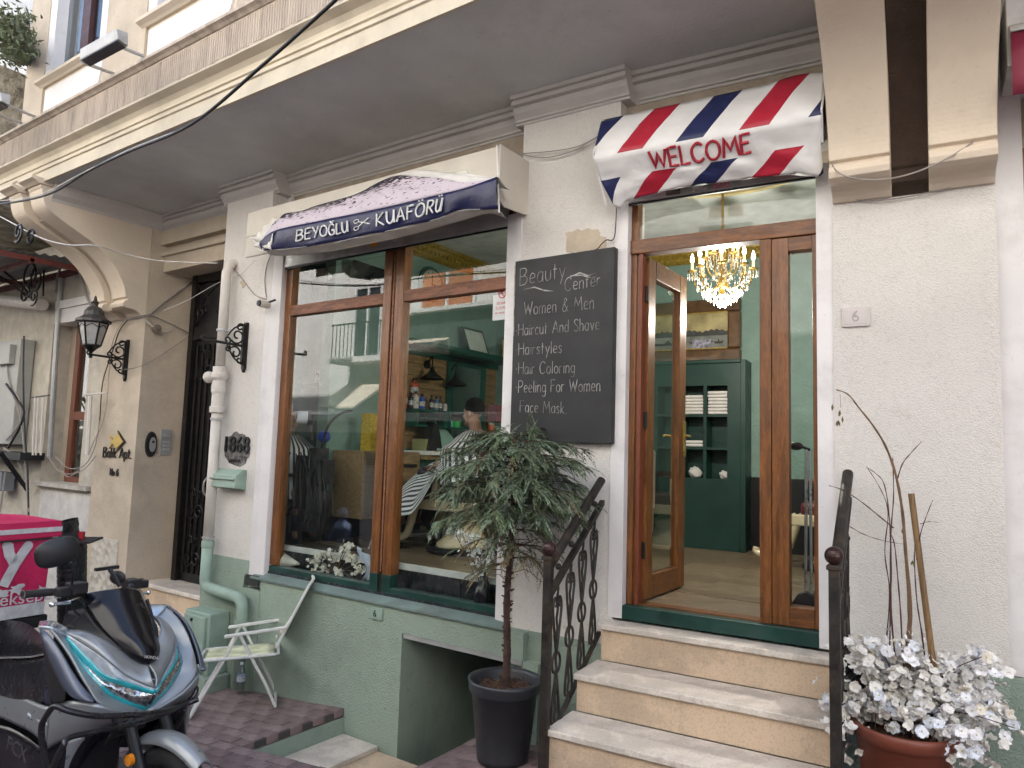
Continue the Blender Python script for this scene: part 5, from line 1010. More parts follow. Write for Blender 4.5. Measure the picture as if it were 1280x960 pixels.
def spray(p, d, L_, m, n=10):
    "a drooping feathery frond: many short narrow leaflets along a curved stem"
    side = d.cross(Vector((0, 0, 1)))
    if side.length < .01: side = Vector((1, 0, 0))
    side.normalize(); q = p.copy(); dd = d.normalized()
    for i in range(n):
        t = i/n; dd = (dd+Vector((0, 0, -.075))).normalized(); q2 = q+dd*L_/n
        for s in (-1, 1):
            l = (1-t*.6)*L_*.32; e = (side*s*.75+dd*.8+Vector((0, 0, rng.uniform(-.35, .15)))).normalized(); w_ = e.cross(Vector((rng.gauss(0, .4), rng.gauss(0, .4), 1))).normalized()*.0034
            a = q; m.add([a-w_*.4, a+e*l*.5-w_, a+e*l, a+e*l*.5+w_], [(0, 1, 2, 3)])
            a2 = q+e*l*.35; e2 = (e+dd*.9).normalized(); m.add([a2-w_*.4, a2+e2*l*.3-w_, a2+e2*l*.6, a2+e2*l*.3+w_], [(0, 1, 2, 3)])
        q = q2
    m.add([q-side*.003, q+dd*.02-side*.002, q+dd*.03, q+side*.003], [(0, 1, 2, 3)])
tiers = [(1.2, 7, .22, .40, .12, 2), (1.32, 8, .26, .42, .2, 2), (1.42, 10, .30, .46, .2, 1), (1.5, 12, .36, .50, .22, 0), (1.59, 14, .38, .54, .26, 0), (1.69, 15, .36, .52, .28, 0), (1.78, 12, .26, .44, .32, 0), (1.85, 9, .14, .3, .45, 0)]
for (h, nb_, l0, l1, up, kind_) in tiers:
    for k in range(nb_):
        a = 2*PI*(k+rng.uniform(-.35, .35))/nb_; L_ = rng.uniform(l0, l1)*(1.0 if kind_ == 0 else rng.uniform(.7, 1.05)); p = Vector((PCX+.01, PCY, PZ+h+rng.uniform(-.05, .05)*(2 if kind_ == 2 else 1)))
        d = Vector((math.cos(a), math.sin(a), up)).normalized(); pts = [p.copy()]
        if p.y+d.y*L_ > -.07: L_ *= max(.35, min(1, (-.07-p.y)/(d.y*L_+1e-6)))
        for i in range(7):
            d = (d+Vector((0, 0, -.085+rng.gauss(0, .05)))).normalized(); p = p+d*L_/7; pts.append(p.copy())
        br.tube(pts, [.007-.0008*i for i in range(8)], 5)
        sp_n = 14 if kind_ == 0 else (12 if kind_ == 1 else 7)
        for j in range(sp_n):
            f = .25+.75*j/(sp_n-1); i = min(6, int(f*7)); q = pts[i].lerp(pts[i+1], f*7-i); tw = pts[i+1]-pts[i]
            e = (tw.normalized()+Vector([rng.gauss(0, .55), rng.gauss(0, .55), rng.gauss(.1, .35)])).normalized()
            m = leaves[2] if (kind_ == 2 and rng.random() < .65) or rng.random() < .07 else (leaves[0] if rng.random() < .6 else leaves[1])
            spray(q, e, rng.uniform(.09, .17), m)
            if kind_ == 0: spray(q, (e+Vector([rng.gauss(0, .7), rng.gauss(0, .7), -.25])).normalized(), rng.uniform(.07, .13), leaves[1] if rng.random() < .5 else leaves[0])
for k in range(14): # bare twigs under the crown
    a = rng.uniform(0, 6.28); p = Vector((PCX, PCY, PZ+rng.uniform(1.0, 1.3))); d = Vector((math.cos(a), math.sin(a)*.6, rng.uniform(-.1, .4))); pts = [p]
    for i in range(5): d = (d+Vector((rng.gauss(0, .25), rng.gauss(0, .2), rng.gauss(0, .25)))).normalized(); pts.append(pts[-1]+d*.05)
    br.tube(pts, [.004, .0035, .003, .0025, .002, .0015], 4)
br.build('branches', bark, pot)
for m, c, nm_ in ((leaves[0], (.15, .195, .105), 'needle_green'), (leaves[1], (.2, .26, .17), 'needle_blue_green'), (leaves[2], (.19, .15, .08), 'needle_brown')):
    o = m.build('foliage', mat(nm_, c, .6, var=.4, vs=6), pot); o['kind'] = 'stuff'
# ================================================================ terracotta pot with dead twigs, stake and white blossom
Y_ = -.45; tc_ = MBB @ Vector((1.515, Y_, 0)); TX, TY = tc_.x, tc_.y; TZ0 = gz(TX)
tpot = thing('terracotta_planter', 'terracotta planter with white artificial blossom, bare twigs and a wooden stake', 'planter', (TX, TY, TZ0))
zt = .455
MB().lathe([(0, TZ0), (.145, TZ0), (.15, TZ0+.02), (.19, zt-.07), (.2, zt-.065), (.213, zt-.03), (.213, zt-.008), (.205, zt), (.192, zt-.004), (.185, zt-.05)], (TX, TY, 0), 48).build('pot', mat('terracotta_plastic', (.2, .055, .032), .45, var=.1, vs=5, bump=.05, dirt=.15, dcol=(.1, .05, .04)), tpot, smooth=True)
MB().grid(lambda s, t: (TX+.188*t*math.cos(2*PI*s), TY+.188*t*math.sin(2*PI*s), zt-.05+.01*math.sin(s*30+t*9)), 30, 4).build('soil', mat('dry_soil', (.06, .035, .025), .95), tpot)
def bpx(u, v, y=Y_): return MBB @ at('B', u, v, y)
twm = mat('brown_twig', (.16, .09, .045), .8, var=.3, vs=14, bump=.4); twm2 = mat('red_brown_twig', (.075, .03, .025), .7, var=.3, vs=14)
def twig(pts, r0, r1, m, y0=Y_, y1=Y_):
    n = len(pts); P = crom([bpx(u, v, y0+(y1-y0)*i/(n-1)) for i, (u, v) in enumerate(pts)], 5); o = MB().tube(P, [r0+(r1-r0)*i/(len(P)-1)+.0006*math.sin(i*1.7) for i in range(len(P))], 6).build('twig', m, tpot); return P
main = twig([(1136, 835), (1137, 790), (1136, 740), (1132, 690), (1128, 640), (1120, 595), (1108, 560), (1092, 533), (1074, 510), (1060, 493), (1045, 487)], .009, .0022, twm)
twig([(1133, 835), (1135, 800), (1138, 760), (1133, 700)], .012, .006, twm); twig([(1122, 598), (1128, 580), (1138, 567), (1152, 552)], .003, .0016, twm2)
twig([(1120, 830), (1115, 780), (1113, 720), (1114, 660), (1117, 620), (1116, 572)], .004, .002, twm2); twig([(1112, 820), (1113, 760), (1114, 700), (1111, 640), (1105, 605), (1095, 592), (1083, 584)], .0035, .0015, twm2, Y_+.06)
twig([(1128, 820), (1126, 770), (1122, 720), (1118, 680), (1112, 665)], .0038, .002, twm2); twig([(1117, 660), (1100, 646), (1075, 626), (1052, 612), (1036, 607)], .003, .0015, twm2, Y_, Y_-.05)
twig([(1158, 838), (1152, 790), (1146, 750), (1143, 700), (1144, 680)], .0035, .002, twm2); twig([(1108, 800), (1112, 740), (1106, 690), (1110, 640), (1100, 610), (1083, 583)], .003, .0014, twm2, Y_+.1)
twig([(1146, 700), (1150, 670), (1158, 645), (1166, 625)], .0028, .0013, twm2); twig([(1150, 655), (1162, 652), (1174, 653)], .0016, .0008, twm2); twig([(1062, 658), (1080, 668), (1105, 676), (1128, 680)], .002, .001, twm2)
lw = MB()
for (u, v) in ((1050, 512), (1053, 520), (1048, 525), (1041, 505), (1128, 660), (1130, 668), (1141, 700)):
    p = bpx(u, v); 
    for q in range(3): d = Vector((rng.gauss(0, .3), rng.gauss(0, .3), -1)).normalized()*.035; e = d.orthogonal().normalized()*.006; lw.add([p, p+d*.5+e, p+d, p+d*.5-e], [(0, 1, 2, 3)])
lw.tube([bpx(1050, 492), bpx(1051, 510)], .001, 4); lw.build('withered_leaf', mat('withered_leaf', (.13, .11, .04), .8), tpot)
st = MB().tube([bpx(1169, 850, Y_-.02), bpx(1139, 617, Y_+.02)], .0135, 12); st.build('stake', mat('bamboo_stake', (.21, .12, .045), .55, var=.25, vs=5, kind='wood', stretch=(6, 6, .4)), tpot)
# blossoms: one mesh, many single flowers
fm_ = MB()
for k in range(5):
    a = 2*PI*k/5
    def pet(s, t, a=a): r = .024*t*(1-.12*(1-abs(s-.5)*2)*(t > .9)); w_ = .0118*math.sin(PI*min(1, .06+t*.86))**.9*(s-.5)*2; x, y = r, w_; return (x*math.cos(a)-y*math.sin(a), x*math.sin(a)+y*math.cos(a), .004+.010*t*t-.004*abs(s-.5)*t+.003*math.sin(t*5+k))
    fm_.grid(pet, 3, 3)
whp = [mat('white_petal', (.86, .85, .86), .6, var=.05), mat('cream_petal', (.74, .68, .58), .6, var=.08), mat('bluish_petal', (.78, .81, .87), .6, var=.05)]
fm_.k = 1; fm_.lathe([(0, .009), (.003, .008), (.003, .002)], (0, 0, 0), 5)
fmes = []
for w_ in whp:
    me = bpy.data.meshes.new('blossom'); me.from_pydata(fm_.v, [], fm_.f); me.materials.append(w_); me.materials.append(mat('yellow_stamen', (.5, .45, .15), .7)); me.polygons.foreach_set('material_index', fm_.mi); fmes.append(me)
def blossom(p, d, s, parent, flm=fmes, name='blossom'):
    o = bpy.data.objects.new(name, rng.choices(flm, (.62, .24, .14))[0]); COL.objects.link(o); WL[o.name] = p; o.location = p; o.rotation_euler = (Vector(d).to_track_quat('Z', 'Y') @ Matrix.Rotation(rng.uniform(0, 6), 3, 'Z').to_quaternion()).to_euler(); o.scale = (s, s, s); par(o, parent); return o
sprigs = []
cl = [((1070, 815), 9), ((1085, 835), 12), ((1065, 875), 14), ((1095, 860), 14), ((1108, 832), 14), ((1120, 860), 14), ((1140, 822), 14), ((1150, 850), 14), ((1165, 835), 12), ((1175, 865), 14), ((1120, 885), 14), ((1145, 890), 14), ((1085, 893), 12), ((1060, 900), 8), ((1052, 880), 8), ((1180, 890), 14), ((1190, 912), 10), ((1205, 870), 14), ((1212, 850), 10), ((1205, 925), 9), ((1225, 832), 9), ((1235, 885), 10), ((1245, 890), 8), ((1258, 902), 7), ((1230, 820), 7), ((1100, 810), 9), ((1130, 800), 9), ((1195, 840), 8), ((1222, 900), 7), ((1268, 910), 2)]
tot = 0
stm = MB()
for (u, v), n in cl:
    y = Y_-rng.uniform(-.12, .2); c = bpx(u, v, y); root = Vector((TX, TY, zt-.03)); stm.tube(crom([root+Vector([rng.gauss(0, .05), rng.gauss(0, .05), 0]), root.lerp(c, .5)+Vector((0, 0, .07)), c], 4), .0022, 4)
    for k in range(n):
        p = c+Vector([rng.gauss(0, .028), rng.gauss(0, .045), rng.gauss(0, .03)]); d = (CAMX-p).normalized()*.6+Vector([rng.gauss(0, .6), rng.gauss(0, .6), rng.gauss(.25, .5)]); 
        if tot < 296: blossom(p, d, rng.uniform(.85, 1.3), tpot); tot += 1
stm.build('blossom_stems', twm2, tpot)
rest = MB()
for k in range(900):
    (u, v), n = rng.choice(cl[:22]); c = bpx(u, v, Y_+rng.uniform(-.1, .18))+Vector([rng.gauss(0, .05), rng.gauss(0, .05), rng.gauss(-.015, .045)]); M_ = Matrix.Translation(c) @ Vector((rng.gauss(0, 1), rng.gauss(-.4, 1), rng.gauss(.3, 1))).to_track_quat('Z', 'Y').to_matrix().to_4x4() @ Matrix.Scale(rng.uniform(.8, 1.25), 4)
    rest.M = M_; rest.add(fm_.v, fm_.f)
o = rest.build('blossom_mass', mat('cream_petal2', (.82, .79, .74), .6, var=.1), tpot); o['kind'] = 'stuff'
bag_ = MB(); c = bpx(1062, 848, Y_+.05); bag_.ball(c, .07, 22, 16, (1, .9, 1.2)); bag_.v = [p+Vector([rng.gauss(0, .006) for _ in range(3)]) for p in bag_.v]
tag(bag_.build('plastic_bag', mat('black_bag', (.01, .01, .011), .25, bump=.6, bs=30, bd=.02)), 'crumpled black plastic bag between right railing and terracotta planter', 'bag')
# ================================================================ scooter
SPSI = math.radians(5); SF = Vector((math.cos(SPSI), math.sin(SPSI), 0)); SR = Vector((math.sin(SPSI), -math.cos(SPSI), 0)); SB = Vector((-3.25, -2.08, -.29))
def sw(f, r, z): return SB+SF*f+SR*r+Vector((0, 0, z))
def S_(u, v, r):
    d = ray(u, v); p = CAMX+d*(((SB-CAMX).dot(SR)+r)/d.dot(SR)); q = p-SB; return Vector((q.dot(SF), r, q.z))
def mir(L_): return [Vector((p.x, -p.y, p.z)) for p in L_]
paint = mat('silver_grey_paint', (.27, .29, .305), .34, metal=.4, var=.02, coat=.35)
slate = mat('dark_slate_paint', (.085, .1, .14), .35, metal=.3, var=.05, coat=.5); gloss = mat('gloss_black', (.006, .006, .009), .2, coat=.15, var=.0, spec=.35); matb = mat('matt_black', (.018, .018, .02), .5)
turq = mat('turquoise_lens', (.02, .36, .42), .12, coat=1, var=.2, vs=14); chrome = mat('headlight_chrome', (.62, .62, .62), .12, metal=1, var=.5, vs=60, bump=.6, bs=30, bd=.01); leath = mat('black_leatherette', (.016, .016, .018), .3, var=.3, vs=6, bump=.5, bs=9, bd=.03)
sc = thing('scooter', 'silver grey scooter with black windscreen and turquoise edged headlights parked by the green wall', 'scooter', sw(-.6, 0, 0))
def patch(name, A_, B_, m, n=26, k=8, bul=.0, th=.012, both=True, off=0.):
    "surface between two edges given as (u, v, r) photo points, mirrored to the far side"
    a = crom([S_(*p) for p in A_], 8); b = crom([S_(*p) for p in B_], 8)
    for side in ((1, -1) if both else (1,)):
        q = MB()
        def fn(s, t):
            p = sq(a, s).lerp(sq(b, s), t); bb = bul*math.sin(PI*t); return sw(p.x+bb*.8+off, (p.y+bb*.5)*side, p.z)
        q.grid(fn, n, k, flip=side > 0); q.build(name, m, sc, smooth=True, solid=th)
Vin = [(84, 788, .195), (108, 790, .175), (132, 801, .14), (151, 813, .09), (170, 825, .035), (184, 830, 0)]
Vout = [(82, 792, .215), (97, 800, .215), (123, 817, .19), (142, 832, .15), (159, 846, .10), (183, 857, .03), (194, 860, 0)]
patch('front_fairing', Vin, Vout, paint, bul=.02)
Lmid = [(84, 796, .225), (96, 808, .222), (114, 826, .205), (130, 842, .18), (150, 849, .13), (176, 858, .05), (194, 863, 0)]
Lup = [(84, 799, .226), (95, 812, .225), (110, 831, .213), (127, 847, .185), (145, 853, .14), (172, 861, .055), (193, 866, 0)]
Llow = [(85, 802, .23), (94, 816, .232), (109, 836, .222), (125, 853, .2), (137, 866, .16), (160, 877, .09), (182, 884, 0)]
patch('headlight_upper_lens', Vout, Lmid, mat('grey_lens', (.38, .42, .46), .1, coat=1, var=.2, vs=20), bul=.004, off=-.004)
patch('headlight_strip', Lmid, Lup, turq, bul=.004, th=.02)
patch('headlight_strip_edge', [(85, 802, .231), (95, 816, .232), (110, 836, .22), (126, 853, .197), (140, 866, .155), (162, 876, .085), (183, 882, 0)], [(84, 805, .235), (93, 819, .238), (107, 839, .228), (123, 856, .206), (135, 869, .167), (158, 880, .095), (181, 887, 0)], turq, th=.02)
patch('headlight', [(110, 832, .212), (128, 848, .183), (146, 854, .138), (172, 862, .054), (193, 867, 0)], [(110, 836, .221), (126, 854, .197), (139, 866, .157), (161, 877, .088), (183, 883, 0)], chrome, bul=.012, th=.01)
patch('headlight_lens', [(84, 799, .226), (92, 809, .225), (102, 821, .218), (112, 833, .21)], [(85, 802, .23), (92, 813, .231), (101, 826, .226), (111, 838, .22)], mat('grey_lens', (.38, .42, .46), .1), th=.01)
O3 = [(60, 783, .29), (74, 800, .295), (89, 822, .29), (101, 845, .28), (112, 864, .265), (124, 880, .24), (152, 890, .14), (182, 894, 0)]
patch('side_fairing', [(62, 782, .235), (80, 797, .235), (93, 819, .24), (107, 840, .23), (123, 857, .208), (135, 870, .168), (158, 881, .096), (181, 888, 0)], O3, paint, bul=.012)
patch('leg_shield_trim', [(50, 785, .31), (63, 795, .315), (77, 815, .315), (90, 838, .305), (103, 858, .29), (118, 876, .265)], [(52, 792, .33), (60, 815, .34), (70, 838, .34), (80, 858, .335), (92, 872, .32), (114, 877, .285)], slate, bul=.01)
patch('wing_top', [(50, 778, .24), (66, 778, .225), (84, 786, .2)], [(48, 785, .31), (64, 786, .29), (84, 796, .22)], mat('pale_paint_edge', (.42, .5, .56), .2, metal=.4, coat=.8), th=.014)
patch('leg_shield', [(52, 792, .33), (60, 815, .34), (70, 838, .34), (82, 862, .335)], [(66, 880, .335), (62, 870, .33), (66, 880, .33), (80, 876, .335)], matb, th=.01)
patch('lower_fairing', [(64, 886, .33), (86, 876, .315), (122, 880, .25), (152, 889, .15), (182, 893, 0)], [(60, 935, .33), (82, 924, .3), (110, 914, .24), (140, 905, .14), (172, 900, 0)], paint, bul=.02)
patch('lower_fairing_black', [(60, 935, .33), (80, 924, .3), (110, 914, .24), (143, 904, .13)], [(66, 1000, .3), (84, 985, .28), (104, 955, .22), (130, 930, .12)], gloss, bul=.01)
patch('fairing_blade', [(84, 925, .305), (100, 921, .27), (106, 922, .25)], [(80, 975, .3), (86, 960, .28), (92, 945, .26)], paint, th=.01)
patch('body_panel', [(-60, 830, .2), (-20, 842, .22), (0, 850, .24), (20, 864, .27), (40, 876, .3), (62, 884, .325)], [(-60, 880, .26), (-20, 890, .28), (0, 896, .29), (20, 905, .3), (42, 916, .32), (58, 932, .33)], paint, bul=.015)
patch('step_plate', [(30, 882, .26), (45, 887, .27), (58, 892, .28)], [(34, 893, .32), (48, 903, .33), (60, 908, .34)], mat('pale_paint_edge', (.42, .5, .56), .2), th=.02)
patch('body_panel_black', [(-60, 890, .27), (-20, 900, .29), (0, 905, .3), (20, 912, .31), (40, 925, .325), (58, 940, .33)], [(-60, 990, .3), (-20, 990, .31), (0, 990, .31), (20, 992, .31), (40, 996, .32), (60, 1000, .32)], gloss, bul=.01)
# windscreen
WLn = crom([S_(*p) for p in [(180, 829, .02), (163, 820, .07), (140, 800, .115), (121, 780, .145), (107, 757, .16), (108, 742, .14)]], 8); WRn = crom([S_(*p) for p in [(187, 829, -.02), (196, 824, -.06), (200, 810, -.095), (196, 790, -.13), (188, 765, -.15), (177, 739, -.14)]], 8)
def wsf(s, t):
    a, b = sq(WLn, t), sq(WRn, t); p = a.lerp(b, s); w_ = (a-b).length; return sw(p.x+.30*w_*math.sin(PI*s), p.y, p.z+.03*math.sin(PI*s)*t)
MB().grid(wsf, 24, 30).build('windscreen', gloss, sc, smooth=True, solid=.008)
patch('screen_trim', [(172, 826, .03), (155, 815, .08), (132, 800, .13), (105, 790, .17), (80, 786, .2)], [(180, 829, .02), (163, 820, .065), (140, 800, .11), (121, 782, .14), (108, 762, .155)], matb, both=True, th=.01)
pf = wsf(.52, .2); pu = (wsf(.52, .35)-wsf(.52, .12)).normalized(); pr_ = (wsf(.62, .2)-wsf(.42, .2)).normalized(); pn = pr_.cross(pu).normalized(); pu = pn.cross(pr_)
Mt = Matrix(((pr_.x, pu.x, pn.x, pf.x+pn.x*.012), (pr_.y, pu.y, pn.y, pf.y+pn.y*.012), (pr_.z, pu.z, pn.z, pf.z+pn.z*.012), (0, 0, 0, 1)))
flat_text('badge', 'HONDA', .02, Mt, mat('silver_badge', (.75, .75, .75), .3, metal=.6), sc, .001)
# hidden body core, dash, fork, wheel, fender
core = MB(); core.M = Matrix(((SF.x, SR.x, 0, SB.x), (SF.y, SR.y, 0, SB.y), (0, 0, 1, SB.z), (0, 0, 0, 1))); SM = core.M
core.hexa([(-.55, -.2, .42), (-.24, -.1, .5), (-.24, .1, .5), (-.55, .2, .42)][::-1], [(-.62, -.19, .97), (-.4, -.1, .86), (-.4, .1, .86), (-.62, .19, .97)][::-1]); core.box(-1.75, -.5, -.14, .16, .22, .66)
core.build('inner_frame', matb, sc, bevel=.02)
MB(SM).prism([(-.62, .93), (-.5, .9), (-.46, 1.0), (-.58, 1.06)], 'y', -.13, .13).M
dsh = MB(SM).hexa([(-.66, -.13, .93), (-.46, -.1, .93), (-.46, .1, .93), (-.66, .13, .93)][::-1], [(-.66, -.11, 1.03), (-.5, -.09, 1.03), (-.5, .09, 1.03), (-.66, .11, 1.03)][::-1]); dsh.build('dashboard', matb, sc, bevel=.01)
WR = .262; WF = .09
MB(SM).tube([(WF+(WR-.05)*math.cos(a), 0, WR+(WR-.05)*math.sin(a)) for a in [2*PI*k/48 for k in range(48)]], .052, 14, True).build('tyre', mat('tyre_rubber', (.015, .015, .016), .8, bump=.8, bs=50), sc, smooth=True)
rim = MB(SM); rim.tube([(WF+(WR-.1)*math.cos(a), 0, WR+(WR-.1)*math.sin(a)) for a in [2*PI*k/40 for k in range(40)]], .02, 8, True)
for k in range(5):
    a = 2*PI*k/5+.3; rim.tube([(WF+.03*math.cos(a), .012, WR+.03*math.sin(a)), (WF+.15*math.cos(a+.12), .015, WR+.15*math.sin(a+.12))], .012, 6).tube([(WF+.03*math.cos(a), .012, WR+.03*math.sin(a)), (WF+.15*math.cos(a-.18), .015, WR+.15*math.sin(a-.18))], .01, 6)
rim.lathe([(.03, -.05), (.035, .05)], (WF, 0, WR), 12, 'y'); rim.build('rim', matb, sc)
fe = crom([Vector(p) for p in [(-.18, .44, 0), (-.1, .53, 0), (.02, .57, 0), (.14, .57, 0), (.24, .54, 0), (.31, .5, 0)]], 6)
def fef(s, t): p = sq(fe, s); an = (t-.5)*2; wd = .078*(1-.45*s); return sw(p.x, wd*an, p.y-.04*abs(an)**2.2-.0)
MB().grid(fef, 24, 14).build('front_fender', paint, sc, smooth=True, solid=.006)
for s in (1, -1):
    MB(SM).tube([(WF-.02, .085*s, WR+.02), (-.12, .085*s, .62)], .026, 10).build('fork_leg', matb, sc)
    c = S_(157, 952, .14); MB(SM).lathe([(.0, .015), (.024, .012), (.026, -.008), (0, -.01)], (c.x, .12*s, c.z), 18, 'y').build('reflector', mat('orange_reflector', (.85, .28, .01), .2, coat=1), sc)
# handlebar, grips, levers, mirrors, phone holder
g0, g1, g2 = S_(30, 743, .38), S_(66, 740, .27), S_(100, 738, .17)
MB(SM).tube([tuple(g1), tuple(g2), (-.5, .05, 1.04), (-.5, -.05, 1.04), (g2.x-.1, -g2.y*.9, g2.z-.04), (g1.x-.2, -g1.y*.9, g1.z-.06)], .013, 8).build('handlebar', matb, sc)
for s in (1, -1):
    tw_ = Vector((-.24, .03, -.07)) if s < 0 else Vector(); q0 = Vector((g0.x, g0.y*s, g0.z))+tw_; q1 = Vector((g1.x, g1.y*s, g1.z))+tw_; MB(SM).tube([q0, q0.lerp(q1, .1), q1], [.019, .0175, .0175], 12).build('grip', mat('grip_rubber', (.02, .02, .02), .7, bump=.8, bs=90), sc)
    MB(SM).lathe([(.0, 0), (.017, .002), (.019, .02), (.012, .022)], tuple(q0+Vector((0, -.012 if s > 0 else -.01, 0))), 12, 'y').build('bar_end', mat('chrome', (.7, .7, .7), .15, metal=1), sc)
    l0, l1 = S_(62, 755, .33), S_(100, 747, .2); l0.y *= s; l1.y *= s; l0 += tw_; l1 += tw_; MB(SM).tube([l0+Vector((.02, 0, 0)), l0.lerp(l1, .5)+Vector((.04, 0, 0)), l1], [.007, .009, .009], 8).ball(l0+Vector((.02, 0, 0)), .013, 10, 8).build('brake_lever', mat('chrome', (.7, .7, .7), .15, metal=1), sc)
    c = S_(94, 737, .2)+tw_; MB(SM).box(c.x-.03, c.x+.05, c.y*s-.035, c.y*s+.035, c.z-.015, c.z+.035).box(c.x-.02, c.x+.03, c.y*s+.03*s, c.y*s+.09*s, c.z-.02, c.z+.02).build('switch_block', matb, sc, bevel=.006)
mc = S_(72, 690, .36)
def mirr(c, e):
    q = MB(SM); q.ball((0, 0, 0), 1, 20, 14, (.026, .085, .055)); q.v = [p for p in q.v]
    q = MB(SM @ Matrix.Translation(c) @ Matrix.Rotation(e, 4, 'Z') @ Matrix.Rotation(-.25, 4, 'X'))
    vs = []; 
    q.grid(lambda s, t: (-.03*math.sin(PI*t/1.0*.5)*1.0+.0+.0*s-.03*math.cos(t*PI/2)*0, .092*math.copysign(abs(math.cos(2*PI*s))**.75, math.cos(2*PI*s))*math.cos(t*PI/2), .064*math.copysign(abs(math.sin(2*PI*s))**.75, math.sin(2*PI*s))*math.cos(t*PI/2)), 28, 8)
    q2 = q; n0 = len(q.v); q.grid(lambda s, t: (.035*math.sin(PI*t/2), .092*math.copysign(abs(math.cos(2*PI*s))**.75, math.cos(2*PI*s))*math.cos(t*PI/2), .064*math.copysign(abs(math.sin(2*PI*s))**.75, math.sin(2*PI*s))*math.cos(t*PI/2)), 28, 8, flip=True)
    return q.build('mirror', matb, sc, smooth=True)
mirr(mc, .2); m0 = S_(88, 703, .32); m1 = S_(92, 735, .22); MB(SM).tube(crom([m0, S_(92, 715, .28), S_(90, 728, .24), m1], 4), .006, 6).build('mirror_stalk', matb, sc)
mf = S_(147, 722, -.1); q = MB(SM @ Matrix.Translation(mf) @ Matrix.Rotation(1.2, 4, 'Z')); q.ball((0, 0, 0), 1, 14, 10, (.015, .045, .035)); q.build('mirror', matb, sc, smooth=True)
MB(SM).tube([S_(150, 733, -.08), S_(142, 718, -.06), S_(137, 712, -.05)], .011, 8).box(S_(136, 710, -.05).x-.01, S_(136, 710, -.05).x+.01, -.1, .02, S_(136, 710, -.05).z-.008, S_(136, 710, -.05).z+.008).build('phone_holder', matb, sc)
for pts in ([(96, 745, .2), (104, 756, .17), (112, 770, .13), (118, 780, .1)], [(90, 745, .22), (92, 762, .2), (105, 772, .15), (116, 768, .1)], [(98, 742, .18), (110, 750, .12), (118, 760, .08)], [(85, 748, .25), (84, 770, .22), (95, 785, .18)]): MB(SM).tube(crom([S_(*p) for p in pts], 5), .005, 6).build('control_cable', matb, sc)
# crash bars
def bar(pts, name='crash_bar'):
    pts = [(u, v, r+.11) for u, v, r in pts]; P = crom([S_(*p) for p in pts], 6); MB(SM).tube(P, .0125, 10).build(name, mat('bar_black', (.02, .02, .024), .3, metal=.3, coat=.4), sc, smooth=True)
bar([(248, 874, -.34), (230, 881, -.28), (203, 889, -.1), (173, 893, .05), (122, 895, .22), (87, 889, .32), (69, 883, .36), (59, 893, .37), (52, 908, .37), (53, 930, .36), (60, 965, .34)])
bar([(228, 851, -.33), (241, 857, -.35), (245, 864, -.36), (232, 879, -.3), (183, 900, -.04), (122, 914, .2), (87, 922, .32), (79, 933, .35), (70, 950, .35), (62, 970, .35)])
bar([(231, 886, -.29), (226, 898, -.3), (219, 909, -.3)]); bar([(143, 893, .15), (144, 906, .14)])
# leg cover / saddle
patch('leg_apron', [(-60, 780, .05), (-20, 776, .1), (10, 776, .15), (35, 780, .19), (55, 797, .24)], [(-60, 825, .22), (-20, 822, .24), (10, 821, .26), (38, 820, .27), (62, 815, .28)], leath, bul=.04, both=False)
patch('leg_apron_lower', [(-60, 827, .22), (-20, 824, .24), (10, 823, .26), (38, 822, .27), (62, 817, .28)], [(-60, 850, .2), (-20, 868, .22), (10, 882, .25), (45, 886, .28), (78, 873, .30)], leath, bul=.06, both=False)
patch('apron_piping', [(-60, 825, .232), (-20, 822, .252), (10, 821, .272), (38, 820, .282), (62, 815, .29)], [(-60, 827, .232), (-20, 824, .252), (10, 823, .272), (38, 822, .282), (62, 817, .29)], mat('grey_piping', (.25, .25, .26), .4), both=False, th=.01)
patch('apron_side_panel', [(55, 826, .3), (62, 822, .302), (68, 828, .305)], [(58, 880, .32), (68, 879, .32), (79, 870, .32)], mat('blue_black_vinyl', (.03, .04, .07), .3, bump=.4, bs=9, bd=.03), both=False)
MB(SM).box(-1.9, -.95, -.15, .17, .62, .74).build('saddle', leath, sc, bevel=.05); q = S_(30, 942, .335)
px_ = S_(8, 925, .34); p1_ = S_(40, 948, .34); dd_ = (sw(*p1_)-sw(*px_)).normalized(); n_ = SR.copy(); u_ = n_.cross(dd_).normalized(); o_ = (sw(*px_)+sw(*p1_))/2+n_*.01
flat_text('side_badge', 'PCX', .09, Matrix(((dd_.x, u_.x, n_.x, o_.x), (dd_.y, u_.y, n_.y, o_.y), (dd_.z, u_.z, n_.z, o_.z), (0, 0, 0, 1))), mat('dull_badge', (.2, .2, .21), .3, metal=.8), sc, .001)
# ================================================================ second scooter with the delivery box
K = CAMX+ray(78, 651)*4.0; ex_ = Vector((.04, -1, 0)).normalized(); ey_ = Vector((-1, -.04, 0)).normalized(); BW, BD, BH = .62, .46, .50
def bx_(a, b, c): return K+ex_*a+ey_*b+Vector((0, 0, c))
pink = mat('pink_tarpaulin', (.5, .012, .085), .5, var=.12, vs=5, bump=.4, bs=8, bd=.02, dirt=.15, dcol=(.3, .05, .1)); wh = mat('grey_white_print', (.52, .52, .53), .6, var=.15, vs=20)
db = thing('delivery_box', 'pink food delivery box with big white Y and yemeksepeti lettering on the rear scooter', 'delivery box', bx_(.3, .2, -BH))
def slab(a0, a1, b0, b1, c0, c1, t=0.): return MB().hexa([bx_(a1, b0, c0), bx_(a0+t, b0, c0), bx_(a0+t, b1, c0), bx_(a1, b1, c0)], [bx_(a1, b0, c1), bx_(a0, b0, c1), bx_(a0, b1, c1), bx_(a1, b1, c1)])
slab(.03, BW, .012, BD-.01, -BH, -.005, .02).build('body', pink, db, bevel=.012)
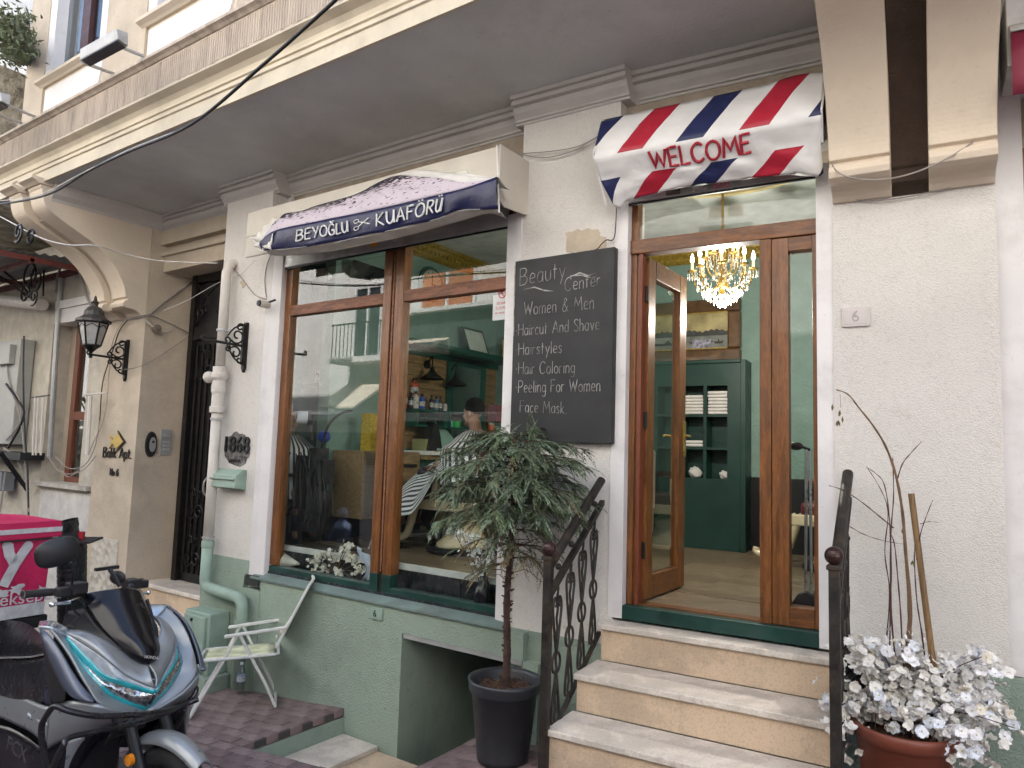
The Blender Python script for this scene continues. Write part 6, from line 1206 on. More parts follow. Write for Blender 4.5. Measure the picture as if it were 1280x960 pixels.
MB().hexa([bx_(BW+.01, -.005, -.09), bx_(-.005, -.005, -.085), bx_(-.005, BD+.01, -.085), bx_(BW+.01, BD+.01, -.09)], [bx_(BW+.01, -.005, .0), bx_(0, -.003, .0), bx_(0, BD+.005, .0), bx_(BW+.01, BD+.005, .0)]).add([bx_(BW+.01, -.005, .001), bx_(0, -.003, .001), bx_(0, BD+.005, .001), bx_(BW+.01, BD+.005, .001), bx_(BW*.7, BD*.45, .035), bx_(.22, BD*.45, .035)], [(0, 1, 5, 4), (1, 2, 5), (2, 3, 4, 5), (3, 0, 4)]).build('lid', pink, db, bevel=.006)
slab(.0, BW, -.009, -.0055, -.055, -.03).build('reflective_band', wh, db)
slab(.05, BW, .0065, .0115, -BH+.003, -BH+.07).build('white_hem', wh, db)
slab(.0, BW, -.0095, -.006, -.094, -.086).build('black_piping', matb, db)
Yp = []
def bp2(u, v, off=.006): # point on the front face under a pixel
    d = ray(u, v); n = ey_; p = CAMX+d*((bx_(0, .012, 0)-CAMX).dot(n)/d.dot(n)); return p-ey_*off
def ribbon(mb, pts, w_):
    P = [bp2(u, v) for u, v in pts]; L2, R2 = [], []
    for i, p in enumerate(P):
        t = (P[min(i+1, len(P)-1)]-P[max(i-1, 0)]).normalized(); s = t.cross(ey_).normalized()*w_/2; L2.append(p+s); R2.append(p-s)
    n = len(P); vs = L2+R2; mb.add(vs+[v-ey_*.003 for v in vs], [(i, i+1, n+i+1, n+i) for i in range(n-1)]+[(2*n+i, 2*n+n+i, 2*n+n+i+1, 2*n+i+1) for i in range(n-1)])
yb = MB(); ribbon(yb, [(9, 681), (11, 693), (17, 703)], .05); ribbon(yb, [(35, 681), (27, 692), (19, 704), (10, 720), (3, 733)], .048)
for (u, v) in ((8.5, 682), (34.5, 682)): yb.M = Matrix.Identity(4); c = bp2(u, v); yb.add([c+ex_*.024*math.cos(a)+Vector((0, 0, .024*math.sin(a))) for a in [2*PI*k/14 for k in range(14)]], [tuple(range(14))])
yb.build('letter_y', wh, db, )
p0_, p1_ = bp2(-14, 753), bp2(60, 743); dd_ = (p1_-p0_).normalized(); n_ = -ey_; u_ = n_.cross(dd_).normalized(); o_ = p0_.lerp(p1_, .5)
flat_text('lettering', 'emeksepeti', .092, Matrix(((dd_.x, u_.x, n_.x, o_.x), (dd_.y, u_.y, n_.y, o_.y), (dd_.z, u_.z, n_.z, o_.z), (0, 0, 0, 1))), wh, db, .0015)
fl_ = MB(); r3 = random.Random(4)
for (u, v) in ((52, 738), (58, 741), (20, 737), (3, 741)):
    c = bp2(u, v); P_ = [c+ex_*(.035*(1+r3.uniform(-.5, .5)))*math.cos(a)+Vector((0, 0, .025*(1+r3.uniform(-.6, .6))*math.sin(a))) for a in [2*PI*k/16 for k in range(16)]]; fl_.add(P_, [tuple(range(16))])
fl_.build('worn_print', wh, db)
s2_ = thing('delivery_scooter', 'black scooter standing behind the silver one and carrying the pink box', 'scooter', bx_(.2, .2, -1.4))
zg = gz(K.x)-K.z
slab(.02, BW-.05, .02, BD+.1, -BH-.07, -BH-.005).build('rack', matb, s2_, bevel=.01); slab(.12, BW-.12, .1, BD+.9, -BH-.3, -BH-.07).build('tail_body', gloss, s2_, bevel=.05)
MB(Matrix.Translation(bx_(.3, .3, zg+.26))).tube([ey_*.2*math.cos(2*PI*k/30)+Vector((0, 0, .2*math.sin(2*PI*k/30))) for k in range(30)], .05, 10, True).build('rear_wheel', mat('tyre_rubber', (.015, .015, .016), .8), s2_)
MB(Matrix.Translation(bx_(.3, 1.55, zg+.26))).tube([ey_*.2*math.cos(2*PI*k/30)+Vector((0, 0, .2*math.sin(2*PI*k/30))) for k in range(30)], .05, 10, True).build('front_wheel', mat('tyre_rubber', (.015, .015, .016), .8), s2_)
slab(.15, .45, .8, 1.3, zg+.28, zg+.42).build('floor_board', matb, s2_, bevel=.02)
pb = thing('padded_backrest', 'tall black quilted padded bag standing behind the pink box with a narrow rounded top', 'bag', CAMX+ray(92, 745)*4.7)
q = MB(); cB = lambda u, v: CAMX+ray(u, v)*4.62
def bagf(s, t):
    K_ = [(650, 85.5, 6.0), (656, 86, 7.5), (666, 86, 7), (670, 88, 12), (676, 90, 16), (690, 90, 16), (740, 90, 15.5), (790, 90, 15)]
    v = 650+140*t; 
    for (v0, c0, w0), (v1, c1, w1) in zip(K_, K_[1:]):
        if v <= v1: f = (v-v0)/(v1-v0); c = c0+(c1-c0)*f; w_ = w0+(w1-w0)*f; break
    a = 2*PI*s; p = cB(c+w_*math.cos(a), v); return p+CF*(.09*math.sin(a))+Vector((0, 0, 0))+(CF*.004*math.sin(v*.9))
q.grid(bagf, 28, 50); q.build('cover', mat('quilted_black', (.012, .012, .014), .45, bump=.7, bs=22, bd=.02), pb, smooth=True)
q = MB(); a0, a1 = CAMX+ray(88, 680)*4.55, CAMX+ray(111, 680)*4.55; q.hexa([a0, a1, a1+CF*.16, a0+CF*.16], [p+Vector((0, 0, .012)) for p in (a0, a1, a1+CF*.16, a0+CF*.16)]); q.build('shelf_flap', matb, pb)
cu = thing('paper_cup', 'small red paper cup standing on the black padded bag', 'cup', CAMX+ray(101, 677)*4.62)
c = CAMX+ray(101, 678)*4.62; MB().lathe([(0, 0), (.017, 0), (.022, .062), (.019, .062), (.016, .004)], tuple(c+Vector((0, 0, .006))), 18).build('cup', mat('red_paper', (.4, .02, .03), .5), cu)
MB().tube([c+Vector((0, 0, .02)), c+Vector((.01, 0, .085))], .002, 5).build('straw', wh, cu)
# ================================================================ woman sitting across the street (mirrored in the left pane)
def person_mb(jts, rad, extra=None):
    q = MB()
    for a, b in jts['bones']:
        pa, pb_ = Vector(jts[a]), Vector(jts[b]); n = max(2, int((pb_-pa).length/.02)); 
        for i in range(n+1):
            t = i/n; q.ball(pa.lerp(pb_, t), rad[a]+(rad[b]-rad[a])*t, 10, 6)
    return q
def head_mb(q, c, fw, s=1., nose=True):
    "skull, jaw, nose, brow, lips, ears; fw = facing direction"
    fw = Vector(fw).normalized(); rt = fw.cross(Vector((0, 0, 1))).normalized(); up = rt.cross(fw)
    def P(a, b, d): return c+(rt*a+up*b+fw*d)*s
    def bl(a, b, d, r, sc=(1, 1, 1)): 
        M_ = Matrix(((rt.x, fw.x, up.x, 0), (rt.y, fw.y, up.y, 0), (rt.z, fw.z, up.z, 0), (0, 0, 0, 1))); q.M = Matrix.Translation(P(a, b, d)) @ M_; q.ball((0, 0, 0), r*s, 14, 10, sc); q.M = Matrix.Identity(4)
    bl(0, .045, -.005, .092, (.84, 1.0, .95)); bl(0, -.03, .025, .07, (.86, .95, 1.0)); bl(0, -.085, .045, .036, (1, .9, .8))
    if nose: bl(0, .0, .098, .014, (.8, 1, 1.5)); bl(0, -.017, .108, .014, (1, 1, .8)); bl(0, -.055, .09, .012, (1.6, .9, .6)); bl(0, -.066, .088, .011, (1.4, .9, .6)); bl(0, .04, .083, .016, (3.2, .7, .6)); bl(.04, -.015, .06, .026); bl(-.04, -.015, .06, .026)
    for sd in (-1, 1): bl(.078*sd, -.005, -.005, .018, (.4, .9, 1.7))
    return P
skin = mat('skin', (.42, .23, .16), .5, var=.08, vs=12); skd = mat('stubble_skin', (.2, .12, .09), .6); hair = mat('dark_hair', (.012, .009, .008), .9, spec=.1, bump=1, bs=120, bd=.006)
wz = opp('A', 452, 652); wx = wz.x; wg = gz(wx); wy = -6.3
wo = thing('person', 'woman in blue headscarf sitting across the street, mirrored in the left pane', 'person', (wx, wy, wg))
J = {'pel': (wx, wy-.2, wg+.55), 'che': (wx, wy-.15, wg+.95), 'nek': (wx, wy-.12, wg+1.1), 'sl': (wx-.17, wy-.15, wg+1.02), 'sr': (wx+.17, wy-.15, wg+1.02), 'el': (wx-.25, wy-.05, wg+.78), 'er': (wx+.25, wy-.05, wg+.78), 'wl': (wx-.1, wy+.15, wg+.68), 'wr': (wx+.1, wy+.15, wg+.68), 'hl': (wx-.1, wy-.2, wg+.52), 'hr': (wx+.1, wy-.2, wg+.52), 'kl': (wx-.13, wy+.22, wg+.5), 'kr': (wx+.13, wy+.22, wg+.5), 'al': (wx-.13, wy+.2, wg+.08), 'ar': (wx+.13, wy+.2, wg+.08), 'tl': (wx-.13, wy+.34, wg+.05), 'tr': (wx+.13, wy+.34, wg+.05), 'bones': [('pel', 'che'), ('che', 'nek'), ('che', 'sl'), ('che', 'sr'), ('sl', 'el'), ('sr', 'er'), ('el', 'wl'), ('er', 'wr'), ('pel', 'hl'), ('pel', 'hr'), ('hl', 'kl'), ('hr', 'kr'), ('kl', 'al'), ('kr', 'ar'), ('al', 'tl'), ('ar', 'tr')]}
Rd = dict(pel=.16, che=.15, nek=.06, sl=.075, sr=.075, el=.055, er=.055, wl=.035, wr=.035, hl=.1, hr=.1, kl=.075, kr=.075, al=.05, ar=.05, tl=.04, tr=.04)
q = person_mb(J, Rd); q.build('coat', mat('blue_grey_coat', (.12, .15, .24), .8), wo, remesh=.025)
q = MB(); head_mb(q, Vector((wx, wy-.1, wg+1.25)), (0, 1, 0)); q.build('head', skin, wo, remesh=.009)
q = MB().ball((wx, wy-.125, wg+1.275), .118, 20, 14, (1, 1, 1.15)); q.v = [p for p in q.v]; q.lathe([(.07, wg+1.17), (.12, wg+1.1), (.17, wg+1.02), (.2, wg+.95)], (wx, wy-.12, 0), 20); q.build('headscarf', mat('blue_scarf', (.2, .27, .42), .8, bump=.4, bs=10), wo, smooth=True)
o = thing('stool', 'low dark stool under the seated woman across the street', 'stool', (wx, wy-.2, wg)); MB().box(wx-.2, wx+.2, wy-.4, wy, wg+.38, wg+.43).build('seat', matb, o)
for a in (-.17, .17):
    for b in (-.37, -.03): MB().box(wx+a-.015, wx+a+.015, wy+b-.015, wy+b+.015, wg, wg+.38).build('leg', matb, o)
# ================================================================ inside the shop: left wall station
XW = XL
kg = mat('bottle_green_paint', (.012, .085, .062), .4, var=.15, vs=5); pine = mat('knotty_pine', (.33, .21, .095), .5, var=.25, vs=4, kind='wood', stretch=(6, .8, 6)); oak = mat('station_oak', (.3, .2, .1), .5, var=.25, vs=4, kind='wood', stretch=(6, .8, 6))
def wl_(u, v, x=XL): return atx('A', u, v, x)
st = thing('styling_station', 'bottle green and pine styling station with mirrors and white counter on the left wall', 'cabinet', (XL+.2, 2.3, ZF))
for k in range(8): MB().box(XL+.001, XL+.022, 1.62, 3.45, 1.6+k*.133, 1.6+k*.133+.128).build('backing_board', pine, st, bevel=.002)
MB().prism([(XL+.001, 2.68), (XL+.30, 2.68), (XL+.32, 2.70), (XL+.32, 2.74), (XL+.001, 2.74)], 'y', 1.45, 3.5).box(XL+.001, XL+.05, 1.5, 3.48, 2.62, 2.68).build('top_shelf', kg, st)
MB().box(XL+.022, XL+.05, 2.36, 2.46, 1.60, 2.68).box(XL+.022, XL+.05, 2.98, 3.09, 1.60, 2.68).box(XL+.022, XL+.05, 2.46, 2.98, 2.58, 2.68).build('mirror_frame', kg, st)
mirr_m = mat('mirror_silver', (.85, .88, .87), .02, metal=1, var=.0); mirr_m.node_tree.nodes['Principled BSDF'].inputs['Roughness'].default_value = .02
for l in list(mirr_m.node_tree.links):
    if l.to_socket.name == 'Roughness': mirr_m.node_tree.links.remove(l)
MB().box(XL+.022, XL+.034, 2.46, 2.98, 1.6, 2.58).build('mirror', mirr_m, st)

MB().box(XL+.022, XL+.6, 1.5, 3.3, 1.535, 1.575).build('counter', mat('white_counter', (.78, .8, .78), .3, var=.02), st, bevel=.004); MB().box(XL+.02, XL+.56, 1.5, 3.3, 1.49, 1.534).build('counter_edge', pine, st); MB().box(XL+.02, XL+.5, 1.5, 3.3, .98, 1.49).build('counter_front', kg, st)
cb = MB()
for y0, y1 in ((1.66, 2.13), (2.2, 2.7)):
    cb.box(XL+.02, XL+.24, y0, y1, 1.83, 1.85).box(XL+.02, XL+.24, y0, y1, 2.0, 2.02).box(XL+.02, XL+.24, y0, y0+.02, 1.85, 2.0).box(XL+.02, XL+.24, y1-.02, y1, 1.85, 2.0)
cb.box(XL+.02, XL+.22, 2.13, 2.2, 1.83, 2.02).box(XL+.03, XL+.235, 1.68, 2.11, 1.92, 1.93).box(XL+.03, XL+.235, 1.80, 1.81, 1.85, 2.0).box(XL+.03, XL+.235, 1.95, 1.96, 1.85, 2.0).box(XL+.023, XL+.03, 1.68, 2.68, 1.85, 2.0)
cb.build('cubby_shelf', kg, st)
dr_ = thing('drawer_cabinet', 'wall hung oak drawer cabinet left of the station seen through the left pane', 'cabinet', (XL+.3, 1.1, .95))
MB().box(XL+.02, XL+.45, .73, 1.49, .93, 1.56).build('case', oak, dr_, bevel=.003)
for z in (.95, 1.26): MB().box(XL+.451, XL+.465, 1.1, 1.485, z, z+.285).build('drawer', oak, dr_, bevel=.003); MB().box(XL+.466, XL+.485, 1.25, 1.42, z+.15, z+.18).build('handle', black_m, dr_)
MB().box(XL+.451, XL+.465, .74, 1.09, .95, 1.545).build('door', mat('grey_oak', (.2, .15, .1), .5, kind='wood', stretch=(6, .8, 6)), dr_)
# bottles on the cubby shelf
bots = [(505, .032, .21, (.55, .03, .05), 'slim red spray bottle at the left end of the cubby shelf'), (513, .028, .17, (.02, .02, .025), 'black bottle next to the red one'), (519, .038, .19, (.65, .6, .6), 'white bottle with dark pump beside the blue can'), (527, .037, .17, (.02, .08, .5), 'bright blue can in the middle of the cubby shelf'), (539, .026, .17, (.02, .015, .02), 'dark bottle right of the blue can'), (545, .034, .16, (.1, .18, .32), 'steel blue bottle on the cubby shelf'), (550, .024, .17, (.03, .03, .05), 'slim dark bottle behind the steel blue one'), (556, .028, .11, (.7, .55, .58), 'short white and pink bottle at the right end of the cubby shelf')]
def bottle(x, y, z, r, h, c, lab, tall=True, grp='bottles on the green cubby shelf'):
    t = thing('bottle', lab, 'bottle', (x, y, z), grp)
    MB().lathe([(0, z), (r, z+.002), (r, z+h*.68), (r*.45, z+h*.78), (r*.4, z+h*.84)], (x, y, 0), 14).build('body', mat('bottle_%02d%02d%02d' % tuple(int(q*99) for q in c), c, .3, coat=.4, var=.1), t, smooth=False)
    MB().lathe([(r*.5, z+h*.84), (r*.5, z+h), (0, z+h)], (x, y, 0), 12).build('cap', matb, t)
    MB().lathe([(r*1.01, z+h*.2), (r*1.01, z+h*.5)], (x, y, 0), 14).build('label_band', mat('label_pale', (.6, .6, .58), .6, var=.5, vs=70), t)
for u, r, h, c, lab in bots: p = atx('A', u, 512, XL+.13); bottle(p.x, p.y, 2.022, r, h, c, lab)
p = atx('A', 615, 512, XL+.15); bottle(p.x, p.y, 1.85, .04, .33, (.7, .13, .03), 'tall orange bottle right of the station mirror', grp=None) if False else bottle(p.x, p.y, 1.85, .04, .33, (.7, .13, .03), 'tall orange bottle right of the station mirror', grp='bottles at the styling station')
p = atx('A', 518, 486, XL+.06); bottle(p.x, p.y, 2.16, .045, .2, (.55, .08, .04), 'red round bottle hanging above the cubby shelf under the lamp', grp='bottles at the styling station')
o = MB().box(XL+.1, XL+.28, wl_(506, 570).y, wl_(506, 570).y+.1, 1.577, 1.7).build('tumbler', mat('olive_tumbler', (.3, .3, .14), .4)); tag(o, 'olive tumbler on the white counter beside a black caddy', 'tumbler')
o = MB().prism([(1.78, 1.577), (2.0, 1.577), (1.92, 1.86), (1.84, 1.88)], 'x', XL+.2, XL+.32).build('caddy', matb); tag(o, 'black upright tool caddy on the white counter', 'caddy')
o = MB().add([(XL+.34, 1.9, 1.577), (XL+.34, 2.35, 1.577), (XL+.1, 2.2, 1.9), (XL+.1, 1.98, 1.95), (XL+.33, 1.9, 1.577), (XL+.33, 2.35, 1.577), (XL+.09, 2.2, 1.9), (XL+.09, 1.98, 1.95)], [(0, 1, 2, 3), (7, 6, 5, 4), (0, 4, 5, 1), (1, 5, 6, 2), (2, 6, 7, 3), (3, 7, 4, 0)]).build('glass_stand', mat('pale_green_glass', (.35, .55, .48), .1, var=.1)); tag(o, 'pale green glass plate leaning on the white counter', 'glass plate')
for k, (yy, cc, nm_, lab) in enumerate(((2.3, (.1, .6, .45), 'jar', 'mint green jar in the right cubby'), (2.42, (.05, .5, .12), 'jar', 'green jar beside the mint one in the right cubby'), (2.36, (.75, .75, .73), 'dish', 'white dish lying in the right cubby'))):
    o = MB().lathe([(0, 0), (.05, 0), (.05, .07 if k < 2 else .03), (0, .07 if k < 2 else .03)], (XL+.15-(.05 if k == 2 else 0), yy, 1.852), 16).build(nm_, mat('jar_%d' % k, cc, .4)); tag(o, lab, nm_)
# barn lamps
for u, v, lab in ((523, 470, 'black barn lamp left over the cubby shelf'), (553, 478, 'black barn lamp half hidden by the mirror frame'), (626, 488, 'large black barn lamp at the right end of the station')):
    c = wl_(u, v); t = thing('barn_lamp', lab, 'lamp', (c.x+.05, c.y, c.z-.1), 'barn lamps on the styling station')
    MB().lathe([(0, 0), (.05, .002), (.05, .02), (0, .022)], (XL+.022, c.y+.1, c.z+.14), 16, 'x').build('wall_disc', iron, t)
    MB().tube(crom([(XL+.04, c.y+.1, c.z+.14), (XL+.14, c.y+.06, c.z+.22), (XL+.2, c.y, c.z+.16), (XL+.2, c.y, c.z+.08)], 6), .009, 6).build('gooseneck', iron, t)
    MB().lathe([(.025, .09), (.03, .05), (.06, .02), (.13, -.03), (.135, -.045), (.12, -.035), (.03, .04)], (XL+.2, c.y, c.z), 20).build('lamp_shade', iron, t, smooth=True)
# things over the shelf
ct = thing('certificate', 'black framed certificate leaning on the green shelf', 'certificate', (XL+.1, 2.75, 2.74))
MB().hexa([(XL+.22, 2.52, 2.742), (XL+.22, 2.92, 2.742), (XL+.2, 2.92, 2.742), (XL+.2, 2.52, 2.742)], [(XL+.1, 2.52, 3.05), (XL+.1, 2.92, 3.05), (XL+.08, 2.92, 3.05), (XL+.08, 2.52, 3.05)]).build('frame', matb, ct)
MB().hexa([(XL+.213, 2.55, 2.77), (XL+.213, 2.89, 2.77), (XL+.205, 2.89, 2.77), (XL+.205, 2.55, 2.77)], [(XL+.114, 2.55, 3.02), (XL+.114, 2.89, 3.02), (XL+.104, 2.89, 3.02), (XL+.104, 2.55, 3.02)]).build('paper', mat('certificate_paper', (.6, .66, .62), .6, var=.1, vs=20), ct)
for k in range(4): MB().box(XL+.1+.1, XL+.11+.1, 2.62+.02*k, 2.82-.02*k, 2.83+.0*k, 2.836).M
tr = thing('trophy', 'small gold figurine trophy on the green shelf', 'trophy', (XL+.15, 3.3, 2.74)); c = wl_(618, 462); MB().lathe([(.05, 0), (.05, .03), (.02, .04), (.015, .1), (.03, .14), (.02, .2), (.035, .25), (0, .3)], (XL+.12, c.y, 2.742), 12).build('figurine', mat('dull_gold', (.4, .3, .1), .4, metal=.8), tr)
o = MB().lathe([(.03, 0), (.03, .12), (.0, .13)], (XL+.15, wl_(625, 462).y, 2.742), 12).build('candle', mat('white_wax', (.7, .7, .66), .5)); tag(o, 'white candle beside the trophy on the green shelf', 'candle')
# clock
ck = thing('wall_clock', 'round wall clock with cream dial high on the green wall', 'clock', (XL+.02, 2.03, 3.3)); c = wl_(537, 356)
MB().lathe([(0, .0), (.2, .0), (.205, .02), (.19, .04), (.165, .03)], (XL+.001, c.y, c.z), 36, 'x').build('rim', mat('dark_green_rim', (.05, .13, .1), .4), ck); MB().lathe([(0, .001), (.165, .001), (.165, .012), (0, .013)], (XL+.022, c.y, c.z), 36, 'x').build('dial', mat('cream_dial', (.5, .47, .38), .6), ck)
MB().box(XL+.036, XL+.04, c.y-.005, c.y+.005, c.z-.01, c.z+.11).box(XL+.036, XL+.04, c.y-.01, c.y+.07, c.z-.005, c.z+.005).build('hand', matb, ck)
tk_ = MB()
for k in range(12): a = PI*k/6; tk_.box(XL+.036, XL+.038, c.y+.14*math.sin(a)-.006, c.y+.14*math.sin(a)+.006, c.z+.14*math.cos(a)-.009, c.z+.14*math.cos(a)+.009)
tk_.build('hour_marks', matb, ck)
# televisions
tv = thing('television', 'large black television on a wall arm behind the upper left pane', 'television', (-4.9, 1.1, 3.0))
a, b, c, d = [at('A', u, v, y) for u, v, y in ((432, 378, .75), (484, 372, 1.15), (484, 338, 1.15), (441, 324, .75))]
MB().hexa([a, b, b+Vector((-.05, .05, 0)), a+Vector((-.05, .05, 0))], [d, c, c+Vector((-.05, .05, 0)), d+Vector((-.05, .05, 0))]).build('screen', gloss, tv)
MB().tube([(XL, .9, 3.3), tuple(d.lerp(b, .5))], .02, 6).build('arm', iron, tv)
tv2 = thing('television', 'second dark screen turned away at the far left of the upper left pane', 'television', (-5.2, .5, 2.9))
a, b, c, d = [at('A', u, v, y) for u, v, y in ((392, 382, .3), (408, 380, .42), (410, 335, .42), (386, 331, .3))]
MB().hexa([a, b, b+Vector((-.04, .04, 0)), a+Vector((-.04, .04, 0))], [d, c, c+Vector((-.04, .04, 0)), d+Vector((-.04, .04, 0))]).build('screen', gloss, tv2)
o = MB().ball(at('A', 409, 345, .5), .035, 12, 8, (1, 1.4, 1)).build('indoor_camera', mat('white_cap', (.7, .72, .75), .5)); tag(o, 'small white indoor camera between the two screens', 'camera')
# trolley with cables
tl_ = thing('tool_trolley', 'dark hairdresser trolley with hanging cables and tools behind the left pane', 'trolley', (-5.1, .45, ZF))
c0 = at('A', 352, 560, .35); c1 = at('A', 402, 565, .5)
MB().box(c0.x+.0, c1.x, .3, .62, 1.3, 1.33).box(c0.x, c1.x, .3, .62, 1.02, 1.04).box(c0.x+.3, c1.x-.02, .31, .6, 1.04, 1.5).box(c0.x, c0.x+.03, .3, .33, ZF, 1.5).box(c1.x-.03, c1.x, .3, .33, ZF, 1.5).build('frame', matb, tl_)
hc = MB(); r5 = random.Random(2)
for k in range(16):
    u = 352+r5.uniform(0, 48); w_ = r5.uniform(-16, 16); hc.tube(crom([at('A', u, 562+r5.uniform(0, 10), .28), at('A', u+w_, 600, .24), at('A', u+w_*1.3, 640, .22), at('A', u+w_*.3+5, 655+r5.uniform(-15, 10), .25), at('A', u+w_*.2+12, 625, .26)], 6), .006, 5)
hc.build('hanging_cables', cable_b, tl_); o.name = o.name
dk = MB()
for (u, v, w_, h_) in ((395, 575, 12, 30), (381, 600, 20, 60), (404, 590, 8, 30), (386, 655, 34, 16), (400, 630, 12, 30)): a, b = at('A', u-w_/2, v+h_/2, .4), at('A', u+w_/2, v-h_/2, .4); dk.box(a.x, b.x, .36, .5, a.z, b.z)
dk.build('tool_holders', mat('dark_mixed', (.03, .028, .028), .5, var=.6, vs=20), tl_)
o = MB().ball(at('A', 405, 537+9, .62), .062, 18, 12, (1, 1, .95)).build('blue_ball_holder', mat('blue_plastic', (.03, .08, .45), .35)); tag(o, 'round blue plastic sponge holder standing on the trolley', 'holder')
o = MB().box(*[q for q in (at('A', 455, 560, 1.0).x, at('A', 467, 560, 1.0).x)], .95, 1.05, 1.562, at('A', 460, 517, 1.0).z).build('carton', mat('yellow_carton', (.55, .38, .04), .5, var=.3, vs=40)); tag(o, 'tall yellow product carton standing on the drawer cabinet', 'box')
o = MB().tube(crom([at('A', 400, 600, .55), at('A', 402, 560, .55), at('A', 412, 530, .6), at('A', 428, 516, .7), at('A', 440, 514, .8)], 6), .012, 6).build('gooseneck_arm', cable_b); tag(o, 'curved black gooseneck arm rising from the trolley', 'lamp arm')
dy = thing('hair_dryer', 'grey and white cylindrical hair dryer held up in front of the station mirror', 'hair dryer', at('A', 388, 535, .35)); M_ = Matrix.Translation(at('A', 388, 522, .35)) @ Matrix.Rotation(-.55, 4, 'Z')
MB(M_).lathe([(.0, -.02), (.028, -.02), (.055, -.022), (.058, .02), (.058, .1), (.05, .12), (0, .12)], (0, -.1, 0), 24, 'y').build('barrel', mat('pale_grey_plastic', (.6, .62, .66), .4), dy); MB(M_).lathe([(.06, .07), (.068, .08), (.068, .11), (.06, .12)], (0, -.1, 0), 24, 'y').lathe([(0, -.024), (.018, -.024), (.018, -.018), (0, -.018)], (0, -.1, 0), 14, 'y').build('ring', matb, dy); MB(M_).tube([(0, .0, -.05), (.01, .02, -.2)], .02, 10).build('handle', matb, dy)
# striped poster shelf at the pane's left edge
o = MB().box(-5.95, -5.75, .92, .94, 2.242, 2.38).build('card', mat('printed_card', (.5, .45, .4), .6, var=.5, vs=60)); tag(o, 'small printed card on the green niche shelf behind the left pane', 'card')
# ================================================================ barber chairs, customer
ivory = mat('ivory_enamel', (.62, .53, .36), .25, var=.04, coat=.6); redl = mat('dark_red_leather', (.1, .015, .02), .4, bump=.2, bs=20)
bc = thing('barber_chair', 'vintage ivory enamel barber chair with dark red pads carrying the customer under the striped cape', 'barber chair', (-4.0, 1.05, ZF))
X0, Y0 = -4.0, 1.05
MB().lathe([(0, .0), (.33, .0), (.335, .03), (.31, .05)], (X0, Y0, ZF), 40).build('floor_ring', black_m, bc)
MB().lathe([(.26, .05), (.24, .08), (.17, .15), (.15, .24), (.16, .3), (.13, .33), (.13, .42)], (X0, Y0, ZF), 36).build('pedestal', ivory, bc, smooth=True)
MB().box(X0-.36, X0+.3, Y0-.27, Y0-.2, ZF+.36, ZF+.45).box(X0-.36, X0+.3, Y0+.2, Y0+.27, ZF+.36, ZF+.45).build('side_rail', ivory, bc, bevel=.012)
MB().box(X0-.3, X0+.28, Y0-.24, Y0+.24, ZF+.42, ZF+.55).build('seat', redl, bc, bevel=.03)
MB().hexa([(X0+.2, Y0-.23, ZF+.55), (X0+.3, Y0-.23, ZF+.5), (X0+.3, Y0+.23, ZF+.5), (X0+.2, Y0+.23, ZF+.55)], [(X0+.32, Y0-.21, ZF+1.05), (X0+.42, Y0-.21, ZF+1.02), (X0+.42, Y0+.21, ZF+1.02), (X0+.32, Y0+.21, ZF+1.05)]).build('backrest', redl, bc, bevel=.02)
MB().tube([(X0+.42, Y0, ZF+1.0), (X0+.45, Y0, ZF+1.2)], .02, 8).box(X0+.3, X0+.4, Y0-.13, Y0+.13, ZF+1.13, ZF+1.28).build('headrest', redl, bc, bevel=.02)
for s in (-1, 1):
    MB().prism(crom2 := [(p.x, p.y) for p in crom([(X0-.2, ZF+.4, 0), (X0-.16, ZF+.55, 0), (X0-.15, ZF+.7, 0), (X0-.1, ZF+.7, 0), (X0-.1, ZF+.55, 0), (X0-.12, ZF+.38, 0)], 4)], 'y', Y0+s*.26-.025, Y0+s*.26+.025).build('arm_support', ivory, bc, bevel=.006)
    MB().box(X0-.25, X0+.25, Y0+s*.26-.035, Y0+s*.26+.035, ZF+.69, ZF+.74).build('armrest', redl, bc, bevel=.015)
    foot = crom([(X0-.33, 0, ZF+.42), (X0-.42, 0, ZF+.36), (X0-.46, 0, ZF+.24), (X0-.50, 0, ZF+.13), (X0-.58, 0, ZF+.09), (X0-.66, 0, ZF+.11), (X0-.66, 0, ZF+.15)], 5)
    q = MB(); q.tube([Vector((p.x, Y0+s*.2, p.z)) for p in foot], [.045-.0006*i for i in range(len(foot))], 10); q.build('footrest_arm', ivory, bc, smooth=True)
MB().box(X0-.64, X0-.5, Y0-.2, Y0+.2, ZF+.09, ZF+.12).build('footplate', metal_gr, bc, bevel=.006)
bc2 = dup(bc, MBB @ Vector((1.05, 2.35, ZF))-Vector((X0, Y0, ZF)), 'ivory barber chair standing behind the sidelight of the entrance')
bc2['group'] = 'barber chairs'; bc['group'] = 'barber chairs'
hd = at('A', 592, 518, 1.12)
cu_ = thing('person', 'dark haired man with trimmed beard sitting in profile under a striped cape', 'person', (hd.x, 1.1, ZF))
hx, hy, hz = hd
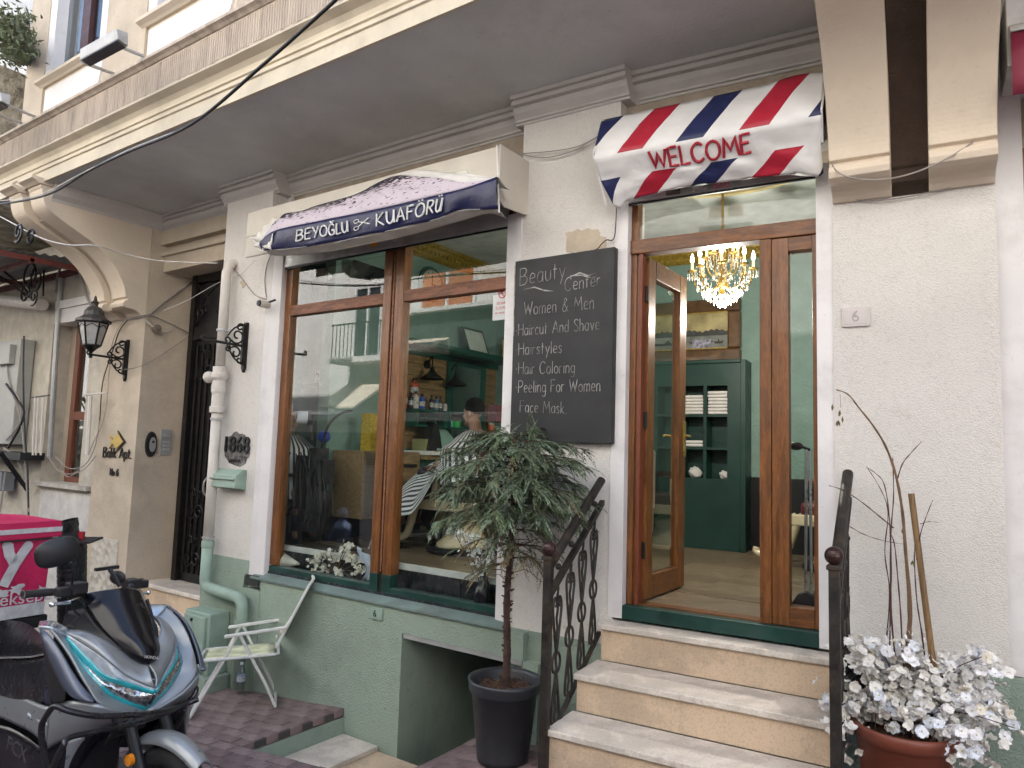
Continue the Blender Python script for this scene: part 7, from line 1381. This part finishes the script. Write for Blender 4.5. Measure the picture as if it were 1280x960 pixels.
J = {'pel': (X0+.12, 1.05, ZF+.68), 'che': (X0+.2, 1.06, ZF+.86), 'nek': (hx+.05, 1.1, hz-.17), 'hb': (hx+.03, 1.1, hz-.08), 'sl': (X0+.18, .88, ZF+.88), 'sr': (X0+.18, 1.26, ZF+.88), 'el': (X0+.0, .82, ZF+.76), 'er': (X0+.0, 1.32, ZF+.76), 'wl': (X0-.22, .88, ZF+.74), 'wr': (X0-.22, 1.24, ZF+.74), 'hl': (X0+.1, .95, ZF+.64), 'hr': (X0+.1, 1.16, ZF+.64), 'kl': (X0-.38, .93, ZF+.66), 'kr': (X0-.38, 1.18, ZF+.66), 'al': (X0-.55, .95, ZF+.25), 'ar': (X0-.55, 1.16, ZF+.25), 'tl': (X0-.72, .95, ZF+.2), 'tr': (X0-.72, 1.16, ZF+.2), 'bones': [('pel', 'che'), ('che', 'nek'), ('nek', 'hb'), ('che', 'sl'), ('che', 'sr'), ('sl', 'el'), ('sr', 'er'), ('el', 'wl'), ('er', 'wr'), ('pel', 'hl'), ('pel', 'hr'), ('hl', 'kl'), ('hr', 'kr'), ('kl', 'al'), ('kr', 'ar'), ('al', 'tl'), ('ar', 'tr')]}
Rd = dict(pel=.14, che=.15, nek=.062, hb=.058, sl=.075, sr=.075, el=.05, er=.05, wl=.03, wr=.03, hl=.09, hr=.09, kl=.062, kr=.062, al=.042, ar=.042, tl=.035, tr=.035)
q = person_mb(J, Rd); q.v = [p for p in q.v]; head_mb(q, Vector((hx, hy, hz)), (-1, .06, -.08)); q.build('body', skin, cu_, remesh=.0095)
def clothes(names, infl, name, m):
    j2 = dict(J); j2['bones'] = [b for b in J['bones'] if b[0] in names and b[1] in names]; r2_ = {k: v+infl for k, v in Rd.items()}; return person_mb(j2, r2_).build(name, m, cu_, remesh=.016)
clothes(('pel', 'che', 'sl', 'sr', 'el', 'er'), .02, 'shirt', mat('dark_shirt', (.03, .032, .04), .8)); clothes(('pel', 'hl', 'hr', 'kl', 'kr', 'al', 'ar'), .02, 'trousers', mat('dark_trousers', (.02, .02, .025), .8))
hq = MB(); hq.ball((hx+.012, hy, hz+.062), .099, 28, 18, (1.02, .84, .93)); 
vs = []; 
hq.v = [Vector((p.x, p.y, max(p.z, hz+.015+max(0, (hx-.035-p.x))*1.1 if p.x < hx-.03 else hz-.0+(0 if p.x > hx+.04 else .02)))) + Vector((0, 0, .004*math.sin(p.x*160+p.y*90))) for p in hq.v]
hq.build('hair', hair, cu_, smooth=True)
bq = MB(); bq.ball((hx-.03, hy, hz-.085), .052, 16, 10, (1.25, 1.05, .7)); bq.build('beard', skd, cu_, smooth=True)
# striped cape
def strip_mat():
    m = mat('striped_cape', (.7, .7, .7), .6, var=.03); t = m.node_tree; b = t.nodes['Principled BSDF']; N = t.nodes.new; L = t.links.new
    uv = N('ShaderNodeUVMap'); sp = N('ShaderNodeSeparateXYZ'); L(uv.outputs[0], sp.inputs[0]); a = N('ShaderNodeMath'); a.operation = 'MULTIPLY'; a.inputs[1].default_value = 34; L(sp.outputs[1], a.inputs[0])
    f = N('ShaderNodeMath'); f.operation = 'FRACT'; L(a.outputs[0], f.inputs[0]); g_ = N('ShaderNodeMath'); g_.operation = 'GREATER_THAN'; g_.inputs[1].default_value = .52; L(f.outputs[0], g_.inputs[0])
    mx = N('ShaderNodeMix'); mx.data_type = 'RGBA'; L(g_.outputs[0], mx.inputs[0]); mx.inputs[6].default_value = (.72, .72, .71, 1); mx.inputs[7].default_value = (.05, .045, .06, 1); L(mx.outputs[2], b.inputs['Base Color']); return m
spn = crom([(hx+.12, 0, hz-.19), (hx+.02, 0, hz-.2), (X0-.02, 0, ZF+1.0), (X0-.22, 0, ZF+.82), (X0-.42, 0, ZF+.76), (X0-.56, 0, ZF+.66), (X0-.66, 0, ZF+.5), (X0-.72, 0, ZF+.32)], 6)
def capef(s, t):
    p = sq(spn, s); an = (t-.5)*2; wd = (.09+.42*min(1, s*3.2))+.05*s; drop = abs(an)**1.7*(.02+.5*min(1, s*2.2))*(1-.2*s); fold = .016*math.sin(an*13+s*7)*min(1, s*3)
    return Vector((p.x+.05*abs(an)**2*(1-s)+fold*.6, Y0+.03+wd*an*.92+fold, p.z-drop+fold*.5))
MB().grid(capef, 60, 50).build('striped_cape', strip_mat(), cu_, smooth=True, solid=.004)
nk = Vector((hx+.05, 1.1, hz-.15)); ce = Vector((X0+.16, 1.07, ZF+.62))
def capeb(s, t):
    a = 2*PI*t; r = .085+.215*min(1, s*3.2)**.8+.06*s; fold = .012*math.sin(a*11)*s; c = nk.lerp(ce, s); ell = 1.0+.18*abs(math.sin(a)); return Vector((c.x+math.cos(a)*(r*.86+fold), c.y+math.sin(a)*(r*1.06*ell+fold), c.z-.03*min(1, s*6)))
MB().grid(capeb, 24, 60).build('striped_cape_back', strip_mat(), cu_, smooth=True, solid=.004)
cl_ = MB(); cl_.lathe([(.075, 0), (.066, .05)], (hx+.05, 1.1, hz-.2), 20); cl_.build('collar', mat('white_collar', (.7, .7, .7), .7), cu_)
# solid figure in an added niche, standing in for a man's mirror image
h2 = at('A', 364, 524, .52); m2 = thing('person', 'seated figure in pale striped cape, made as stand-in for a mirrored man', 'person', (h2.x, h2.y, ZF), 'x'); del m2['group']
ax, ay, az = h2
J2 = {'pel': (ax-.03, ay, az-.68), 'che': (ax-.05, ay, az-.36), 'nek': (ax-.03, ay, az-.17), 'hb': (ax-.02, ay, az-.08), 'sl': (ax-.05, ay-.17, az-.27), 'sr': (ax-.05, ay+.17, az-.27), 'el': (ax+.02, ay-.2, az-.5), 'er': (ax+.02, ay+.2, az-.5), 'wl': (ax+.22, ay-.1, az-.55), 'wr': (ax+.22, ay+.1, az-.55), 'kl': (ax+.3, ay-.1, az-.7), 'kr': (ax+.3, ay+.1, az-.7), 'al': (ax+.3, ay-.1, ZF+.06), 'ar': (ax+.3, ay+.1, ZF+.06), 'bones': [('pel', 'che'), ('che', 'nek'), ('nek', 'hb'), ('che', 'sl'), ('che', 'sr'), ('sl', 'el'), ('sr', 'er'), ('el', 'wl'), ('er', 'wr'), ('pel', 'kl'), ('pel', 'kr'), ('kl', 'al'), ('kr', 'ar')]}
q = person_mb(J2, Rd); head_mb(q, Vector((ax, ay, az)), (1, -.25, -.05)); q.build('body', skin, m2, remesh=.0095)
hq = MB(); hq.ball((ax-.012, ay, az+.062), .099, 24, 16, (1.02, .84, .93)); hq.v = [Vector((p.x, p.y, max(p.z, az+.03+max(0, (p.x-ax-.035)*1.1)))) for p in hq.v]; hq.build('hair', hair, m2, smooth=True)
n2_ = Vector((ax-.03, ay, az-.15)); c2_ = Vector((ax+.0, ay, az-.75))
MB().grid(lambda s, t: (lambda a, r: Vector((n2_.lerp(c2_, s).x+math.cos(a)*r*.95, n2_.lerp(c2_, s).y+math.sin(a)*r*1.02, n2_.lerp(c2_, s).z)))(2*PI*t, .08+.17*min(1, s*4.5)**.7+.06*s+.01*math.sin(22*PI*t)*s), 24, 60).build('striped_cape', strip_mat(), m2, smooth=True, solid=.004)
o = MB().box(ax-.22, ax+.18, ay-.2, ay+.2, az-.86, az-.8).box(ax-.04, ax+.02, ay-.03, ay+.03, ZF, az-.86).build('stool', matb); tag(o, 'dark stool under the stand-in figure in the added niche', 'stool')
# ================================================================ window display: blossom, vase, sticker
for lab, cu0, nn, sz, yy, zlim in (('cream and white dried blossom bouquet lying in a paper cone in the left window', [(392, 702), (402, 695), (412, 690), (420, 700), (430, 688), (437, 683), (440, 700), (450, 708), (405, 712), (425, 714), (445, 716), (395, 713)], 190, .8, .135, .5), ('white blossom twigs in a dark vase in the right window', [(578, 668), (584, 676), (592, 672), (588, 690), (600, 690), (606, 700), (596, 704), (610, 676), (615, 690), (612, 712), (602, 720), (568, 665)], 120, .75, .125, .5)):
    t = thing('flower_arrangement', lab, 'flowers', at('A', cu0[0][0], 740, yy)+Vector((0, 0, .0)), 'flower arrangements in the shop window'); m_ = MB(); sm_ = MB(); c00 = at('A', 420, 716, yy) if nn == 190 else at('A', 604, 745, yy)
    for k in range(nn):
        u, v = rng.choice(cu0); c = at('A', u, v, yy)+Vector([rng.gauss(0, .03), rng.uniform(-.035, .03), rng.gauss(0, .018)]); m_.M = Matrix.Translation(c) @ (Vector((rng.gauss(.4, 1), rng.gauss(-1, 1), rng.gauss(.3, 1))).to_track_quat('Z', 'Y')).to_matrix().to_4x4() @ Matrix.Scale(sz*rng.uniform(.6, 1.15), 4); m_.add(fm_.v, fm_.f)
    for u, v in cu0: c = at('A', u, v, yy); sm_.tube([c00, c00.lerp(c, .6)+Vector((0, 0, .02)), c], .003, 4)
    o = m_.build('blossom_mass', mat('ivory_petal', (.8, .76, .66), .7, var=.1) if nn == 190 else whp[0], t); o['kind'] = 'stuff'; sm_.build('stem', twm, t)
    if nn == 190: 
        a = at('A', 350, 716, yy); MB().lathe([(.075, 0), (.01, .24)], (a.x, yy, .58), 20, 'x').build('paper_cone', mat('cream_paper', (.6, .56, .48), .7), t, solid=.003)
        MB().grid(lambda s, t_: at('A', 452+16*s+6*math.sin(t_*5), 725-42*t_*(1-.3*s), yy-.03)+Vector((0, .02*math.sin(s*9), 0)), 8, 10).build('wrap', mat('bluish_wrap', (.45, .5, .6), .4), t, solid=.002, smooth=True)
    else: 
        a = at('A', 604, 758, yy); MB().lathe([(0, 0), (.05, 0), (.075, .06), (.06, .14), (.025, .19), (.03, .22)], (a.x, yy, .507), 24).build('vase', mat('black_glaze', (.012, .012, .014), .2), t, smooth=True)
ns = thing('no_smoking_sticker', 'white no smoking sticker with red print on the right window pane', 'sticker', at('A', 626, 400, .06)); a, b = at('A', 615.5, 401, .06), at('A', 640, 366, .06)
MB().box(a.x, b.x, .058, .0645, a.z, b.z).build('sheet', mat('sticker_white', (.6, .62, .62), .5), ns, bevel=.006)
rp = mat('red_print2', (.5, .03, .03), .6); q = MB(); cx_, cz_ = (a.x+b.x)/2, a.z+.185; q.tube([(cx_+.028*math.cos(2*PI*k/20), .057, cz_+.028*math.sin(2*PI*k/20)) for k in range(20)], .004, 4, True).tube([(cx_-.02, .057, cz_+.02), (cx_+.02, .057, cz_-.02)], .004, 4)
q.build('symbol', rp, ns)
for k, (tx, sz_) in enumerate((('SİGARA', .028), ('İÇİLMEZ', .028), ('NO SMOKING', .019))): flat_text('print', tx, sz_, wallM('A', cx_, .0572, a.z+.12-.035*k), rp, ns, .0005)
# ================================================================ right room: towel cabinet, painting, chandelier, sofa, broom
tcab = thing('towel_cabinet', 'tall dark green cabinet with open cubbies of towels below the painting', 'cabinet', MBB @ Vector((-.3, 3.2, ZF)))
yf = 2.95; cx0, cx1 = -1.25, .085; zt_ = 2.53
us = [(853, 879), (883, 909)]; cols = []
for u0, u1 in us: cols.append((at('B', u0, 540, yf).x, at('B', u1, 540, yf).x))
w0 = cols[0][1]-cols[0][0]; cols = [(cols[0][1]-w0-.02-w0-.06, cols[0][0]-.04)]+cols; cols[0] = (cols[1][0]-.05-w0, cols[1][0]-.05)
rows = [(at('B', 880, 518, yf).z+.0, 2.31), (at('B', 880, 559, yf).z, at('B', 880, 521, yf).z-.0), (at('B', 880, 598, yf).z, at('B', 880, 562, yf).z)]
kg2 = mat('cabinet_green', (.006, .04, .032), .4, var=.12, vs=3); q = MB(MBB)
q.box(cx0, cx1, yf, yf+.03, ZF, rows[2][0]).box(cx0, cx1, yf, yf+.03, rows[0][1], zt_)
xs_ = [cx0]+[v for c in cols for v in c]+[cx1]
for i in range(0, len(xs_), 2): q.box(xs_[i], xs_[i+1], yf+.001, yf+.029, rows[2][0], rows[0][1])
for (a0, a1), (b0, b1) in zip(rows[1:], rows): 
    for c in cols: q.box(c[0], c[1], yf+.002, yf+.23, a1, b0)
q.box(cx0, cx1, yf+.231, yf+.24, ZF, zt_).box(cx0, cx0+.02, yf+.03, yf+.23, ZF, zt_).box(cx1-.02, cx1, yf+.03, yf+.23, ZF, zt_).box(cx0, cx1, yf+.03, yf+.23, zt_-.03, zt_-.002)
for c in cols: q.box(c[0]-.012, c[0], yf+.03, yf+.23, rows[2][0], rows[0][1]); q.box(c[1], c[1]+.012, yf+.03, yf+.23, rows[2][0], rows[0][1]); q.box(c[0], c[1], yf+.03, yf+.23, rows[2][0]-.02, rows[2][0])
q.build('carcass', kg2, tcab)
MB(MBB).box(cx1, cx1+.05, yf-.02, yf+.249, ZF, zt_+.03).box(cx0, cx1, yf-.03, yf+.249, zt_, zt_+.035).build('casing', kg2, tcab, bevel=.005)
tw_m = mat('white_towel', (.66, .65, .63), .95, var=.05, bump=.5, bs=120, bd=.004)
def towel(x, z, lab, wd, grp='folded towels in the green cabinet'):
    M_ = MBB @ Matrix.Translation((x, yf+.12, z)) @ Matrix.Rotation(rng.uniform(-.05, .05), 4, 'Z'); o = MB(M_).box(-wd/2, wd/2, -.1, .1, 0, .03).build('towel', tw_m, bevel=.013); tag(o, lab, 'towel', grp)
ordn = ['bottom', 'second', 'third', 'fourth', 'fifth', 'sixth', 'top']
for k in range(6): towel((cols[1][0]+cols[1][1])/2, rows[0][0]+.003+k*.0325, '%s folded white towel of the shorter left stack of six in the green cabinet' % (ordn[k] if k < 5 else 'top'), w0*.93)
for k in range(7): towel((cols[2][0]+cols[2][1])/2, rows[0][0]+.003+k*.0335, '%s folded white towel of the taller right stack of seven in the green cabinet' % ordn[k], w0*.95)
for k in range(2): towel((cols[1][0]+cols[1][1])/2, rows[1][0]+.003+k*.033, ['lower', 'upper'][k]+' of the two folded white towels on the middle cubby shelf', w0*.92)
for c, lab, r in ((cols[1], 'crumpled white towel in the lower left visible cubby', .06), (cols[2], 'small crumpled white towel in the lower right cubby', .045)):
    q = MB(); cc = MBB @ Vector((c[0]+.1 if r > .05 else c[1]-.05, yf+.12, rows[2][0]+r*.8)); q.ball(cc, r, 20, 14, (1.1, 1, .95)); q.v = [p+(p-cc).normalized()*.014*math.sin(p.x*95+p.z*70)*math.cos(p.y*80+p.z*50) for p in q.v]; tag(q.build('towel', tw_m, smooth=True), lab, 'towel')
# painting
pt = thing('painting', 'brown framed seascape painting above the green cabinet, with a small card stuck on it', 'painting', MBB @ Vector((-.4, 3.5, 2.6)))
yp = YW-.06; a, b = at('B', 926, 451, yp), at('B', 926, 372, yp); fx1 = a.x; fx0 = fx1-1.3; fz0 = a.z; fz1 = b.z-.0
fw_ = .13; MB(MBB).box(fx0, fx1, yp-.03, yp+.05, fz0, fz0+fw_).box(fx0, fx1, yp-.03, yp+.05, fz1-fw_, fz1).box(fx0, fx0+fw_, yp-.029, yp+.05, fz0+fw_, fz1-fw_).box(fx1-fw_, fx1, yp-.029, yp+.05, fz0+fw_, fz1-fw_).build('frame', mat('brown_gilt_frame', (.11, .055, .02), .35, var=.4, vs=8, coat=.4), pt, bevel=.02)
MB(MBB).box(fx0+fw_, fx1-fw_, yp-.018, yp-.03+.001, fz0+fw_, fz0+fw_+.012).box(fx0+fw_, fx1-fw_, yp-.018, yp-.029, fz1-fw_-.012, fz1-fw_).build('gilt_fillet', gold, pt)
zh = fz0+fw_+(fz1-fz0-2*fw_)*.42
def sky_mat():
    m = mat('painted_sky', (.4, .34, .16), .6, var=.35, vs=5, dirt=.5, dcol=(.2, .2, .2), ds=3); return m
MB(MBB).box(fx0+fw_, fx1-fw_, yp, yp+.01, zh, fz1-fw_).build('painted_sky', sky_mat(), pt); MB(MBB).box(fx0+fw_, fx1-fw_, yp, yp+.01, fz0+fw_, zh).build('painted_sea', mat('painted_sea', (.2, .22, .2), .5, var=.35, vs=9, dirt=.5, dcol=(.06, .07, .07), ds=5), pt)
q = MB(MBB); pts = [(fx0+fw_, zh-.02)]; 
for k in range(61): pts.append((fx0+fw_+(fx1-fx0-2*fw_)*k/60, zh+.02+.022*abs(math.sin(k*.21))+.008*math.sin(k*1.9)))
pts.append((fx1-fw_, zh-.02)); q.prism(pts, 'y', yp-.004, yp-.0005); q.build('painted_skyline', mat('painted_skyline', (.055, .06, .06), .6, var=.4, vs=20), pt)
q = MB(MBB)
for xx, wdt in ((fx1-.4, .13), (fx1-.75, .2), (fx1-.22, .05)): q.prism([(xx-wdt, zh-.08), (xx-wdt*.7, zh-.105), (xx+wdt*.7, zh-.105), (xx+wdt, zh-.075), (xx+wdt*.2, zh-.085), (xx, zh-.05), (xx-wdt*.2, zh-.085)], 'y', yp-.004, yp-.0005)
q.build('painted_boats', mat('painted_boat', (.03, .03, .03), .6), pt)
a, b = at('B', 865, 440, yp-.01), at('B', 889, 424, yp-.01); MB(MBB).box(a.x, b.x, yp-.012, yp-.006, a.z, b.z).build('stuck_card', mat('card_print', (.3, .3, .38), .5, var=.7, vs=30), pt)
# chandelier
CY = 1.25; cc = at('B', 903, 345, CY); c0 = MBB @ Vector((cc.x, CY, cc.z)); RR = abs(at('B', 944, 340, CY).x-at('B', 864, 340, CY).x)/2
cd_ = thing('chandelier', 'lit brass chandelier with flame bulbs and crystal drops hanging inside the entrance', 'chandelier', (c0.x, c0.y, c0.z-.25))
q = MB(); q.tube([(c0.x, c0.y, 3.79), (c0.x, c0.y, c0.z-.12)], .01, 8).lathe([(0, -.18), (.03, -.15), (.015, -.1), (.045, -.06), (.02, 0), (.035, .05), (.015, .12), (.03, .18), (.01, .25)], tuple(c0), 16).lathe([(.05, 0), (.06, .01), (.0, .03)], (c0.x, c0.y, 3.765), 16); q.build('stem', brass, cd_)
crys = MB(); flame = mat('flame_bulb', (1, .9, .7), .3, emis=(1, .88, .66), es=4); cand = mat('candle_sleeve', (.75, .65, .4), .5, emis=(1, .75, .35), es=.5)
def drop(p, s): crys.add([p+Vector((0, 0, s)), p+Vector((s*.32, 0, 0)), p+Vector((0, s*.32, 0)), p+Vector((-s*.32, 0, 0)), p+Vector((0, -s*.32, 0)), p+Vector((0, 0, -s*.75))], [(0, 1, 2), (0, 2, 3), (0, 3, 4), (0, 4, 1), (5, 2, 1), (5, 3, 2), (5, 4, 3), (5, 1, 4)])
for ring, (nr, rr, dz, bz) in enumerate(((8, RR*.93, .0, .035), (5, RR*.5, .12, .14))):
    for k in range(nr):
        a = 2*PI*k/nr+.3+ring*.4; d = Vector((math.cos(a), math.sin(a), 0)); tip = c0+d*rr+Vector((0, 0, bz))
        MB().tube(crom([c0+d*.02+Vector((0, 0, dz-.06)), c0+d*rr*.45+Vector((0, 0, dz-.12)), c0+d*rr*.85+Vector((0, 0, dz-.08)), tip], 6), .006, 6).build('arm', brass, cd_)
        MB().lathe([(.0, 0), (.03, .004), (.036, .016)], tuple(tip), 12).build('drip_pan', brass, cd_); MB().lathe([(.01, .01), (.01, .08)], tuple(tip), 10).build('candle_sleeve', cand, cd_)
        MB().lathe([(0, .08), (.012, .085), (.016, .10), (.011, .125), (.002, .15), (0, .152)], tuple(tip), 10).build('bulb', flame, cd_, smooth=True)
        for j in range(10): b_ = 2*PI*j/10; drop(tip+Vector((.036*math.cos(b_), .036*math.sin(b_), -.018)), .013); drop(tip+Vector((.036*math.cos(b_), .036*math.sin(b_), -.045)), .017)
        for j in range(8): f = j/8; a2 = a+2*PI/nr*f; r_ = rr*(.82-.1*math.sin(PI*f)); drop(c0+Vector((math.cos(a2)*r_, math.sin(a2)*r_, dz-.0-.07*math.sin(PI*f))), .012); drop(c0+Vector((math.cos(a2)*rr*.6, math.sin(a2)*rr*.6, dz-.1-.04*math.sin(PI*f))), .016)
for rr, zz, n, s in ((.2, -.10, 26, .022), (.16, -.14, 22, .024), (.12, -.175, 18, .024), (.07, -.20, 10, .026), (.03, -.225, 5, .026), (.1, .1, 16, .02), (.07, .18, 12, .018)):
    for k in range(n): a = 2*PI*k/n; drop(c0+Vector((rr*RR/.26*math.cos(a), rr*RR/.26*math.sin(a), zz+rng.uniform(-.008, .008))), s)
cm = mat('crystal', (.92, .93, .9), .04, trans=.55, coat=1, var=.0, spec=1)
for l in list(cm.node_tree.links):
    if l.to_socket.name == 'Roughness': cm.node_tree.links.remove(l)
o = crys.build('crystal_drops', cm, cd_); o['kind'] = 'stuff'

pl = bpy.data.lights.new('chandelier_light', 'POINT'); pl.energy = 27; pl.color = (1, .93, .82); pl.shadow_soft_size = .03; po = bpy.data.objects.new('chandelier_light', pl); COL.objects.link(po); po.location = c0+Vector((0, 0, -.31)); po.parent = cd_; po.matrix_parent_inverse = Matrix.Translation(-WL[cd_.name])
# sofa seen through the open door's glass
sf = thing('waiting_sofa', 'cream sofa with dark cushion seen through the glass of the open door leaf', 'sofa', MBB @ Vector((-1.2, 2.6, ZF)))
so = mat('cream_leather', (.42, .39, .31), .5, bump=.2, bs=10)
MB(MBB).box(-1.9, -.75, 2.35, 2.9, ZF+.1, ZF+.35).build('base', so, sf, bevel=.03); MB(MBB).box(-1.88, -.95, 2.33, 2.8, ZF+.352, ZF+.5).build('cushion', leath, sf, bevel=.04); MB(MBB).box(-1.9, -.75, 2.82, 2.94, ZF+.35, ZF+.95).build('backrest', so, sf, bevel=.03); MB(MBB).box(-.93, -.75, 2.3, 2.82, ZF+.352, ZF+.6).build('armrest', so, sf, bevel=.04)
# broom and dustpan
bd2 = thing('dustpan_and_broom', 'long handled grey dustpan and broom leaning behind the sidelight pane', 'dustpan', MBB @ Vector((1.02, .3, ZF)))
for (u0, v0, u1, v1, y0, y1) in ((1008, 562, 1007, 738, .26, .24), (1013, 562, 1014, 742, .3, .24)): MB(MBB).tube([at('B', u0, v0, y0), at('B', u1, v1, y1)], .0085, 10).build('handle', mat('grey_alu', (.42, .44, .45), .3, metal=.7), bd2)
a = at('B', 1003, 742, .24); MB(MBB).prism([(a.x-.055, ZF+.01), (a.x-.05, ZF+.09), (a.x-.02, ZF+.14), (a.x+.02, ZF+.155), (a.x+.06, ZF+.13), (a.x+.075, ZF+.01)], 'y', .2, .27).build('pan', black_m, bd2, bevel=.006); MB(MBB).ball((a.x+.06, .29, ZF+.08), .04, 12, 8, (.8, 1, 2)).build('broom_head', mat('grey_plastic2', (.12, .13, .13), .5), bd2); a = at('B', 999, 562, .3); MB(MBB).ball((a.x-.02, .31, a.z+.02), .035, 12, 8, (1.2, .6, .7)).tube([(a.x-.02, .3, a.z+.03), (a.x+.06, .28, a.z)], .008, 6).build('clip', black_m, bd2)
